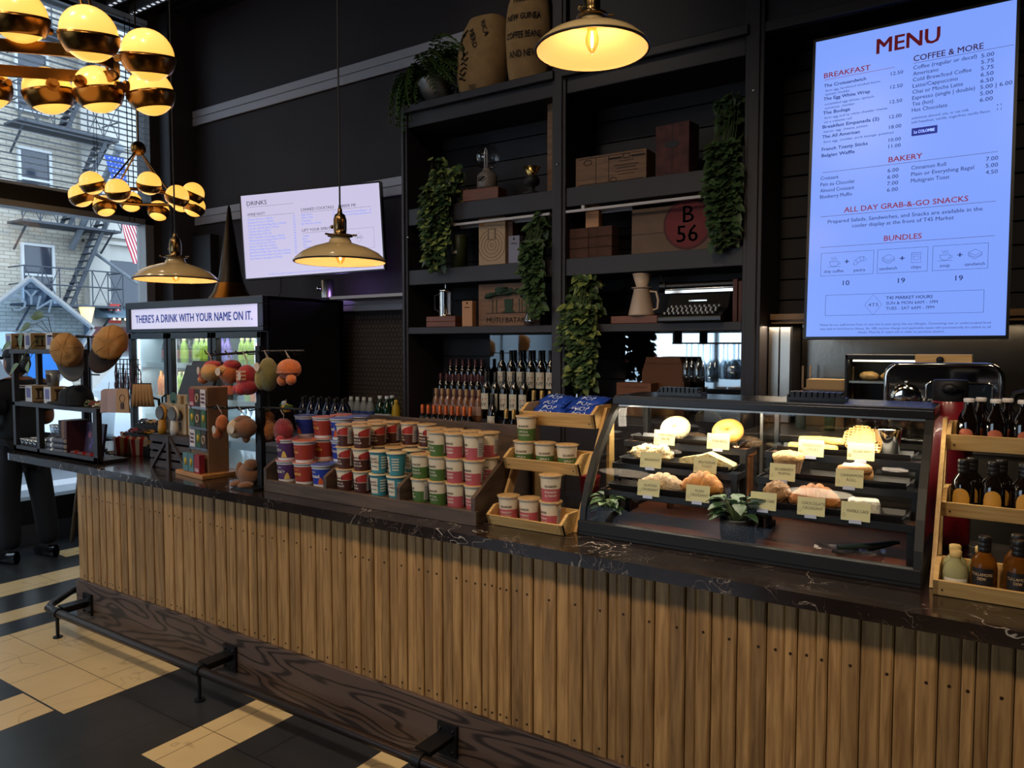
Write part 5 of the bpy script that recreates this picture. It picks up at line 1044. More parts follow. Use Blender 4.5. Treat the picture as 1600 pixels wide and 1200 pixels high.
def bagel(label, px, ri, k, m, R, tilt, r=.022, dz=.0):
    b = MB(); b.lathe([(R-r*1.0+r*1.0*cos(a)-.006, r*1.0*sin(a)) for a in [2*pi*i/18 for i in range(19)]], 32, (0, 0, 0), cap=False)
    p = at_tray(px, ri, k)+V((0, .012, 0)); o = solo('bagel', b, m, label, 'bagel', p+V((0, 0, r*1.0*cos(tilt)+abs(sin(tilt))*(R-.01)+dz)), 0); o.rotation_euler = (tilt, 0, 0)
bagel('seeded everything bagel leaning on the left top tray', 1053, 0, 2, SEED, .055, rad(38)); bagel('golden plain bagel leaning on the left top tray', 1135, 0, 2, PLB, .055, rad(38))
def blob(nm, label, cat, px, ri, k, r, m, ns=.15, nf=6, dy=.0, seed=1):
    p = at_tray(px, ri, k)+V((0, dy, 0)); return solo(nm, MB().ball((0, 0, r[2]*.92), r, 30, 20, 0, None, ns, nf, seed), m, label, cat, p)
blob('bread_roll', 'knobbly seeded roll on the left middle tray', 'bread', 1018, 0, 1, (.068, .038, .028), KNOB, .35, 6)
p = at_tray(1112, 0, 1); b = MB(); b.prism([(-.055, 0), (-.05, .03), (-.005, .046), (.07, .014), (.072, 0)], -.03, .03, 'XZ'); solo('toast_wedge', b, TOAST, 'sliced multigrain toast wedge on the left middle tray', 'toast', p, .1, bevel=.006)
p = at_tray(1075, 0, 1); b = MB(); b.prism([(-.05, 0), (-.05, .018), (.045, .04), (.05, 0)], -.012, .012, 'XZ'); solo('toast_slice', b, TOAST, 'multigrain toast slice lying left of the toast wedge', 'toast', p+V((.02, .03, 0)), 0, bevel=.005)
b = MB().ball((0, 0, .03), (.036, .036, .034), 26, 16, 0, None, .3, 6, 3); solo('coffee_cake', b, CAKE, 'crumbly brown coffee cake on the right bottom tray', 'cake', at_tray(1215, 1, 0))
b = MB(); b.box(-.038, -.026, 0, .038, .026, .04, 0); solo('marble_cake', b, COOK, 'pale speckled cake slice at right end of the right bottom tray', 'cake', at_tray(1352, 1, 0), .2, bevel=.009)
o = solo('muffin', MB().ball((0, 0, .05), (.044, .042, .02), 24, 14, 0, None, .12, 5, 5), MUF, 'blueberry muffin in paper cup on the right middle tray', 'muffin', at_tray(1232, 1, 1)); q = MB()
vs = [((.03+.010*z+.0012*(-1)**j)*cos(2*pi*j/40), (.03+.010*z+.0012*(-1)**j)*sin(2*pi*j/40), z*.045) for z in (0, 1) for j in range(40)]
q.add(vs, [(j, (j+1) % 40, 40+(j+1) % 40, 40+j) for j in range(40)]+[tuple(range(40))[::-1]]); q.build('paper_cup', MCUP, o)
b = MB(); b.tube([((.006+.0062*t/ (2*pi) *1.0)*cos(t), (.006+.0062*t/(2*pi))*sin(t), .02+.004*cos(t*.5)) for t in [i*.25 for i in range(150)]][:150], .0075, 8); b.lathe([(.001, 0), (.042, 0), (.045, .012), (.042, .022), (.001, .022)], 24)
for v in range(len(b.v)): b.v[v] = (b.v[v][0]*1.0, b.v[v][1]*.9, b.v[v][2])
o = solo('cinnamon_roll', b, SWIRL, 'iced cinnamon roll on the right middle tray', 'pastry', at_tray(1338, 1, 1)); MB().ball((0, 0, .026), (.036, .032, .006), 20, 8, 0, None, .3, 5, 2).build('icing', ICE, o)
for i, (px, dz, ry) in enumerate(((1250, 0, .1), (1288, .0, -.15), (1266, .024, .5), (1300, .024, -.3))):
    b = MB(); b.box(-.036, -.012, 0, .036, .012, .02); solo('french_toast_stick', b, STK, f'golden french toast stick, {("lower left", "lower right", "upper left", "upper right")[i]} of the pile on the right top tray', 'pastry', at_tray(px, 1, 2)+V((0, .012+(.008 if i > 1 else 0), dz)), ry, 'french toast sticks', bevel=.007)
def waffle(label, px, dz, dy, rz):
    b = MB(); b.lathe([(.001, 0), (.052, 0), (.055, .008), (.052, .014), (.001, .014)], 30)
    for k in range(-4, 5):
        w_ = sqrt(max(0, .052**2-(k*.012)**2)); b.box(-w_, k*.012-.002, .013, w_, k*.012+.002, .021); b.box(k*.012-.002, -w_, .013, k*.012+.002, w_, .021)
    solo('belgian_waffle', b, WAF, label, 'waffle', at_tray(px, 1, 2)+V((0, dy+.01, dz+.028)), rz, 'belgian waffles').rotation_euler = (rad(42), 0, 0)
waffle('round belgian waffle lying at bottom of the right top tray', 1352, 0, .01, .2); waffle('belgian waffle leaning behind another on the right top tray', 1342, .012, .024, .5)
for i, px in enumerate((1085, 1165)): b = MB().ball((0, 0, .02), (.06, .025, .024), 26, 14, 0, None, .08, 4, i); p = onY(px, 660, 2.75); solo('bread_loaf', b, BREAD, f'dark loaf behind the bagels near the case back, {("left", "right")[i]} one', 'bread', (p.x, 2.765, 1.222), 0, 'dark loaves behind the bagels')
b = MB(); b.box(-1.10, 2.735, 1.196, -.76, 2.795, 1.21); b.box(-1.09, 2.74, CZ+.025, -1.08, 2.79, 1.196); b.box(-.78, 2.74, CZ+.025, -.77, 2.79, 1.196); solo('loaf_shelf', loc(b, (-.93, 2.76, CZ+.025)), TW, 'narrow wooden shelf holding the dark loaves at the case back', 'shelf', (-.93, 2.76, CZ+.025))
b = MB(); b.lathe([(.001, 0), (.033, 0), (.04, .085), (.0415, .09), (.038, .088), (.032, .004), (.001, .004)], 28, cap=False); p = at_tray(1386, 1, 2); solo('steel_cup', b, CHROME, 'shiny steel cup at right end of the right top tray', 'cup', p+V((.0, .02, 0)))
for o in COL.objects:
    if o.get('category') in ('pastry', 'bagel', 'toast', 'cake', 'muffin') or o.name.startswith('bread_roll'): o.scale = (PS_, PS_, PS_*(1.5 if o.name.startswith('cinnamon') else 1))
# price cards
CARD = mat('card_stock', '#cfc79a', .6); CARDT = mat('card_text', '#6f6a58', .6)
def card(lines, px, ri, k, label, w=.08, h=.056, dy=-.062, dz=-.012):
    y, z = TRP[ri, k]; p = V((onY(px, 740, y+dy).x, y+dy, z+dz)); t = solo('price_card', MB().box(-w/2, -.0008, 0, w/2, .0008, h), CARD, label, 'card', p, rad(3), 'name cards in the pastry case'); t.rotation_euler = (rad(-10), 0, rad(3))
    q = MB()
    for i, tx in enumerate(lines): q.text(tx, .0128, TR(.006, -.0014, h*.52-.014*i+(.004 if len(lines) > 1 else -.004)), 0, 'C', .006, sx=min(.9, 8.0/len(tx)))
    q.tube([(-w/2+.008+x_, -.0012, .016+z_) for x_, z_ in ((-.005, 0), (0, .006), (.005, 0), (0, -.006))], .0005, 4, 0, True); q.build('lettering', CARDT, t)
    q = MB(); q.box(-.017, -.006, -.008, .017, .006, .003); q.build('card_holder', mat('holder_clear', '#b5b8cf', .3), t)
for a in ((('ALMOND', 'CROISSANT'), 1013, 0, 0, 'almond croissant name card on the left bottom tray'), (('PLAIN', 'CROISSANT'), 1090, 0, 0, 'plain croissant name card on the left bottom tray'), (('BREAKFAST',), 1016, 0, 1, 'name card in front of the knobbly roll, left middle tray'), (('MULTIGRAIN', 'TOAST'), 1101, 0, 1, 'multigrain toast name card on the left middle tray'),
          (('EVERYTHING', 'BAGEL'), 1037, 0, 2, 'everything bagel name card on the left top tray'), (('PLAIN BAGEL',), 1121, 0, 2, 'plain bagel name card on the left top tray'), (('COFFEE CAKE',), 1193, 1, 0, 'coffee cake name card on the right bottom tray'), (('CHOCOLATE', 'CROISSANT'), 1268, 1, 0, 'chocolate croissant name card on the right bottom tray'),
          (('MARBLE CAKE',), 1338, 1, 0, 'cake name card at right end of the right bottom tray'), (('BLUEBERRY', 'MUFFIN'), 1222, 1, 1, 'blueberry muffin name card on the right middle tray'), (('CINNAMON', 'ROLL'), 1327, 1, 1, 'cinnamon roll name card on the right middle tray'), (('FRENCH TOAST', 'STICKS'), 1266, 1, 2, 'french toast sticks name card on the right top tray'), (('BELGIAN WAFFLE',), 1344, 1, 2, 'belgian waffle name card on the right top tray')):
    card(*a)
# potted plants, tongs and the clear sleeve in the case
def leafm(nm, a): return mat(nm, a, .45, var=.4, vscale=25)
LEAF = leafm('case_leaf', '#2f4a2c'); LEAF2 = leafm('case_leaf_pale', '#6f8a62')
def leaf(b, p, d, L, w, mi=0, droop=.3, up=V((0, 0, 1))):
    p = V(p); d = V(d).normalized(); s = d.cross(up); s = s.normalized() if s.length > 1e-4 else V((1, 0, 0)); n = s.cross(d)
    prof = [(0, .02), (.18, .7), (.42, 1), (.7, .72), (1, .02)]; vs = []
    for t, k in prof:
        c_ = p + d*L*t - V((0, 0, droop*L*t*t)); vs += [c_-s*w*k/2+n*w*.12*k, c_-n*w*.05*k, c_+s*w*k/2+n*w*.12*k]
    b.add(vs, [(i*3+j, i*3+j+1, i*3+j+4, i*3+j+3) for i in range(4) for j in range(2)], mi, True)
def case_plant(label, p, s):
    t = thing('potted_plant', label, 'plant', p); MB().lathe([(.001, 0), (.03*s, 0), (.037*s, .012*s), (.04*s, .06*s), (.036*s, .062*s), (.034*s, .05*s), (.001, .05*s)], 24).build('pot', BLKM, t)
    b = MB(); st_ = MB(); r = random.Random(int(s*100))
    for i in range(34):
        a = r.uniform(0, 2*pi); e = r.uniform(-.1, 1.1); L = r.uniform(.035, .055)*s; h = V((cos(a)*.03*s*cos(e), sin(a)*.03*s*cos(e), (.062+.055*r.random())*s)); st_.tube([(0, 0, .05*s), h*.6+V((0, 0, .02*s)), h], .0012, 5); leaf(b, h, (cos(a)*cos(e), sin(a)*cos(e), sin(e)*.6), L, L*.72, i % 3 == 0, .35)
    b.build('leaves', [LEAF, LEAF2], t); st_.build('stem', mat('stem_green', '#4a5a34', .6), t)
p = onZ(938, 822, CZ+.025); case_plant('small leafy plant in black pot at left end of the case floor', (-1.16, 2.36, CZ+.0245), .95)
case_plant('dark leafy plant in black pot between the two pastry risers', (-.712, 2.385, CZ+.0245), 1.3)
p = V(onZ(1350, 870, CZ+.025)); b = MB()
for s in (-1, 1): b.tube([(-.12, -.015*s, .012+.012*s), (0, -.022*s, .02+.012*s), (.05, -.012*s, .03+.008*s), (.075, -.002*s, .034)], [.008, .009, .006, .006], 8); 
solo('serving_tongs', b, mat('tongs_green', '#26332f', .3), 'dark serving tongs lying at right on the case floor', 'tongs', (p.x+.02, p.y+.05, CZ+.0265), rad(35))
a = onZ(1245, 875, CZ+.0265); b = MB(); b.grid(lambda u, v: V((.2*u, .15*v, .006+.008*abs(sin(u*9+v*5))*v)), 20, 8); solo('clear_sleeve', b, thin_glass('sleeve_plastic', (.9, .9, .95), .18, .12), 'clear plastic sleeve lying on the case floor at right', 'sleeve', (-.47, 2.33, CZ+.026), .1)
# ================================================================ merchandise at the left end of the counter
SHW = mat('merch_black_wood', '#221d20', .5, bump=.05, bscale=60)
ms = thing('merch_shelf', 'black wooden merchandise shelf at the left end of the counter', 'shelf', (-4.71, 2.21, CZ)); mo = (-4.71, 2.21, CZ)
b = MB(); b.box(-5.22, 2.13, 1.225, -4.2, 2.27, 1.25); loc(b, mo).build('deck', SHW, ms, bevel=.002)
b = MB(); b.box(-5.22, 2.13, CZ, -4.2, 2.30, CZ+.02); b.box(-5.22, 2.13, CZ, -4.2, 2.145, CZ+.04); loc(b, mo).build('bottom_rail', SHW, ms, bevel=.002)
b = MB(); b.box(-5.27, 2.14, 1.552, -4.62, 2.31, 1.58); loc(b, mo).build('top_board', SHW, ms, bevel=.002)
for x0_, x1_, y, z1_ in ((-5.22, -5.185, 2.13, 1.552), (-5.22, -5.185, 2.27, 1.552), (-4.91, -4.875, 2.13, 1.225), (-4.245, -4.2, 2.13, 1.225), (-4.66, -4.625, 2.275, 1.552)):
    b = MB(); b.box(x0_, y, CZ, x1_, y+.03, z1_); loc(b, mo).build('post', SHW, ms, bevel=.002)
MUGB = mat('mug_box_tan', '#b08d5e', .6); MUGW = mat('mug_box_white', '#c9c2bd', .6); BRN = mat('print_brown', '#3c2617', .6); PURP = mat('print_purple', '#6c6796', .6)
def mugbox_fn(label, loc_, rz, group):
    o = solo('mug_box', MB().box(-.05, -.05, 0, .05, .05, .1), MUGB, label, 'box', loc_, rz, group, bevel=.002)
    q = MB(); y = -.0506
    for x0, z0, x1, z1 in ((-.03, .075, .03, .085), (-.025, .068, .025, .075), (-.03, .015, .03, .023), (-.02, .023, -.008, .068), (.008, .023, .02, .068)): q.add([(x0, y, z0), (x1, y, z0), (x1, y, z1), (x0, y, z1)], [(0, 1, 2, 3)], 0)
    q.build('print', BRN, o); q = MB(); q.box(-.0506, -.05, 0, -.05, .05, .1, 0); q.box(.05, -.05, 0, .0506, .05, .1, 0)
    q.box(-.0512, -.03, .025, -.0506, .03, .085, 1); q.box(.0506, -.03, .025, .0512, .03, .085, 1); q.build('side_panel', [MUGW, PURP], o); return o
mg = Maker(mugbox_fn)
def onshelf(px, y): return onY(px, 560, y).x
for i, px in enumerate((28, 58, 92)): mg(f'tan mug box with column print on the top board, {place(i, 3)}', (onshelf(px, 2.22), 2.22, 1.5805), 1.5, 'tan mug boxes')
for i, px in enumerate((50, 82, 116)): mg(f'tan mug box with column print on the middle deck, {place(i, 3)}', (onshelf(px, 2.2+.01*i), 2.225, 1.2505), 1.52, 'tan mug boxes')
b = MB(); b.lathe([(.001, 0), (.03, 0), (.042, .1), (.039, .099), (.029, .004), (.001, .004)], 28, cap=False); o = solo('printed_mug', b, mat('mug_grey', '#8d8a88', .3, .3), 'grey tumbler with brown print standing on a mug box', 'mug', (onshelf(78, 2.2), 2.215, 1.351))
q = MB(); q.grid(lambda u, v: V(((.0345+.006*v)*sin((u-.4)*1.3), -(.0345+.006*v)*cos((u-.4)*1.3), .025+.05*v)), 8, 2); q.build('print', BRN, o)
# trailing plant on the top board
PL = mat('pothos_leaf', '#5c7036', .4, var=.35, vscale=20); PLD = mat('ivy_leaf', '#3d5230', .45, var=.45, vscale=18); PLY = mat('ivy_leaf_pale', '#7f8a48', .45, var=.3, vscale=18); STEM = mat('stem_green', '#4a5a34', .6)
t = thing('trailing_plant', 'trailing plant with broad green leaves on the merchandise shelf', 'plant', (onshelf(82, 2.27), 2.275, 1.5805)); O = V(t.location)
MB().lathe([(.001, 0), (.02, 0), (.026, .06), (.027, .085), (.024, .085), (.022, .06), (.001, .05)], 20).build('pot', WHITE, t)
b = MB(); st_ = MB()
for px, py, y, dx_, dz, L in ((58, 492, 2.2, -.8, .15, .12), (40, 510, 2.2, -1, -.15, .11), (10, 540, 2.14, -.7, -.3, .1), (22, 575, 2.1, -.8, -.5, .1), (44, 572, 2.1, .5, -.3, .09), (35, 558, 2.1, .7, .2, .07), (33, 530, 2.12, .3, -1, .1)):
    p = onY(px, py, y)-O; d = V((dx_, -.2, dz)).normalized(); leaf(b, p-d*L/2, d, L, L*.55, 0, .2, V((0, -1, .35))); st_.tube([(0, 0, .08), (p-d*L/2)*.5+V((0, 0, .1)), p-d*L/2], .002, 5)
b.build('leaves', PL, t); st_.build('stem', STEM, t)
# caps
CAPT = mat('cap_tan_cloth', '#b8874e', .85, var=.15, vscale=12, bump=.2, bscale=300); CAPK = mat('cap_black_cloth', '#161517', .85, bump=.2, bscale=300); CAPG = mat('cap_grey_brim', '#6f6a66', .8); CAPB = mat('cap_brown_brim', '#3a2f2c', .8)
def cap(label, loc_, R, crown, brim, logo=None):
    """baseball cap: crown up +z, brim towards +x; R a rotation matrix"""
    def dome(u, v):
        a = 2*pi*u; t_ = v*pi/2; n_ = 1+.10*mnoise.noise(V((cos(a)*sin(t_)*2.2, sin(a)*sin(t_)*2.2, 3.7+cos(t_)*2))); f_ = .018*max(0, cos(a))*sin(t_)**2*cos(t_); return V(((.098*cos(a)*sin(t_)**.8)*n_+f_, .082*sin(a)*sin(t_)**.8*n_, .112*max(0, cos(t_))**.62*n_))
    b = MB().grid(dome, 36, 12)
    for k in range(6): b.tube([dome(k/6+.08, v/10)*1.006 for v in range(1, 11)], .0018, 5)
    b.ball((0, 0, .106), .006, 8, 6); o = solo('baseball_cap', b, crown, label, 'cap', loc_); o.rotation_euler = R.to_euler()
    def bp_(u, v): a = (u-.5)*2.3; w_ = cos(a*.72); return V((.085*cos(a)+.098*v*w_, .083*sin(a)*(1-.12*v), .008+.012*cos(a*1.3)*(1-.2*v)-.004))
    q = MB(); q.grid(bp_, 20, 8); q.build('brim', brim, o, solid=.003)
    if logo: q = MB(); q.grid(lambda u, v: dome((u-.5)*.13, .55+.28*v)*1.012, 10, 6); q.build('logo', logo, o)
    return o
def axes(x, z): x = V(x).normalized(); z = V(z); z = (z-x*z.dot(x)).normalized(); y = z.cross(x); return M4((x, y, z)).transposed().to_3x3() if False else M4(((x.x, y.x, z.x, 0), (x.y, y.y, z.y, 0), (x.z, y.z, z.z, 0), (0, 0, 0, 1)))
cap('tan baseball cap hanging brim down on the wire rack, left one', onY(106, 548, 2.12), axes((.22, .1, -1), (.75, -.62, .25)), CAPT, CAPG)
cap('tan baseball cap with brown brim on the wire rack, right one', onY(174, 535, 2.14), axes((-.3, -.35, -.9), (.8, -.5, .1)), CAPT, CAPB, BRN)
cap('black baseball cap lying on the middle deck of the merchandise shelf', (onshelf(112, 2.17), 2.19, 1.256), RZ(rad(205)), CAPK, CAPK)
BRC = [mat('bracelet_tan', '#b39468', .6), mat('bracelet_green', '#5a6b3c', .6), mat('bracelet_red', '#8a3a34', .6), mat('bracelet_cream', '#cbb892', .6)]
for i in range(12):
    a = rj.uniform(0, pi); b = MB(); b.tube([(.034*cos(t_), .02*sin(t_), .004*sin(t_*3)) for t_ in [2*pi*k/18 for k in range(18)]], .0035, 6, 0, True); o = solo('bracelet', b, BRC[i % 4], f'{("tan", "green", "red", "cream")[i % 4]} bracelet in the pile on the middle deck, {ORD[i//4]} layer up', 'bracelet', (-4.47+.055*(i % 4)+.01*(i//4), 2.2+.012*(i % 3), 1.258+.011*(i//4)), a, 'bracelets on the middle deck')
# wire rack
wr_ = thing('wire_rack', 'black wire rack holding caps and hanging tags', 'rack', (-4.62, 2.40, CZ)); wo_ = (-4.62, 2.40, CZ)
px = onY(140, 600, 2.40).x; b = MB(); b.cyl((px, 2.40, CZ), (px, 2.40, 1.66), .008, n=8); b.cyl((px, 2.40, CZ), (px, 2.40, CZ+.01), .09, n=24); loc(b, wo_).build('pole', BLK, wr_)
for z in (1.655, 1.42): b = MB(); b.tube([(px-.2, 2.40, z), (px+.12, 2.40, z)], .005, 6); b.tube([(px-.02, 2.32, z), (px-.02, 2.40, z)], .005, 6); loc(b, wo_).build('arm', BLK, wr_)
gx = onY(200, 580, 2.18).x; b = MB()
for i in range(7): b.tube([(gx-.11+i*.036, 2.178, 1.34), (gx-.11+i*.036, 2.178, 1.53)], .0025, 5)
for i in range(8): b.tube([(gx-.12, 2.18, 1.345+i*.026), (gx+.12, 2.18, 1.345+i*.026)], .0025, 5)
b.tube([(px, 2.40, 1.53), (gx-.1, 2.18, 1.53)], .005, 6); b.tube([(gx+.08, 2.18, 1.5), (gx+.16, 2.16, 1.46), (gx+.19, 2.14, 1.36)], .0035, 6); b.tube([(gx+.02, 2.185, 1.35), (gx+.02, 2.34, 1.3), (gx+.02, 2.36, CZ)], .008, 8); b.tube([(px, 2.40, 1.655), (px+.05, 2.14, 1.66)], .005, 6); b.tube([(px+.12, 2.40, 1.655), (px+.35, 2.16, 1.66)], .005, 6); loc(b, wo_).build('wire_grid', BLK, wr_)
KEY = mat('strap_mauve', '#5a4150', .6)
for i in range(9):
    x = gx-.10+i*.025; b = MB(); z = 1.50-.03*(i % 3); b.tube([(x, 2.168, z), (x+.008, 2.165, z-.05), (x+.004, 2.163, z-.11), (x-.006, 2.165, z-.05), (x, 2.168, z)], .003, 6)
    b.ball((x+.003, 2.163, z-.115), (.012, .006, .022), 10, 8); solo('strap_keyring', loc(b, (x, 2.168, z)), [KEY, BLKM][i % 2], f'dark strap keyring on the wire grid, {place(i, 9)}', 'keyring', (x, 2.168, z), 0, 'keyrings on the wire grid')
TAG = mat('tag_kraft', '#a9825c', .8); TAGP = mat('tag_pink', '#b39a98', .8)
for i, (px_, m) in enumerate(((170, TAGP), (180, TAGP), (192, TAG))):
    p = onY(px_, 626, 2.15-.012*i); b = MB(); b.prism([(-.045, -.065), (.045, -.065), (.038, .055), (.02, .065), (-.02, .065), (-.038, .055)], -.004, .004, 'XZ'); o = solo('paper_tote', b, m, f'small hanging paper pouch under the wire grid, {place(i, 3)}', 'pouch', p, rad(40-12*i), 'paper pouches', bevel=.002)
    if i == 2: q = MB(); q.tube([(.018*cos(a), -.005, .012+.02*sin(a)) for a in [2*pi*k/18 for k in range(18)]], .0015, 5, 0, True); q.box(-.012, -.006, -.045, .012, -.004, -.012); q.build('print', BRN, o)
    q = MB(); q.tube([(0, 0, .06), (0, .012, .1)], .0015, 5); q.build('string', BLKM, o)
p = onY(222, 617, 2.12); b = MB(); b.grid(lambda u, v: V(((-.062+.124*u)*(1-.22*v), .006*sin(u*40)*(1-v), -.062+.12*v)), 60, 3); o = solo('burlap_pouch', b, mat('burlap_pouch', '#9a774f', .9, bump=.5, bscale=400), 'pleated burlap pouch hanging at right of the wire grid', 'pouch', p, rad(30), solid=.006)
q = MB(); q.tube([(-.05, 0, .058), (.05, 0, .058)], .004, 6); q.tube([(0, 0, .06), (-.02, .02, .13)], .0015, 5); q.build('cord', BLKM, o)
# things inside the shelf
SHOT = thin_glass('shot_glass', (.9, .92, .95), .16)
def shot_fn(label, loc_, rz, group):
    o = solo('shot_glass', MB().lathe([(.001, 0), (.017, 0), (.023, .062), (.0215, .062), (.016, .012), (.001, .012)], 20, cap=False), SHOT, label, 'glass', loc_, rz, group); MB().lathe([(.0232, .058), (.0236, .062), (.0214, .062)], 20, cap=False).build('rim', WHITE, o); return o
sh = Maker(shot_fn)
for r in range(2):
    for i in range(5): sh(f'shot glass in the left bay of the merchandise shelf, {place(i, 5)} of {("front", "back")[r]} row', (-5.155+i*.054, 2.165+.06*r, CZ+.0205), 0, 'shot glasses')
b = MB(); b.box(-.06, -.05, 0, .06, .05, .1); solo('glass_box', b, DKP, 'dark box raising shot glasses in the middle bay', 'box', (-4.80, 2.22, CZ+.0205), bevel=.002)
for i in range(3): sh(f'shot glass on the dark box in the middle bay, {place(i, 3)}', (-4.845+i*.046, 2.2, CZ+.121), 0, 'shot glasses')
bk_ = [('black', '#17161a', .028), ('brown patterned', '#6e4a30', .04), ('dark red', '#4a2028', .02)]
x = -4.70
for i, (nm_, cl, w_) in enumerate(bk_):
    b = MB(); b.box(0, 0, 0, w_, .13, .2, 0); b.box(.003, .003, .198, w_-.003, .131, .2012, 1); solo('book', b, [mat('book_'+nm_.replace(' ', '_'), cl, .6, var=.4 if i == 1 else 0, vscale=60), PAP], f'{nm_} book standing upright in the merchandise shelf', 'book', (x, 2.16, CZ+.0205), 0, 'books in the merchandise shelf'); x += w_+.004
b = MB(); b.box(-.1, -.008, 0, .1, .008, .19); o = solo('picture_book', b, mat('cover_plum', '#33203a', .5, var=.5, vscale=25), 'plum coloured picture book facing out in the merchandise shelf', 'book', (-4.45, 2.235, CZ+.0205)); o.rotation_euler = (rad(-8), 0, 0)
q = MB()
for i, (x_, z_, r_) in enumerate(((-.05, .12, .02), (0, .09, .028), (.05, .13, .018), (-.03, .05, .016), (.055, .06, .02))): q.cyl((x_, -.0095, z_), (x_, -.008, z_), r_, n=14, mi=i % 2)
q.build('cover_print', [mat('print_rose', '#8a4a5a', .6), mat('print_violet', '#4a3a78', .6)], o)
for i in range(3): b = MB(); b.cyl((-.09, 0, .016), (.09, 0, .016), .016, n=14); b.cyl((.09, 0, .016), (.094, 0, .016), .012, n=12, mi=1); b.cyl((-.05, 0, .016), (-.03, 0, .016), .0165, n=14, mi=1); solo('rolled_print', b, [mat('roll_grey', '#57555c', .6), WHITE], f'grey rolled print lying in the shelf, {("lowest", "middle", "topmost")[i]} of three', 'roll', (-4.70, 2.15, CZ+.0205+.0325*i), .05, 'rolled prints')
def toycar_fn(body):
    def fn(label, loc_, rz, group):
        b = MB(); b.prism([(-.037, .008), (-.038, .018), (-.024, .021), (-.016, .031), (.012, .031), (.022, .021), (.037, .018), (.037, .008)], -.015, .015, 'XZ'); o = solo('toy_car', b, body, label, 'toy car', loc_, rz, group, bevel=.002)
        q = MB(); q.prism([(-.02, .0215), (-.0145, .0292), (.010, .0292), (.0175, .0215)], -.0153, .0153, 'XZ'); q.build('window', mat('toy_window', '#20242a', .2), o)
        for x in (-.022, .022):
            for y in (-.0135, .0135): q = MB(); q.cyl((x, y-.003, .0075), (x, y+.003, .0075), .0075, n=14); q.build('wheel', BLKM, o)
        return o
    return Maker(fn)
tc_r, tc_w, tc_y, tc_k = (toycar_fn(mat(n_, c_, .3, coat=.5)) for n_, c_ in (('toy_red', '#96291f'), ('toy_white', '#d6cdb4'), ('toy_yellow', '#b98a2a'), ('toy_brown', '#4a2c1c')))
for i in range(3): tc_r(f'red toy car in the right bay of the merchandise shelf, {place(i, 3)}', (-4.52+i*.088, 2.165, CZ+.0205), .1, 'toy cars')
p = onZ(172, 712, CZ); tc_w('white toy taxi on the counter right of the merchandise shelf', (p.x, p.y, CZ+.0005), -.1, 'toy cars')
b = MB()
for k in range(3): b.box(-.2, .0+.07*k, 0, .2, .07+.07*k, .055*(k+1))
RK = (-4.47, 2.47, CZ); solo('toy_rack', b, BLKM, 'black stepped rack of toy cars behind the white toy taxi', 'rack', RK)
for k in range(3):
    for i in range(4): (tc_k, tc_r, tc_k, tc_y)[(i+k) % 4](f'small {("brown", "red", "brown", "yellow")[(i+k) % 4]} toy car on the stepped rack, {place(i, 4)}, {("lowest", "middle", "top")[k]} step', (RK[0]-.15+i*.095, RK[1]+.035+.07*k, CZ+.055*(k+1)+.0005), .2, 'toy cars')
# striped popcorn boxes
PR, PW = mat('stripe_red', '#a3241f', .5), mat('stripe_cream', '#d3b995', .5)
def pop_fn(label, loc_, rz, group):
    b = MB(); hb, ht, h = .036, .048, .1
    for s in range(4):
        R = RZ(s*pi/2); n = 4
        for k in range(n):
            u0, u1 = -1+2*k/n, -1+2*(k+1)/n; um = (u0+u1)/2
            vs = [V((u0*hb, -hb, 0)), V((u1*hb, -hb, 0)), V((u1*ht, -ht, h)), V((um*ht, -ht-.001, h+.007)), V((u0*ht, -ht, h))]; b.add([R @ v for v in vs], [(0, 1, 2, 3, 4)], k % 2)
    b.add([(-hb, -hb, 0), (hb, -hb, 0), (hb, hb, 0), (-hb, hb, 0)], [(3, 2, 1, 0)], 0); return solo('popcorn_box', b, [PR, PW], label, 'box', loc_, rz, group, solid=.0015)
pp = Maker(pop_fn)
for i, (px_, py_) in enumerate(((192, 709), (216, 711), (203, 700), (226, 703))): p = onZ(px_, py_, CZ); pp(f'red and cream striped popcorn box, {("front left", "front right", "back left", "back right")[i]} of four', (p.x, p.y, CZ+.001), -.35, 'striped popcorn boxes')
# ---- barn-door crate with boxed hand fans
cr = thing('display_crate', 'dark slatted crate with crossed braces under the fan boxes', 'crate', (-3.73, 2.36, CZ)); cro = (-3.73, 2.36, CZ)
CRW = wood('crate_wood', '#2e2422', '#443632', 'X', 5, 8, .6, 2, .1)
b = MB(); b.box(-3.92, 2.28, CZ, -3.54, 2.46, CZ+.012); b.box(-3.92, 2.28, CZ+.17, -3.54, 2.46, CZ+.182); b.box(-3.92, 2.45, CZ, -3.54, 2.46, CZ+.18); b.box(-3.92, 2.28, CZ, -3.908, 2.46, CZ+.18); b.box(-3.552, 2.28, CZ, -3.54, 2.46, CZ+.18); loc(b, cro).build('box', CRW, cr)
for k in range(4): b = MB(); b.box(-3.92, 2.272, CZ+.008+k*.045, -3.54, 2.28, CZ+.04+k*.045); loc(b, cro).build('slat', CRW, cr)
for x0_, x1_ in ((-3.73, -3.9), (-3.73, -3.56)): b = MB(); b.prism([(x1_-.01, CZ), (x1_+.014, CZ), (x0_+.012, CZ+.18), (x0_-.012, CZ+.18)], 2.262, 2.272, 'XZ'); loc(b, cro).build('brace', CRW, cr)
b = MB(); b.box(-3.742, 2.258, CZ, -3.718, 2.272, CZ+.18); loc(b, cro).build('brace', CRW, cr)
BOXT = mat('fan_box', '#b3a083', .65); ORG = mat('fan_orange', '#c8892a', .4); FGR = mat('fan_grille', '#6a6560', .4, .4); FWH = mat('fan_white', '#cfc6b8', .4); TEALD = mat('print_teal', '#4f7470', .6)
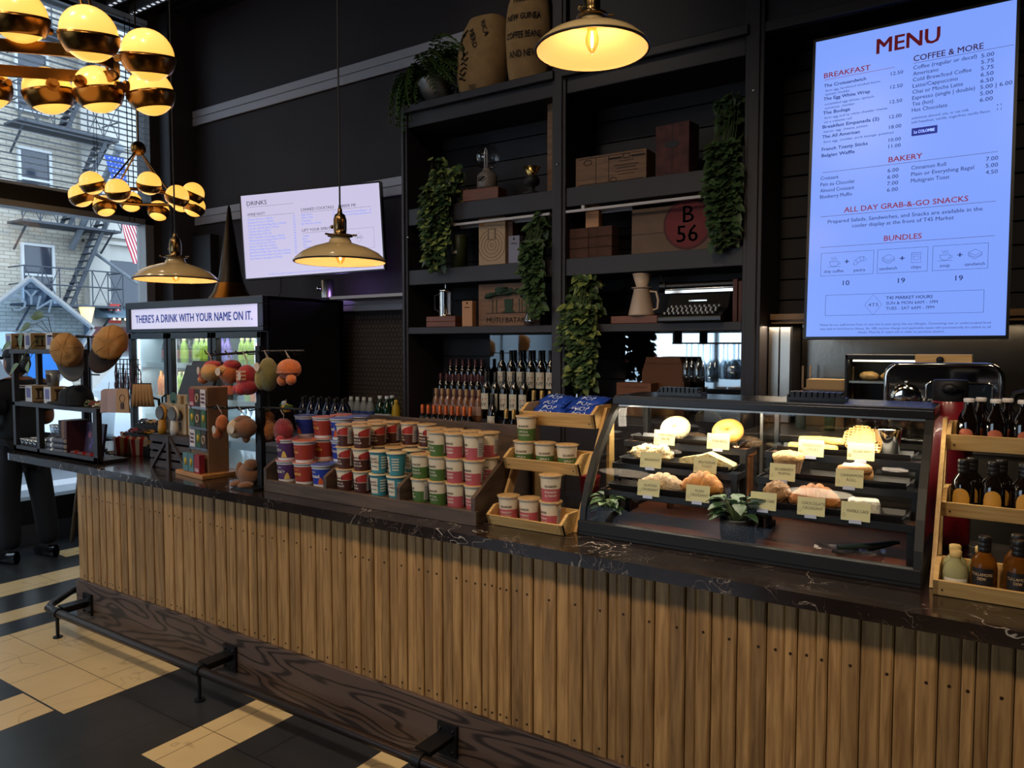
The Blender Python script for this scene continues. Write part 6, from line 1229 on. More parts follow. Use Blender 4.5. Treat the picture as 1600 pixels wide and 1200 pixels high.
def fanbox(label, x, y, z, w_, h_, col):
    o = solo('fan_box', MB().box(-w_/2, 0, 0, w_/2, .07, h_), BOXT, label, 'box', (x, y, z), 0, 'hand fan boxes', bevel=.002)
    q = MB(); q.cyl((0, -.001, h_*.62), (0, .001, h_*.62), w_*.27, n=22, mi=0); q.cyl((0, -.0015, h_*.62), (0, .001, h_*.62), w_*.12, n=16, mi=1); q.box(-w_*.11, -.001, h_*.12, w_*.11, .001, h_*.4, 0); q.build('print', [col, TEALD], o)
ZC = CZ+.1825
for i, x in enumerate((-3.865, -3.74, -3.605)): fanbox(f'tan hand fan box on the slatted crate, {place(i, 3)}', x, 2.34, ZC, .115, .165, BRN)
fanbox('tan hand fan box stacked above the others at the back left', -3.80, 2.345, ZC+.166, .13, .045, TEALD); fanbox('tan hand fan box stacked above the others at the back right', -3.64, 2.345, ZC+.166, .13, .05, TEALD)
def fan(label, px_, hm):
    x = onY(px_, 660, 2.30).x; o = solo('hand_fan', MB().lathe([(.001, 0), (.021, 0), (.023, .03), (.019, .075), (.014, .085)], 20), hm, label, 'fan', (x, 2.305, ZC+.0005), 0, 'hand fans')
    q = MB(); T = TR(0, 0, .115) @ RX4(pi/2); q.lathe([(.001, -.014), (.03, -.012), (.042, -.004), (.042, .006), (.03, .012), (.001, .014)], 26, (0, 0, .115), 0, RX4(pi/2)); q.build('head', hm, o)
    q = MB()
    for rr_ in (.012, .022, .031, .038): q.tube([(rr_*cos(a), -.0145 if rr_ < .03 else -.011, .115+rr_*sin(a)) for a in [2*pi*k/24 for k in range(24)]], .0018, 5, 0, True)
    q.cyl((0, -.017, .115), (0, -.012, .115), .036, n=24); q.build('grille', FGR, o)
fan('hand fan with yellow handle standing before the fan boxes', 252, ORG); fan('hand fan with white handle standing before the fan boxes', 271, FWH)
# ---- card display on wooden base
cs = thing('card_display', 'tan card display post on a square wooden base', 'display stand', (-3.42, 2.30, CZ), rad(-8))
b = MB(); b.box(-.15, -.11, 0, .15, .11, .022); b.build('base', wood('display_base', '#9a6434', '#b87f48', 'X', 5, 8, .45, 1.5, .05), cs, bevel=.003)
KR = mat('kraft_board', '#7f6045', .7); b = MB(); b.box(-.095, -.05, .022, .095, .06, .455); b.build('post', KR, cs, bevel=.002)
for k in range(3):
    b = MB(); b.box(-.098, -.058, .13+.105*k, .098, -.05, .134+.105*k); b.box(-.098, -.06, .134+.105*k, .098, -.058, .146+.105*k); b.build('card_ledge', thin_glass('clear_acrylic', (.85, .85, .85), .1), cs)
CG, CK, CW_, CTL, CRD = mat('card_green', '#2f5238', .55), mat('card_dark', '#33241c', .55), mat('card_white', '#c9c0c0', .55), mat('card_teal', '#4f7478', .55), mat('card_red', '#8a2430', .55)
PK_, DN_, PV = mat('card_pickle', '#b59a34', .6), mat('card_ring', '#a08a72', .6), mat('card_plum', '#4c2336', .6)
kinds_c = {'pickle': (CG, 'green card with yellow pickle print'), 'ring': (CK, 'dark card with ring print'), 'script': (CW_, 'white card with plum script print'), 'red': (CRD, 'red card'), 'teal': (CTL, 'teal box with yellow print')}
rows_c = [['red', 'ring', 'script'], ['pickle', 'ring', 'pickle'], ['script', 'pickle', 'ring'], ['teal', 'teal', 'red']]
for r, row in enumerate(rows_c):
    for c_i, kd in enumerate(row):
        m, words = kinds_c[kd]; th = .004 if r < 3 else .03; x, z = -.0625+.0625*c_i, .352-.105*r if r < 3 else .0235
        p = M4.Translation(cs.location) @ RZ(rad(-8)) @ V((x, -.0555 if r < 3 else -.081, z))
        o = solo('greeting_card' if r < 3 else 'card_box', MB().box(-.028, -th/2, 0, .028, th/2, .092), m, f'{words}, {("left", "middle", "right")[c_i]} in {("top", "second", "third", "lowest")[r]} row of the card display', 'card' if r < 3 else 'box', p, rad(-8), 'cards on the display')
        q = MB(); y = -th/2-.0006
        if kd in ('pickle', 'teal'): q.tube([(.012*sin(a)-.004, y, .046+.022*cos(a)) for a in [.2+k*.25 for k in range(10)]], [.003+.006*sin(pi*k/9) for k in range(10)], 8, 0)
        elif kd == 'ring': q.tube([(.015*cos(a), y, .046+.019*sin(a)) for a in [2*pi*k/20 for k in range(20)]], .0045, 6, 0, True)
        elif kd == 'script':
            for k in range(3): q.tube([(-.02+.004*j, y, .068-.02*k+.006*sin(j*1.7+k)) for j in range(11)], .0022, 5, 0)
        else: q.box(-.02, y-.0004, .01, .02, y, .016, 0); q.box(-.02, y-.0004, .02, .02, y, .024, 0)
        q.build('print', {'pickle': PK_, 'teal': PK_, 'ring': DN_, 'script': PV, 'red': CW_}[kd], o)
# ---- till screen behind
p = onY(303, 600, 2.75); t = thing('till_screen', 'dark till tablet tilted on a stand behind the fan boxes', 'till', (p.x, 2.78, CZ))
b = MB(); b.box(-.17, -.012, -.11, .17, .012, .12, 0, TR(0, 0, p.z-CZ) @ RX4(rad(-20))); b.build('housing', mat('till_grey', '#2b2b33', .4), t, bevel=.006)
b = MB(); b.box(-.14, .0, .115, .17, .03, .155, 0, TR(0, 0, p.z-CZ) @ RX4(rad(-20))); b.build('printer_slot', mat('till_mauve', '#3a3648', .5), t, bevel=.008)
b = MB(); b.cyl((0, .01, .02), (0, .01, p.z-CZ-.05), .025); b.box(-.1, -.08, 0, .1, .1, .02); b.build('stand', BLK, t, bevel=.003)
p = onZ(372, 735, CZ); b = MB(); b.box(-.15, -.05, 0, .15, .1, .15); o = solo('receipt_printer', b, mat('printer_grey', '#3a3838', .5), 'dark grey receipt printer behind the peg rack', 'printer', (-3.12, 2.52, CZ), bevel=.006)
q = MB(); q.box(-.1, -.052, .11, .1, -.05, .118); q.build('paper_slot', BLKM, o)
# ---- plush toys on a peg rack
pr0 = thing('peg_rack', 'black post with horizontal peg arms holding plush toys', 'rack', (-2.87, 2.20, CZ)); pro = (-2.87, 2.20, CZ)
b = MB(); b.box(-2.885, 2.19, CZ, -2.855, 2.215, 1.60); b.box(-2.97, 2.12, CZ, -2.825, 2.30, CZ+.012); loc(b, pro).build('post', BLK, pr0)
for z in (1.575, 1.315):
    b = MB(); b.tube([(-3.24, 2.20, z-.02), (-2.87, 2.20, z), (-2.56, 2.20, z+.004)], .006, 6)
    for i in range(9): x = -3.22+i*.08; b.tube([(x, 2.20, z-.012), (x+.004, 2.16, z-.014), (x+.004, 2.15, z+.004)], .003, 5)
    loc(b, pro).build('peg_arm', BLK, pr0)
def plushm(n_, c_): return mat('plush_'+n_, c_, .95, var=.2, vscale=40, bump=.8, bscale=220, sheen=.4)
PO, PRD, PBR, PTN, POL, PCR = plushm('orange', '#c4652a'), plushm('red', '#b0202c'), plushm('brown', '#7a4a26'), plushm('tan', '#c99a5c'), plushm('olive', '#6b6432'), plushm('cream', '#c9ac88')
TAGW = mat('plush_tag', '#c4b2a0', .6); FLB = mat('tee_navy', '#2a2f4c', .8)
def plush(label, px_, py_, y, parts, tagp=(.0, -.07, .0), hang=None):
    p = onY(px_, py_, y); t = thing('plush_toy', label, 'plush toy', p, rj.uniform(-.3, .1), 'plush toys on the peg rack')
    for nm_, c_, r_, m in parts: MB().ball(c_, r_, 20, 14, 0, None, .05, 4, len(label)).build(nm_, m, t)
    if tagp: b = MB(); b.cyl((tagp[0], tagp[1], tagp[2]), (tagp[0], tagp[1]-.002, tagp[2]), .019, n=18); b.build('tag', TAGW, t)
    if hang is not None: b = MB(); b.tube([(0, 0, .04), (.006, 0, (hang-p.z)*.7), (.0, -.02, hang-p.z+.004), (-.006, 0, (hang-p.z)*.7)], .002, 5); b.build('hang_loop', TAGW, t)
    return t
P1 = 1.575; P2 = 1.315
plush('orange plush toy with red hood at left end of the upper peg arm', 330, 582, 2.17, [('body', (0, 0, 0), (.055, .05, .045), PTN), ('hood', (-.015, .015, .028), (.05, .045, .03), PRD), ('foot', (-.06, -.02, -.015), (.022, .02, .02), PRD), ('foot', (-.03, -.03, -.035), (.032, .024, .022), PO)], (-.015, -.055, .01), P1)
plush('orange plush toy with red hood, second on the upper peg arm', 359, 582, 2.18, [('body', (0, 0, -.005), (.05, .045, .05), PO), ('hood', (.005, .01, .032), (.045, .042, .028), PRD), ('muzzle', (-.01, -.03, .01), (.03, .022, .024), PTN)], (-.01, -.058, .005), P1)
t = plush('red plush toy in flag shirt, middle of the upper peg arm', 386, 592, 2.15, [('body', (0, 0, .01), (.048, .045, .055), PRD), ('belly', (0, .0, -.035), (.06, .05, .04), PRD), ('foot', (-.045, -.03, -.05), (.024, .024, .022), PRD), ('foot', (.012, -.035, -.052), (.024, .024, .022), PRD)], (.045, -.05, .015), P1)
b = MB()
for k in range(6): b.grid(lambda u, v, k=k: V((.0495*sin((u-.5)*2.2), -.0465*cos((u-.5)*2.2), -.012+.0085*(k+v))), 10, 1, k % 2)
b.grid(lambda u, v: V((.0502*sin(-1.1+u*.8), -.0472*cos(-1.1+u*.8), .012+.026*v)), 6, 1, 2); b.build('shirt', [PRD, PCR, FLB], t)
plush('olive green plush toy with round tan tag on the upper peg arm', 419, 585, 2.15, [('body', (0, 0, 0), (.048, .045, .075), POL), ('belly', (-.02, -.02, -.02), (.03, .03, .05), plushm('moss', '#8a7a38'))], (-.005, -.055, .035), P1)
plush('bright orange plush toy at right end of the upper peg arm', 452, 582, 2.16, [('body', (0, 0, .015), (.055, .05, .045), PO), ('foot', (-.025, -.02, -.035), (.024, .022, .024), PO), ('foot', (.04, -.02, -.03), (.024, .022, .024), PO), ('crease', (0, -.005, .0), (.057, .05, .012), plushm('rust', '#9a4a1c'))], None, P1)
plush('orange plush toy at left end of the lower peg arm', 346, 668, 2.17, [('body', (.01, 0, .02), (.032, .03, .042), PO), ('foot', (-.02, -.01, -.03), (.026, .024, .028), PO)], (.02, -.045, -.005), P2)
plush('white and brown plush dog on the lower peg arm', 380, 668, 2.14, [('body', (.015, 0, .0), (.055, .05, .048), PBR), ('head', (-.025, -.02, -.005), (.04, .04, .045), PCR), ('ear', (0, .0, .035), (.035, .04, .022), PBR), ('tail', (.02, 0, -.05), (.018, .018, .02), PBR)], (-.0, -.062, -.002), P2)
plush('large orange pear shaped plush toy behind the post', 418, 668, 2.25, [('body', (0, 0, -.01), (.055, .05, .06), plushm('amber', '#a8642a')), ('top', (0, 0, .045), (.035, .032, .035), plushm('amber', '#a8642a')), ('leaf', (-.01, 0, .082), (.03, .02, .008), POL)], None, P2)
plush('dark red plush toy at right end of the lower peg arm', 443, 672, 2.24, [('body', (0, 0, 0), (.05, .045, .055), plushm('crimson', '#8a1a24')), ('foot', (.03, -.03, -.04), (.02, .02, .02), PRD)], None, P2)
p = onZ(390, 762, CZ); t = plush('shaggy brown plush bear sitting on the counter', 390, 742, p.y+.02, [('body', (0, 0, 0), (.06, .05, .058), PBR), ('head', (.03, -.01, .045), (.034, .034, .03), PBR), ('arm', (-.05, -.02, .01), (.02, .02, .045), PBR), ('leg', (-.035, -.04, -.045), (.03, .04, .018), PBR), ('leg', (.035, -.04, -.045), (.03, .04, .018), PBR)], None); t.location.z = CZ+.06; t['group'] = 'plush toys'
p = onY(447, 640, 2.2); plush('small yellow plush toy with green leaves below the upper peg arm', 447, 638, 2.26, [('body', (0, 0, 0), (.028, .024, .022), mat('plush_yellow', '#c9a040', .95)), ('leaf', (.03, 0, .01), (.03, .02, .01), mat('plush_leaf', '#3f5a2c', .95)), ('leaf', (-.025, 0, .014), (.025, .02, .01), mat('plush_leaf')), ('flower', (.0, -.01, .024), (.012, .012, .012), WHITE)], None, P2)
for o in [o for o in COL.objects if o.get('category') == 'plush toy']: o['group'] = o.get('group', 'plush toys')
# ================================================================ things on the shelving
BUR = mat('burlap', '#9a7a52', .9, var=.15, vscale=14, bump=.5, bscale=350); BURT = mat('burlap_print', '#120c08', .85)
def sack(label, c, w_, h_, d_, lines, rz, seed, lean=0):
    def fn(u, v):
        a = 2*pi*u; z = v; bulge = (sin(pi*min(1, .16+z*.70))**.4); e = 2.6
        cx = abs(cos(a))**(2/e)*(1 if cos(a) >= 0 else -1); sy = abs(sin(a))**(2/e)*(1 if sin(a) >= 0 else -1)
        n = 1+.07*mnoise.noise(V((cx*1.5, sy*1.5, z*2.5+seed))); return V((cx*w_/2*bulge*n, sy*d_/2*bulge*n, h_*z+.01*cx*(z > .9)))
    b = MB().grid(lambda u, v: fn(u, v), 40, 22); top = [fn(k/40, 1) for k in range(40)]; b.add(top, [tuple(range(40))]); b.add([fn(k/40, 0) for k in range(40)], [tuple(range(40))[::-1]])
    o = solo('burlap_sack', b, BUR, label, 'sack', c, rz, 'burlap coffee sacks on top of the shelving'); o.rotation_euler = (0, lean, rz)
    q = MB()
    def wrp(z0): return lambda x, z: (lambda p: V((p.x, p.y-.006, p.z)))(fn(.75+math.copysign(math.asin(min(.98, abs(2*x/w_))**1.3), x)/(2*pi), min(.98, (z0+z)/h_)))
    for t_, s_, z0, sx_ in lines: q.text(t_, s_, None, 0, 'C', .012, wrp(z0), sx=sx_)
    if seed == 2:
        for t_, s_, x0_, z0_ in (('RICA', .05, .05, .40), ('MERO', .05, -.03, .34)): q.text(t_, s_, None, 0, 'C', .012, lambda x, z, x0_=x0_, z0_=z0_: wrp(0)(x0_+x*.42+z*.9, z0_-x*.9+z*.42))
        for k in range(5): q.tube([wrp(.10+.03*k)(-.10+.012*j+.004*k, .01*sin(j*1.4+k*2)) for j in range(5)], .004, 5)
        for k in range(6): q.tube([wrp(.22+.03*k)(-.09+.05*sin(j*.9+k)*.4, .012*j) for j in range(4)], .004, 5)
    q.build('print', BURT, o); return o
p = onY(757, 128, 3.98); sack('burlap coffee sack leaning beside the fern on the shelving top', (p.x-.025, 3.99, 3.2), .35, .50, .3, [('TEST', .034, .04, .9)], rad(6), 2, rad(5))
p = onY(828, 110, 3.98); sack('burlap sack printed about coffee beans beside the middle post', (p.x+.0, 3.99, 3.2), .31, .58, .3, [('NEW GUINEA', .056, .375, .64), ('COFFEE BEANS', .056, .265, .58), ('AND NEW', .056, .155, .7), ('PRODUCE', .046, .49, .8)], rad(14), 5)
# fern in a galvanised bucket
p = onY(690, 150, 3.95); t = thing('potted_fern', 'bushy fern in a tilted galvanised bucket on the shelving top', 'plant', (p.x-.01, 3.90, 3.292)); t.rotation_euler = (rad(6), rad(-24), 0)
MB().lathe([(.001, -.075), (.07, -.075), (.105, .075), (.108, .082), (.1, .08), (.066, -.065), (.001, -.065)], 28, cap=False).build('bucket', mat('galvanised', '#b3b7ba', .35, .8), t)
b = MB(); r = random.Random(3)
for i in range(60):
    a = r.uniform(0, 2*pi); L = r.uniform(.24, .42); up = r.uniform(.3, 1.7); d = V((cos(a), sin(a)*.6, 0)); pts = [V((0, 0, .06)) + d*L*s_ + V((0, 0, L*up*s_*(1-s_*.55) - L*.75*s_**3)) for s_ in [k/9 for k in range(10)]]
    b.tube(pts, .0022, 4)
    for k in range(1, 10):
        w_ = .042*sin(pi*(k/10)**.8)+.006; tn = (pts[k]-pts[k-1]).normalized(); sd = tn.cross(V((0, 0, 1))).normalized()
        for s_ in (-1, 1):
            for h in (0, .5): q = pts[k]-(pts[k]-pts[k-1])*h; leaf(b, q, sd*s_+tn*.5, w_*1.2, .02, 0, .4)
b.build('fronds', mat('fern_leaf', '#56733c', .5, var=.4, vscale=15), t)
def ivy(name, label, root, spread, length, n, m, seed, pot=None, potm=None, z0=.0, hh=.2):
    """a plant hanging from root: a bushy head and trailing stems"""
    t = thing(name, label, 'plant', root); b = MB(); st_ = MB(); r = random.Random(seed)
    if pot: MB().lathe(pot, 20).build('pot', potm, t)
    for i in range(n):
        a = r.uniform(0, 2*pi); rr_ = spread*sqrt(r.random()); top = V((cos(a)*rr_, -abs(sin(a))*rr_*.7+.03, z0+hh*r.random()**1.3)); L = length*(r.random()**.6) if i % 3 else .05; px_ = top.copy(); pts = [V((0, 0, z0*.7+.02)), (top+V((0, 0, z0+.03)))/2, top]
        if L > .09 and i % 3:
            yf = 3.782-root[1]-.05*r.random(); px_ = V((px_.x, yf, min(top.z, .1))); pts += [V((px_.x, (yf+top.y)/2, top.z+.02)), px_.copy()]
        elif L > .05: L = .05
        for k in range(int(L/.035)+1):
            px_ = px_+V((r.uniform(-.012, .012), r.uniform(-.006, .005), -.035)); pts.append(px_.copy())
        st_.tube(pts, .0018, 4)
        for q in pts[2:]:
            for _ in range(3): ang = r.uniform(0, 2*pi); LL = r.uniform(.035, .062); leaf(b, q, (cos(ang), sin(ang)*.6-.45, r.uniform(-.7, .25)), LL, LL*.8, 0 if r.random() < .7 else 1, .25, V((0, -.8, .6)))
    b.build('leaves', m, t); st_.build('stem', STEM, t); return t
POT = [(.001, 0), (.05, 0), (.06, .09), (.055, .09), (.045, .01), (.001, .01)]; POTM = mat('pot_black', '#17161a', .5)
IV = [PLD, PLY]
p = onY(698, 300, 3.86); ivy('trailing_plant', 'trailing leafy plant at left of the upper left shelf', (p.x, 3.88, Z1+.001), .12, .52, 34, IV, 1, POT, POTM, .06, .24)
p = onY(843, 345, 3.85); ivy('trailing_plant', 'dark trailing plant hanging beside the middle post', (p.x-.005, 3.86, Z2+.001), .06, .42, 26, [PLD, PLD], 2, [(.001, 0), (.035, 0), (.04, .2), (.001, .2)], POTM, .16, .14)
p = onY(1143, 270, 3.86); ivy('trailing_plant', 'trailing plant at right end of the upper right shelf', (p.x, 3.88, Z1+.001), .065, .5, 38, [PLD, PLD], 3, [(.001, 0), (.045, 0), (.05, .25), (.001, .25)], POTM, .2, .14)
bpy.data.objects['trailing_plant'].name = 'trailing_plant'
p = onY(918, 440, 3.86); t = ivy('trailing_plant', 'large leafy plant trailing in front of the left of the lower right shelf', (p.x, 3.87, Z3T+.001), .10, .44, 46, [PLD, PLY], 4, POT, POTM, .06, .2)
def crate(nm, label, c, w_, h_, d_, m, rz, cat, lines, hole=False, tm=BRN, extra=None, grp=None):
    b = MB(); b.box(-w_/2, 0, 0, w_/2, d_, h_); o = solo(nm, b, m, label, cat, c, rz, grp, bevel=.003); q = MB()
    for t_, s_, x, z in lines: q.text(t_, s_, TR(x, -.0012, z), 0, 'C', .008)
    if extra: extra(q)
    if lines or extra: q.build('print', tm if isinstance(tm, list) else [tm], o)
    if hole: q = MB(); q.prism([(.045*cos(a)*(1), .17+.019*sin(a)) for a in [2*pi*k/20 for k in range(20)]], -.002, .0, 'XZ'); q.build('hand_hole', BLKM, o)
    return o
def SX(px_, y=3.84): return onY(px_, 400, y).x
WB = wood('crate_light', '#5d4230', '#7d5a3e', 'X', 5, 8, .65, 2, .1); WR = mat('weathered_red', '#4d2a26', .8, var=.5, vscale=14, bump=.3); CARDB = mat('cardboard', '#6a4a34', .8, var=.1)
WBLK = wood('block_wood', '#5f3524', '#7a4630', 'X', 6, 8, .5, 2, .08)
# upper left shelf
solo('wood_block', MB().box(-.13, -.06, 0, .13, .06, .075), WBLK, 'reddish wood block under the glass globe on the upper left shelf', 'block', (SX(752), 3.88, Z1+.001), .1, bevel=.004)
t = thing('siphon_brewer', 'glass globe coffee brewer with cream base on a wood block', 'coffee maker', (SX(756), 3.88, Z1+.077)); MB().lathe([(.001, 0), (.062, 0), (.066, .01), (.064, .085), (.05, .1), (.03, .115), (.03, .13)], 28).build('base', mat('ceramic_grey', '#6d635e', .4), t)
MB().ball((0, 0, .2), .078, 26, 18).build('globe', thin_glass('globe_glass', (.8, .8, .82), .12), t); b = MB(); b.tube([(-.02, 0, .13), (-.022, 0, .24), (-.012, 0, .262), (-.002, 0, .24), (-.004, 0, .13)], .004, 6); b.build('inner_tube', WHITE, t)
q = MB(); wq = lambda x, z: V((.0668*sin(x/.066), -.0668*cos(x/.066), z)); [q.tube([wq(.03*cos(a)*k2, .055+.014*k2*sin(a+k2*3)) for a in [2*pi*k/20 for k in range(20)]], .0016, 5, 0, True) for k2 in (1, .7, .4)]; q.build('print', BURT, t)
t = thing('coffee_dripper', 'small dark coffee dripper with brass cone on the upper left shelf', 'coffee maker', (SX(828), 3.86, Z1+.001)); MB().lathe([(.001, 0), (.05, 0), (.05, .012), (.02, .02), (.018, .045), (.045, .06), (.05, .09), (.035, .11)], 24).build('body', BLKM, t); MB().lathe([(.02, .105), (.055, .165), (.052, .165), (.018, .105)], 24, cap=False).build('cone', mat('brass_cone', '#c0a060', .25, 1.0), t)
o = crate('crate_board', 'tall printed crate board leaning on the right of the upper left shelf', (SX(856), 3.9, Z1+.001), .10, .56, .02, WB, rad(-12), 'board', [])
q = MB(); q.text('PRODUCT OF', .06, TR(.035, -.0012, .04) @ RY4(-pi/2), 0, 'L', .01); q.build('print', BURT, o)
# middle left shelf
o = solo('canister', MB().lathe([(.001, 0), (.055, 0), (.055, .2), (.05, .205)], 26), mat('olive_tin', '#2f3418', .45), 'dark olive canister with a small label on the middle left shelf', 'canister', (SX(712), 3.88, Z2+.001)); q = MB(); q.grid(lambda u, v: V((.0555*sin((u-.5)*.7), -.0555*cos((u-.5)*.7), .09+.018*v)), 6, 1); q.build('label', PAP, o); MB().lathe([(.057, .195), (.057, .212), (.001, .214)], 26).build('lid', mat('olive_tin'), o)
def rings(q):
    for k in range(5): q.tube([(.022*(k+.5)*cos(a), -.001, .125+.022*(k+.5)*sin(a)) for a in [2*pi*j/32 for j in range(32)]], .0012, 4, 0, True)
    q.box(-.03, -.0014, .16, .03, 0, .23, 0); q.box(-.02, -.0018, .165, .02, 0, .225, 1); q.cyl((-.075, -.0015, .268), (-.075, 0, .268), .018, n=16, mi=2)
crate('ring_print_box', 'pale box with concentric ring print on the middle left shelf', (SX(767), 3.85, Z2+.001), .2, .296, .08, mat('pale_card', '#a58a6c', .7), .04, 'box', [], False, [mat('ring_print', '#6e5a48', .7), mat('pale_card'), mat('orange_seal', '#b07a3c', .6)], rings)
crate('brown_book', 'brown bound book behind the small white packet', (SX(789), 3.88, Z2+.001), .06, .27, .16, mat('book_tan', '#4f3222', .6), .05, 'book', [])
def cpk(q): q.cyl((0, -.001, .15), (0, 0, .15), .007, n=10, mi=0); q.box(-.02, -.001, .12, .02, 0, .125, 0)
CPW, CPO = mat('packet_mauve', '#7d7a8c', .6), mat('packet_tan', '#b0805a', .6)
crate('coffee_box', 'small mauve-white coffee box on the middle left shelf', (SX(803), 3.84, Z2+.001), .08, .17, .05, CPW, .05, 'box', [], False, [BURT], cpk)
# lower left shelf
for i, z in enumerate((0, .035)): solo('wood_block', MB().box(-.12, -.05, 0, .12, .05, .034), WBLK, f'wood block under the french press, {("lower", "upper")[i]} one', 'block', (SX(692), 3.86, Z3T+.001+z), .03, 'wood blocks under the french press', bevel=.003)
t = thing('french_press', 'glass french press on wood blocks, lower left shelf', 'coffee maker', (SX(693), 3.86, Z3T+.0705)); MB().lathe([(.042, .01), (.042, .16)], 24, cap=False).build('beaker', thin_glass('press_glass', (.55, .5, .5), .12), t)
b = MB(); b.lathe([(.001, 0), (.046, 0), (.046, .014), (.001, .014)], 24); b.lathe([(.001, .16), (.045, .16), (.045, .175), (.02, .185), (.001, .186)], 24)
for a in (0, pi/2, pi, 3*pi/2): b.box(.042*cos(a)-.004, .042*sin(a)-.004, 0, .042*cos(a)+.004, .042*sin(a)+.004, .16)
b.build('frame', CHROME, t); b = MB(); b.cyl((0, 0, .18), (0, 0, .23), .003); b.ball((0, 0, .235), .01); b.build('plunger', CHROME, t); b = MB(); b.tube([(-.046, 0, .15), (-.09, 0, .14), (-.09, 0, .05), (-.046, 0, .03)], .007, 8); b.build('handle', BLKM, t)
crate('coffee_box', 'small tan coffee box right of the french press', (SX(731), 3.83, Z3T+.001), .08, .165, .05, CPO, .05, 'box', [], False, [BURT], cpk)
def tree(q):
    r = random.Random(2)
    for i in range(26):
        u = r.uniform(-1, 1); q.cyl((u*.16, -.0016-.0001*i, .175+.045*(1-u*u)+r.uniform(-.03, .03)), (u*.16, 0, .175+.045*(1-u*u)), r.uniform(.022, .04), n=14, mi=0)
    q.prism([(-.05, .085), (.05, .085), (.03, .1), (.035, .17), (-.03, .17), (-.025, .1)], -.0045, 0, 'XZ', 0)
    for x in (-.12, -.09, .08, .1, .13): q.box(x-.003, -.002, .085, x+.003, 0, .17, 0)
    q.box(-.17, -.002, .08, .17, 0, .084, 1)
crate('tree_crate', 'wooden crate panel with green tree print at right of the lower left shelf', (SX(789), 3.88, Z3T+.001), .46, .27, .03, WB, .03, 'crate', [('MUTU BATAK', .047, -.02, .022)], False, [BURT, BURT], None)
o = COL.objects['tree_crate']; q = MB(); tree(q); q.build('tree_print', [mat('tree_green', '#22382a', .8), BURT], o)
t = thing('pour_over_flask', 'glass hourglass flask before the tree crate', 'flask', (SX(833), 3.84, Z3T+.001)); MB().lathe([(.001, 0), (.055, 0), (.06, .03), (.022, .12), (.05, .21), (.048, .21), (.02, .12), (.057, .03), (.001, .005)], 26, cap=False).build('glass', thin_glass('flask_glass', (.85, .85, .88), .2), t); MB().lathe([(.027, .1), (.03, .105), (.03, .14), (.027, .145)], 20).build('collar', mat('collar_pink', '#a07060', .5), t)
# upper right shelf
def cig(q):
    [q.box(.10-w2, -.001, z2, .10+w2, 0, z2+h2, 0) for w2, z2, h2 in ((.045, .118, .003), (.075, .095, .004), (.06, .08, .003), (.07, .062, .003), (.05, .045, .003))]; [q.box(sx*.07+.06, -.001, .135, sx*.07+.14, 0, .144, 0) for sx in (-1, 1)]
    for x0_, z0, x1_, z1_ in ((-.2, .01, .2, .013), (-.2, .157, .2, .16), (-.09, .01, -.087, .16), (-.01, .01, -.007, .16)): q.box(x0_, -.001, z0, x1_, 0, z1_, 0)
    for cx, cz, rr_ in ((-.14, .135, .025), (.10, .145, .022), (.02, .02, .02)): q.tube([(cx+rr_*cos(a), -.001, cz+.6*rr_*sin(a)) for a in [2*pi*k/20 for k in range(20)]], .002, 4, 0, True)
crate('printed_crate', 'wooden crate with printed label on the upper right shelf', (SX(951), 3.85, Z1+.001), .44, .17, .16, WB, .02, 'crate', [], False, [BURT], cig)
o = crate('weathered_crate', 'weathered red crate standing on end with a hand hole', (SX(1046), 3.86, Z1+.001), .2, .28, .12, WR, -.1, 'crate', [], True); q = MB(); q.box(-.0015, -.0015, 0, .0015, 0, .28); q.build('board_gap', BLKM, o)
# middle right shelf
BRK = mat('old_brick', '#4a2f26', .9, var=.3, vscale=20, bump=.5)
for r in range(3):
    for c_i in range(2): solo('brick', MB().box(-.075, -.05, 0, .075, .05, .058), BRK, f'old brick under the coffee box, {("left", "right")[c_i]} in {("bottom", "middle", "top")[r]} course', 'brick', (SX(914)-.06+c_i*.152, 3.9, Z2+.001+.059*r), 0, 'bricks on the middle right shelf', bevel=.004)
crate('coffee_box', 'small tan coffee box standing on the old bricks', (SX(921), 3.87, Z2+.179), .085, .165, .05, CPO, .05, 'box', [], False, [BURT], cpk)
def b56(q): 
    q.cyl((.02, -.002, .15), (.02, 0, .15), .138, n=48, mi=1); q.cyl((.02, -.003, .15), (.02, 0, .15), .125, n=48, mi=2)
    q.text('B', .13, TR(.025, -.004, .160), 0, 'C', .008); q.text('56', .13, TR(.02, -.004, .055), 0, 'C', .008)
    for z in (.115, .23): q.box(-.31, -.0012, z, .31, 0, z+.002, 0)
crate('stencil_panel', 'tan wooden crate panel with red circle stencil', (SX(1062), 3.90, Z2+.001), .62, .296, .03, mat('panel_tan', '#6a5342', .75, var=.15, vscale=6), .0, 'crate', [], False, [BURT, mat('ring_dark_red', '#4a1a1c', .7), mat('circle_red', '#6a1e22', .7)], b56)
o = solo('white_bottle', MB().lathe([(.001, 0), (.03, 0), (.03, .19), (.02, .21), (.018, .25)], 20), mat('bottle_white', '#b0a8a4', .4), 'white printed bottle beside the red circle panel', 'bottle', (SX(1141), 3.84, Z2+.021)); q = MB()
for k in range(4): q.text('USA'[k % 3], .03, None, 0, 'C', .01, lambda x, z, k=k: V((.0306*sin(x/.03), -.0306*cos(x/.03), .02+.04*k+z)))
q.build('print', BURT, o)
solo('wood_coaster', MB().box(-.05, -.04, 0, .05, .04, .02), mat('dark_block', '#2c2220', .6), 'small dark block under the white printed bottle', 'block', (SX(1140), 3.85, Z2+.0005), 0, bevel=.003)
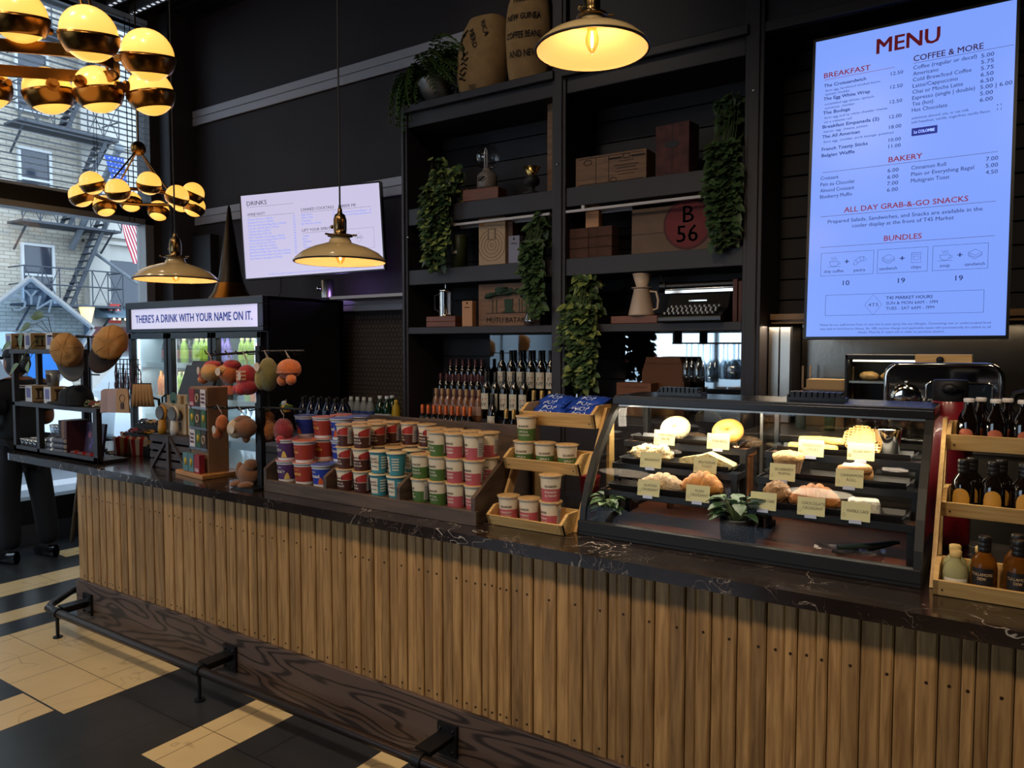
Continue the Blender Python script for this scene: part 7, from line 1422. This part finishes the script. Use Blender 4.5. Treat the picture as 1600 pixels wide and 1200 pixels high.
# lower right shelf
solo('wood_block', MB().box(-.14, -.05, 0, .14, .05, .042), WBLK, 'wood block under the white coffee jug', 'block', (SX(993), 3.87, Z3T+.001), .0, bevel=.003)
t = thing('coffee_jug', 'white ceramic coffee jug with dripper cone on a wood block', 'coffee maker', (SX(1000), 3.87, Z3T+.0435)); t.scale = (1, 1, .87); CER = mat('white_ceramic', '#c0a894', .35)
MB().lathe([(.001, 0), (.072, 0), (.074, .01), (.045, .165), (.05, .172), (.044, .172), (.066, .01), (.001, .006)], 30, cap=False).build('jug', CER, t); MB().lathe([(.022, .175), (.058, .178), (.058, .182), (.03, .183), (.052, .265), (.055, .27), (.049, .268), (.02, .185)], 30, cap=False).build('dripper', CER, t); b = MB(); b.tube([(.05, 0, .155), (.085, 0, .15), (.098, 0, .1), (.095, 0, .045), (.068, 0, .035)], .007, 8); b.build('handle', CER, t)
t = thing('typewriter', 'old black typewriter on the lower right shelf', 'typewriter', (SX(1087), 3.88, Z3T+.001)); TY = mat('typewriter_black', '#131214', .3)
b = MB(); b.prism([(-.14, 0), (-.14, .03), (-.02, .075), (.03, .16), (.14, .17), (.14, 0)], -.17, .17, 'YZ'); b.build('body', TY, t, bevel=.008)
b = MB(); b.cyl((-.2, .06, .205), (.2, .06, .205), .022, n=20); b.cyl((-.235, .06, .205), (-.2, .06, .205), .03, n=18); b.cyl((.2, .06, .205), (.235, .06, .205), .03, n=18); b.build('platen', TY, t)
b = MB(); b.cyl((-.19, .02, .185), (.19, .02, .185), .004); b.box(-.2, .035, .165, .2, .05, .18); b.tube([(-.2, .05, .21), (-.22, .02, .25), (-.215, .0, .27)], .005, 6); b.box(-.05, -.0, .115, .05, .004, .122); b.build('carriage', CHROME, t)
kc = mat('key_ring', '#8a8580', .3, .7)
b = MB()
for r in range(4):
    for i in range(11): x = -.135+i*.026+.007*(r % 2); y = -.125+r*.028; z = .042+r*.013; b.cyl((x, y, z), (x, y, z+.012), .0085, n=10)
b.build('key', kc, t)
for i, w_ in enumerate((.024, .02)): b = MB(); b.box(-w_/2, 0, 0, w_/2, .15, .22-.01*i); solo('book', b, mat('book_maroon', '#4a2620', .6), f'dark red book standing right of the typewriter, {("left", "right")[i]} one', 'book', (-1.172+.028*i, 3.85, Z3T+.001), 0, 'books beside the typewriter', bevel=.002)
# right bay below: vase, tumbler, boxes, hanging glasses
p = onY(905, 590, 3.9); t = thing('glass_vase', 'glass vase holding a plant cutting, lower right bay', 'vase', (p.x, 3.9, 1.2005)); MB().lathe([(.001, 0), (.05, 0), (.055, .05), (.04, .11), (.045, .14), (.042, .14), (.037, .11), (.05, .05), (.001, .008)], 24, cap=False).build('glass', thin_glass('vase_glass', (.75, .75, .6), .15), t)
b = MB(); b.tube([(0, 0, .02), (.01, 0, .15), (-.01, 0, .28), (0, 0, .40)], .004, 6); b.build('stem', STEM, t)
b = MB(); r = random.Random(9)
for i in range(26): a = r.uniform(0, 2*pi); leaf(b, (.01*cos(a), .01*sin(a), r.uniform(.12, .44)), (cos(a), sin(a), r.uniform(-.3, .3)), .07, .05, r.random() < .4, .3)
b.build('leaves', IV, t)
p = onY(938, 600, 3.88); solo('glass_tumbler', MB().lathe([(.001, 0), (.042, 0), (.047, .11), (.044, .11), (.039, .012), (.001, .012)], 24, cap=False), thin_glass('tumbler_glass', (.9, .85, .7), .2), 'clear glass tumbler beside the plant vase', 'glass', (p.x, 3.88, 1.2005+.0))
KB = mat('kraft_box', '#6f4630', .8, var=.08)
p = onY(992, 600, 3.88); crate('kraft_box', 'brown kraft box in front of the paper bag', (p.x, 3.86, 1.2005), .21, .19, .12, KB, .03, 'box', [], extra=lambda q: [q.box(x2, -.001, .165, x2+.05, 0, .169, 0) for x2 in (-.07, 0, .03)])
p = onY(1035, 590, 3.98); b = MB(); b.prism([(-.125, 0), (-.125, .25), (-.1, .33), (.1, .33), (.125, .25), (.125, 0)], 0, .12, 'XZ'); o = solo('paper_bag', b, mat('bag_brown', '#5a3826', .85, bump=.2, bscale=20), 'brown folded paper bag in the lower right bay', 'bag', (p.x, 3.985, 1.2005), .05, bevel=.003); q = MB(); q.box(-.1, -.004, .3, .1, .124, .335); q.build('fold', mat('bag_brown'), o)
hr = thing('glass_rack', 'black rail under the shelf with hanging glasses', 'rack', (-1.33, 3.95, 1.66)); b = MB()
for y in (-.05, .05): b.tube([(-.2, y, -.045), (.2, y, -.045)], .004, 6)
for x in (-.19, .19): b.box(x-.005, -.06, -.05, x+.005, .06, .02)
b.build('rail', BLK, hr)
FLG = thin_glass('flute_glass', (.85, .88, .9), .14)
def flute_fn(label, loc_, rz, group): 
    o = solo('champagne_flute', MB().lathe([(.001, 0), (.03, 0), (.03, -.003), (.004, -.008), (.004, -.09), (.02, -.12), (.024, -.17), (.021, -.215), (.0195, -.215), (.022, -.17), (.018, -.125), (.001, -.1)], 18, cap=False), FLG, label, 'glass', loc_, rz, group); return o
fl_ = Maker(flute_fn)
for r in range(2):
    for i in range(3): fl_(f'champagne flute hanging upside down under the shelf, {place(i, 3)}, {("front", "back")[r]} row', (-1.45+.066*i, 3.91+.075*r, 1.618), 0, 'hanging champagne flutes')
def wine_fn(label, loc_, rz, group): return solo('wine_glass', MB().lathe([(.001, 0), (.035, 0), (.035, -.003), (.004, -.008), (.004, -.085), (.03, -.105), (.043, -.14), (.036, -.195), (.0345, -.195), (.041, -.14), (.028, -.108), (.001, -.09)], 22, cap=False), FLG, label, 'glass', loc_, rz, group)
wg_ = Maker(wine_fn)
for i in range(2): wg_(f'stemmed wine glass hanging upside down near the right post, {("front", "back")[i]} one', (-1.19, 3.90+.09*i, 1.618), 0, 'hanging wine glasses')
# ================================================================ kitchen alcove on the right
b = MB(); b.box(-1.02, 3.45, 0, 1.3, 4.16, 1.17); b.box(-1.02, 3.43, 1.17, 1.3, 4.16, 1.2); solo('kitchen_counter', loc(b, (0, 3.8, 0)), mat('counter_steel', '#6f6b66', .35, .9), 'steel back counter behind the pastry case', 'counter', (0, 3.8, 0), bevel=.003)
b = MB(); b.box(-.90, 4.15, 1.2, 1.3, 4.17, 1.72); struct('trim_7', b, mat('splash_steel', '#6a655e', .22, 1.0, bump=.03, bscale=40))
b = MB(); b.box(-1.02, 3.98, 1.715, 1.3, 4.168, 1.735); b.box(-1.02, 3.96, 1.735, 1.3, 3.98, 1.765); struct('trim_8', b, wood('ledge_wood', '#7a5a38', '#9a7448', 'X', 4, 8, .5, 1, .05))
t = thing('steel_cabinet', 'tall narrow steel cabinet beside the right shelving post', 'cabinet', (-.965, 4.05, 1.2)); so2 = (-.965, 4.05, 1.2)
b = MB(); b.box(-1.022, 3.95, 1.2, -.905, 4.145, 1.70); loc(b, so2).build('body', BLK, t)
for a, c_ in ((-1.02, -.968), (-.963, -.912)): b = MB(); b.box(a, 3.94, 1.205, c_, 3.95, 1.695); loc(b, so2).build('door', STEEL, t, bevel=.002)
t = thing('warming_case', 'small black pastry case lit inside on the back counter', 'display case', (-.47, 3.88, 1.2)); wo2 = (-.47, 3.88, 1.2)
b = MB(); x0_, x1_ = -.625, -.30; b.box(x0_, 3.78, 1.2, x0_+.015, 4.0, 1.56); b.box(x1_-.015, 3.78, 1.2, x1_, 4.0, 1.56); b.box(x0_, 3.78, 1.535, x1_, 4.0, 1.56); b.box(x0_, 3.78, 1.2, x1_, 4.0, 1.22); b.box(x0_, 3.98, 1.2, x1_, 4.0, 1.56); loc(b, wo2).build('frame', BLK, t, bevel=.004)
b = MB(); b.box(x0_+.015, 3.80, 1.425, x1_-.015, 3.98, 1.435); loc(b, wo2).build('shelf', STEEL, t); b = MB(); b.box(x0_+.015, 3.785, 1.22, x1_-.015, 3.788, 1.535); loc(b, wo2).build('pane', GLASS, t)
b = MB(); b.box(x0_+.03, 3.81, 1.527, x1_-.03, 3.83, 1.534); loc(b, wo2).build('light_strip', mat('case_led'), t)
for i, px_ in enumerate((1358, 1392)): p = onY(px_, 570, 3.86); solo('pastry', MB().ball((0, 0, .022), (.043, .03, .022), 24, 12, 0, None, .12, 5, i), MUF, f'pale pastry inside the small lit case, {("left", "right")[i]} one', 'pastry', (p.x, 3.87, 1.4355), 0, 'pastries in the small lit case')
light('alcove_light', 'AREA', (-.45, 3.9, 1.70), 6, (1, .80, .55), (0, 0, 0), shape='RECTANGLE', size=1.2, size_y=.08)
for i, px_ in enumerate((1352, 1372)):
    p = onY(px_, 600, 3.72); o = solo('food_tub', MB().lathe([(.001, 0), (.04, 0), (.047, .1), (.045, .1), (.038, .004), (.001, .004)], 20, cap=False), thin_glass('tub_plastic', (.85, .7, .68), .12), f'clear tub with pink lid before the small lit case, {("left", "right")[i]} one', 'tub', (p.x, 3.72+.015*i, 1.2005), 0, 'pink lidded tubs'); MB().lathe([(.049, .1), (.05, .112), (.04, .116), (.001, .116)], 20).build('lid', mat('lid_pink', '#b04a52', .45), o)
for i, (px_, hh_, m_) in enumerate(((1252, .16, mat('sauce_white', '#8a9490', .4)), (1298, .1, mat('sauce_green', '#2f5a38', .4)))): p = onY(px_, 600, 3.75); o = solo('sauce_bottle', MB().lathe([(.001, 0), (.024, 0), (.025, hh_*.7), (.012, hh_*.88), (.011, hh_)], 18), m_, ('pale sauce bottle with red cap beside the steel cabinet', 'small green sauce bottle with red cap before the shelf tray')[i], 'bottle', (p.x, 3.75, 1.2005)); MB().lathe([(.017, hh_*.84), (.017, hh_*1.05), (.006, hh_*1.14), (.001, hh_*1.15)], 16).build('cap', mat('cap_bright_red', '#a52a26', .45), o)
t = thing('wire_basket', 'tan tray rack of paper goods on the back counter', 'rack', (onY(1297, 590, 3.95).x, 3.97, 1.2005)); b = MB()
for z in (0, .09, .18): b.box(-.12, -.09, z, .12, .09, z+.008)
for x in (-.12, .112):
    for y in (-.09, .082): b.box(x, y, 0, x+.008, y+.008, .3)
b.build('frame', mat('rack_tan', '#7a6248', .5, .4), t)
for k, z in enumerate((.008, .098, .188)): b = MB(); b.box(-.1, -.08, z, .1, .07, z+.045); b.build('paper_stack', PAP if k % 2 else mat('stack_tan', '#9a7f5a', .7), t)
# chrome toaster oven with wooden block, red airpot, black hose
p = onY(1472, 610, 3.45); t = thing('chrome_oven', 'shiny chrome countertop oven with rounded corners and round dial', 'oven', (p.x+.0, 3.55, 1.2005)); 
def rrect(w_, h_, r_, n=6): return [(sx*(w_/2-r_)+r_*cos(a), sz*(h_/2-r_)+r_*sin(a)) for sx, sz, a0 in ((1, 1, 0), (-1, 1, pi/2), (-1, -1, pi), (1, -1, 3*pi/2)) for a in [a0+pi/2*k/n for k in range(n+1)]]
H_ = .31; b = MB(); b.prism([(x, z+H_/2+.012) for x, z in rrect(.40, H_, .05)], -.12, .16, 'XZ'); b.build('body', mat('oven_grey', '#4a474c', .3, .8), t, bevel=.004)
b = MB(); o_ = [(x, z+H_/2+.012) for x, z in rrect(.40, H_, .05)]; b.tube([(x, -.122, z) for x, z in o_], .012, 8, 0, True); b.prism([(x*.97, (z-H_/2-.012)*.97+H_/2+.012) for x, z in o_], -.126, -.118, 'XZ'); b.build('front_trim', CHROME, t)
b = MB(); b.prism([(x+.06, z+H_/2+.02) for x, z in rrect(.22, .15, .015)], -.131, -.125, 'XZ'); b.build('window', mat('oven_glass', '#1d252c', .05, coat=1.0), t); b = MB(); b.tube([(x+.06, -.131, z+H_/2+.02) for x, z in rrect(.225, .155, .016)], .005, 6, 0, True); b.build('window_trim', CHROME, t)
b = MB(); b.lathe([(.001, .012), (.035, .012), (.055, .006), (.06, 0)], 30, (-.125, -.128, H_/2+.03), 0, RX4(pi/2)); b.build('dial', CHROME, t); b = MB(); b.ball((-.125, -.132, H_/2+.095), .008, 10, 8); b.ball((-.125, -.132, H_/2-.035), .006, 10, 8); b.build('rivet', CHROME, t)
for x in (-.15, .15):
    for y in (-.09, .13): b = MB(); b.cyl((x, y, 0), (x, y, .014), .014, n=12); b.build('foot', BLKM, t)
o = solo('wooden_box', MB().box(-.10, -.05, 0, .10, .08, .042), BAM, 'pale wooden box with black knob on top of the chrome oven', 'box', (p.x+.0, 3.5, 1.2005+.012+.311), 0, bevel=.002); q = MB(); q.ball((-.01, -.06, .02), .014, 14, 10); q.cyl((-.01, -.05, .02), (-.01, -.06, .02), .006, n=8); q.build('knob', BLKM, o)
p = onY(1490, 620, 2.875); t = thing('airpot', 'red drinks airpot with black lid behind the right bottle stand', 'airpot', (p.x-.01, 2.875, CZ+.0005)); t.scale = (1.12, 1.12, .91); MB().lathe([(.001, 0), (.06, 0), (.062, .01), (.062, .47), (.052, .51), (.045, .53)], 28).build('body', mat('airpot_red', '#7a1420', .35, coat=.3), t); MB().lathe([(.044, .525), (.047, .53), (.047, .60), (.043, .606), (.001, .606)], 28).build('lid', BLKM, t); b = MB(); b.cyl((.01, -.05, .575), (.03, -.035, .575), .012, n=10); b.lathe([(.001, 0), (.02, 0), (.02, .006), (.001, .006)], 18, (0, -.0475, .575), 0, RX4(pi/2)); b.build('button', BLK, t)
b = MB(); q0 = onY(1560, 660, 3.3); q1 = onY(1600, 612, 3.3); b.tube([(q0.x, 3.3, 1.2), (q0.x+.01, 3.3, q0.z), (q0.x+.05, 3.3, q1.z-.01), (q1.x+.06, 3.3, q1.z+.02), (q1.x+.2, 3.32, q1.z), (q1.x+.3, 3.34, 1.2)], .012, 8); solo('tap_hose', b, BLK, 'black curved hose rising behind the beer bottles', 'hose')
p = onY(922, 690, 2.75); solo('red_cups', MB().lathe([(.001, 0), (.032, 0), (.046, .12), (.047, .122), (.043, .12), (.001, .01)], 24, cap=False), mat('cup_bright_red', '#b0241f', .4), 'red plastic cup behind the bamboo stand with oatmeal cups', 'cup', (p.x, 2.75, CZ+.0005+.0))
# ================================================================ person at the window, stools
SK = mat('skin', '#8a5a42', .55, sss=.1); UNI = mat('dark_uniform', '#0b0b0f', .85, bump=.2, bscale=120); SHOE = mat('black_shoe', '#101012', .18, coat=.6); HAIR = mat('dark_hair', '#151012', .6, bump=.5, bscale=200); PAPW = mat('paper_cream', '#b59a78', .7)
pf = onZ(50, 866, 0); ROOT = V((-6.08, 2.53, 0))
per = thing('person', 'person in dark uniform and cap standing at the window, holding papers', 'person', ROOT, rad(8))
def skin(nm, verts, edges, radii, m, parent, sub=2):
    me = bpy.data.meshes.new(nm); me.from_pydata([V(v) for v in verts], edges, []); o = bpy.data.objects.new(nm, me); COL.objects.link(o); o.parent = parent; me.materials.append(m)
    sk = o.modifiers.new('skin', 'SKIN'); sk.use_smooth_shade = True
    for i, r in enumerate(radii): me.skin_vertices[0].data[i].radius = r if isinstance(r, tuple) else (r, r)
    me.skin_vertices[0].data[0].use_root = True
    s = o.modifiers.new('smooth', 'SUBSURF'); s.levels = sub; s.render_levels = sub
    return o
# facing -x (towards the window), slightly towards the counter; x forward is negative
J = dict(pel=(0, 0, .88), waist=(0, 0, 1.0), chest=(-.01, 0, 1.18), upch=(0, 0, 1.30), neck=(-.01, 0, 1.37), head=(-.035, 0, 1.47), shR=(.0, -.16, 1.285), shL=(.0, .16, 1.285), elR=(.03, -.215, 1.03), elL=(.02, .21, 1.03), wrR=(-.20, -.17, .985), wrL=(-.20, .12, 1.02),
         hipR=(0, -.085, .83), hipL=(0, .085, .83), knR=(-.02, -.10, .47), knL=(.04, .12, .47), anR=(.02, -.11, .09), anL=(.10, .13, .09))
nm_ = ['pel', 'waist', 'chest', 'upch', 'neck', 'shR', 'elR', 'wrR', 'shL', 'elL', 'wrL', 'hipR', 'knR', 'anR', 'hipL', 'knL', 'anL']
ed = [('pel', 'waist'), ('waist', 'chest'), ('chest', 'upch'), ('upch', 'neck'), ('upch', 'shR'), ('shR', 'elR'), ('elR', 'wrR'), ('upch', 'shL'), ('shL', 'elL'), ('elL', 'wrL'), ('pel', 'hipR'), ('hipR', 'knR'), ('knR', 'anR'), ('pel', 'hipL'), ('hipL', 'knL'), ('knL', 'anL')]
rd = dict(pel=(.12, .14), waist=(.11, .13), chest=(.115, .14), upch=(.09, .11), neck=.05, shR=.06, elR=.042, wrR=.028, shL=.06, elL=.042, wrL=.028, hipR=.085, knR=.06, anR=.04, hipL=.085, knL=.06, anL=.04)
skin('body', [J[k] for k in nm_], [(nm_.index(a), nm_.index(b_)) for a, b_ in ed], [rd[k] for k in nm_], SK, per)
nm2 = ['pel', 'hipR', 'knR', 'anR', 'hipL', 'knL', 'anL']; e2 = [('pel', 'hipR'), ('hipR', 'knR'), ('knR', 'anR'), ('pel', 'hipL'), ('hipL', 'knL'), ('knL', 'anL')]
skin('trousers', [J[k] for k in nm2], [(nm2.index(a), nm2.index(b_)) for a, b_ in e2], [(.135, .15), .105, .085, .075, .105, .085, .075], UNI, per)
nm3 = ['pel', 'waist', 'chest', 'upch', 'shR', 'elR', 'shL', 'elL']; mid_ = lambda a, b_, t_: tuple(V(J[a]).lerp(V(J[b_]), t_)); J['elR2'] = mid_('shR', 'elR', .75); J['elL2'] = mid_('shL', 'elL', .75); J['hem'] = (0, 0, .86)
J['nk'] = (-.006, 0, 1.352); nm3 = ['hem', 'waist', 'chest', 'upch', 'shR', 'elR2', 'shL', 'elL2', 'nk']; e3 = [('upch', 'nk'), ('hem', 'waist'), ('waist', 'chest'), ('chest', 'upch'), ('upch', 'shR'), ('shR', 'elR2'), ('upch', 'shL'), ('shL', 'elL2')]
skin('shirt', [J[k] for k in nm3], [(nm3.index(a), nm3.index(b_)) for a, b_ in e3], [(.15, .17), (.14, .165), (.145, .175), (.135, .16), .105, .075, .105, .075, .085], UNI, per)
b = MB()
for z in (1.33, 1.315): b.tube([(.11*cos(a)-.0, .13*sin(a), z-.02*cos(a)) for a in [2*pi*k/28 for k in range(28)]], .004, 6, 0, True)
b.build('collar_stripe', WHITE, per)
hd = MB(); hx0, hz0 = -.03, 1.475
def headpt(u, v):
    a = 2*pi*u; t_ = pi*v; d = V((sin(t_)*cos(a), sin(t_)*sin(a), -cos(t_))); r_ = V((.092, .072, .112)); p = V((d.x*r_.x, d.y*r_.y, d.z*r_.z))
    if d.x < 0:
        f_ = -d.x; zz = p.z
        p.x -= .012*f_*math.exp(-((zz+.075)/.03)**2)                      # chin
        p.x -= .024*f_**6*math.exp(-((zz+.012)/.022)**2)                  # nose
        p.x += .010*math.exp(-((abs(p.y)-.03)/.014)**2)*math.exp(-((zz-.012)/.012)**2)  # eye sockets
        p.x -= .006*f_**4*math.exp(-((zz+.045)/.008)**2)                  # lips
    return p + V((hx0, 0, hz0))
hd.grid(headpt, 40, 30); hd.ball((hx0+.008, -.074, hz0-.008), (.016, .008, .03), 12, 8); hd.ball((hx0+.008, .074, hz0-.008), (.016, .008, .03), 12, 8); hd.build('head', SK, per)
b = MB()
for s in (-1, 1): b.ball((hx0-.078, s*.03, hz0+.012), .0095, 10, 8, 0); b.ball((hx0-.086, s*.03, hz0+.012), .0045, 8, 6, 1)
b.box(hx0-.1015, -.02, hz0-.047, hx0-.092, .02, hz0-.044, 2); b.build('face_detail', [WHITE, HAIR, mat('lips', '#6a3a34', .5)], per)
b = MB(); b.grid(lambda u, v: (lambda p: V((hx0+.016+(p.x-hx0)*1.07, p.y*1.1, hz0+(p.z-hz0)*1.05)))(headpt(.02+.0+(u-.5)*.62, .28+.66*v)), 24, 16); b.ball((hx0+.115, 0, hz0-.005), (.04, .035, .05), 14, 10); b.build('hair', HAIR, per)
b = MB(); b.grid(lambda u, v: V((hx0+.004+.099*cos(2*pi*u)*sin(pi/2*v), .08*sin(2*pi*u)*sin(pi/2*v), hz0+.04+.085*cos(pi/2*v))), 30, 8); b.grid(lambda u, v: V((hx0-.085-.075*v*cos((u-.5)*1.6), .075*sin((u-.5)*2.2), hz0+.045-.02*v)), 12, 4); b.build('cap', UNI, per, solid=.004)
for s, nm in ((-1, 'R'), (1, 'L')):
    wr_j = V(J['wr'+nm]); d = V((-.9, -s*.15, .05)).normalized(); up_ = V((0, 0, 1)); sd = d.cross(up_).normalized()*(1 if s < 0 else -1); K = wr_j+d*.085
    vs = [tuple(wr_j), tuple(wr_j+d*.045), tuple(K)]; es = [(0, 1), (1, 2)]; rs = [.024, (.018, .034), (.016, .036)]; ho_ = skin('hand', vs, es, rs, SK, per, 1)
    for k in range(4):
        o_ = up_*(.027-.018*k); L = (.03, .034, .032, .026)[k]; a0 = wr_j+d*.075+o_; p1 = a0+d*L; p2 = p1+(d*.5-sd*.85).normalized()*L*.8; p3 = p2+(-d*.3-sd*.9).normalized()*L*.6
        skin('finger', [tuple(a0), tuple(p1), tuple(p2), tuple(p3)], [(0, 1), (1, 2), (2, 3)], [.0095, .009, .008, .007], SK, ho_, 1)
    a0 = wr_j+d*.03+up_*.024; skin('thumb', [tuple(a0), tuple(a0+d*.03+up_*.022), tuple(a0+d*.058+up_*.026-sd*.012)], [(0, 1), (1, 2)], [.012, .010, .008], SK, ho_, 1)
for nm in ('R', 'L'):
    a = J['an'+nm]; b = MB(); b.grid(lambda u, v: V((a[0]+.07-.30*v*.95, a[1]-(.025 if nm == 'R' else -.02)*v + cos(2*pi*u)*(.042*(sin(pi*(.12+.8*v))**.5)), max(0.0, .045*(1-.35*v)*(1+sin(2*pi*u))*(.9 if v > .35 else 1.1)))), 22, 16); b.build('shoe', SHOE, per)
b = MB(); b.box(-.11, -.004, -.14, .11, .004, .14, 0, TR(-.335, -.03, 1.03) @ RZ(rad(70)) @ RX4(rad(-20))); o = solo('paper_menu', b, PAPW, 'cream papers held by the person at the window', 'papers', ROOT, rad(8)); 
def stool(label, x, y, rz):
    t = thing('window_stool', label, 'stool', (x, y, 0), rz, 'stools along the window'); m_ = mat('stool_wood', '#5a4630', .5)
    MB().lathe([(.001, .70), (.16, .70), (.17, .71), (.17, .735), (.001, .74)], 28).build('seat', m_, t)
    for k in range(4): a = pi/4+k*pi/2; b = MB(); b.cyl((.2*cos(a), .2*sin(a), 0), (.11*cos(a), .11*sin(a), .7), .016, .014, 10); b.build('leg', m_, t)
    b = MB(); b.tube([(.168*cos(pi/4+k*pi/2), .168*sin(pi/4+k*pi/2), .25) for k in range(4)], .01, 8, 0, True); b.build('foot_ring', BLK, t)
p = onX(103, 830, -6.22); stool('wooden window stool behind the counter end', -6.22, 3.15, .3); stool('wooden window stool left of the person', -6.22, 1.75, .5)
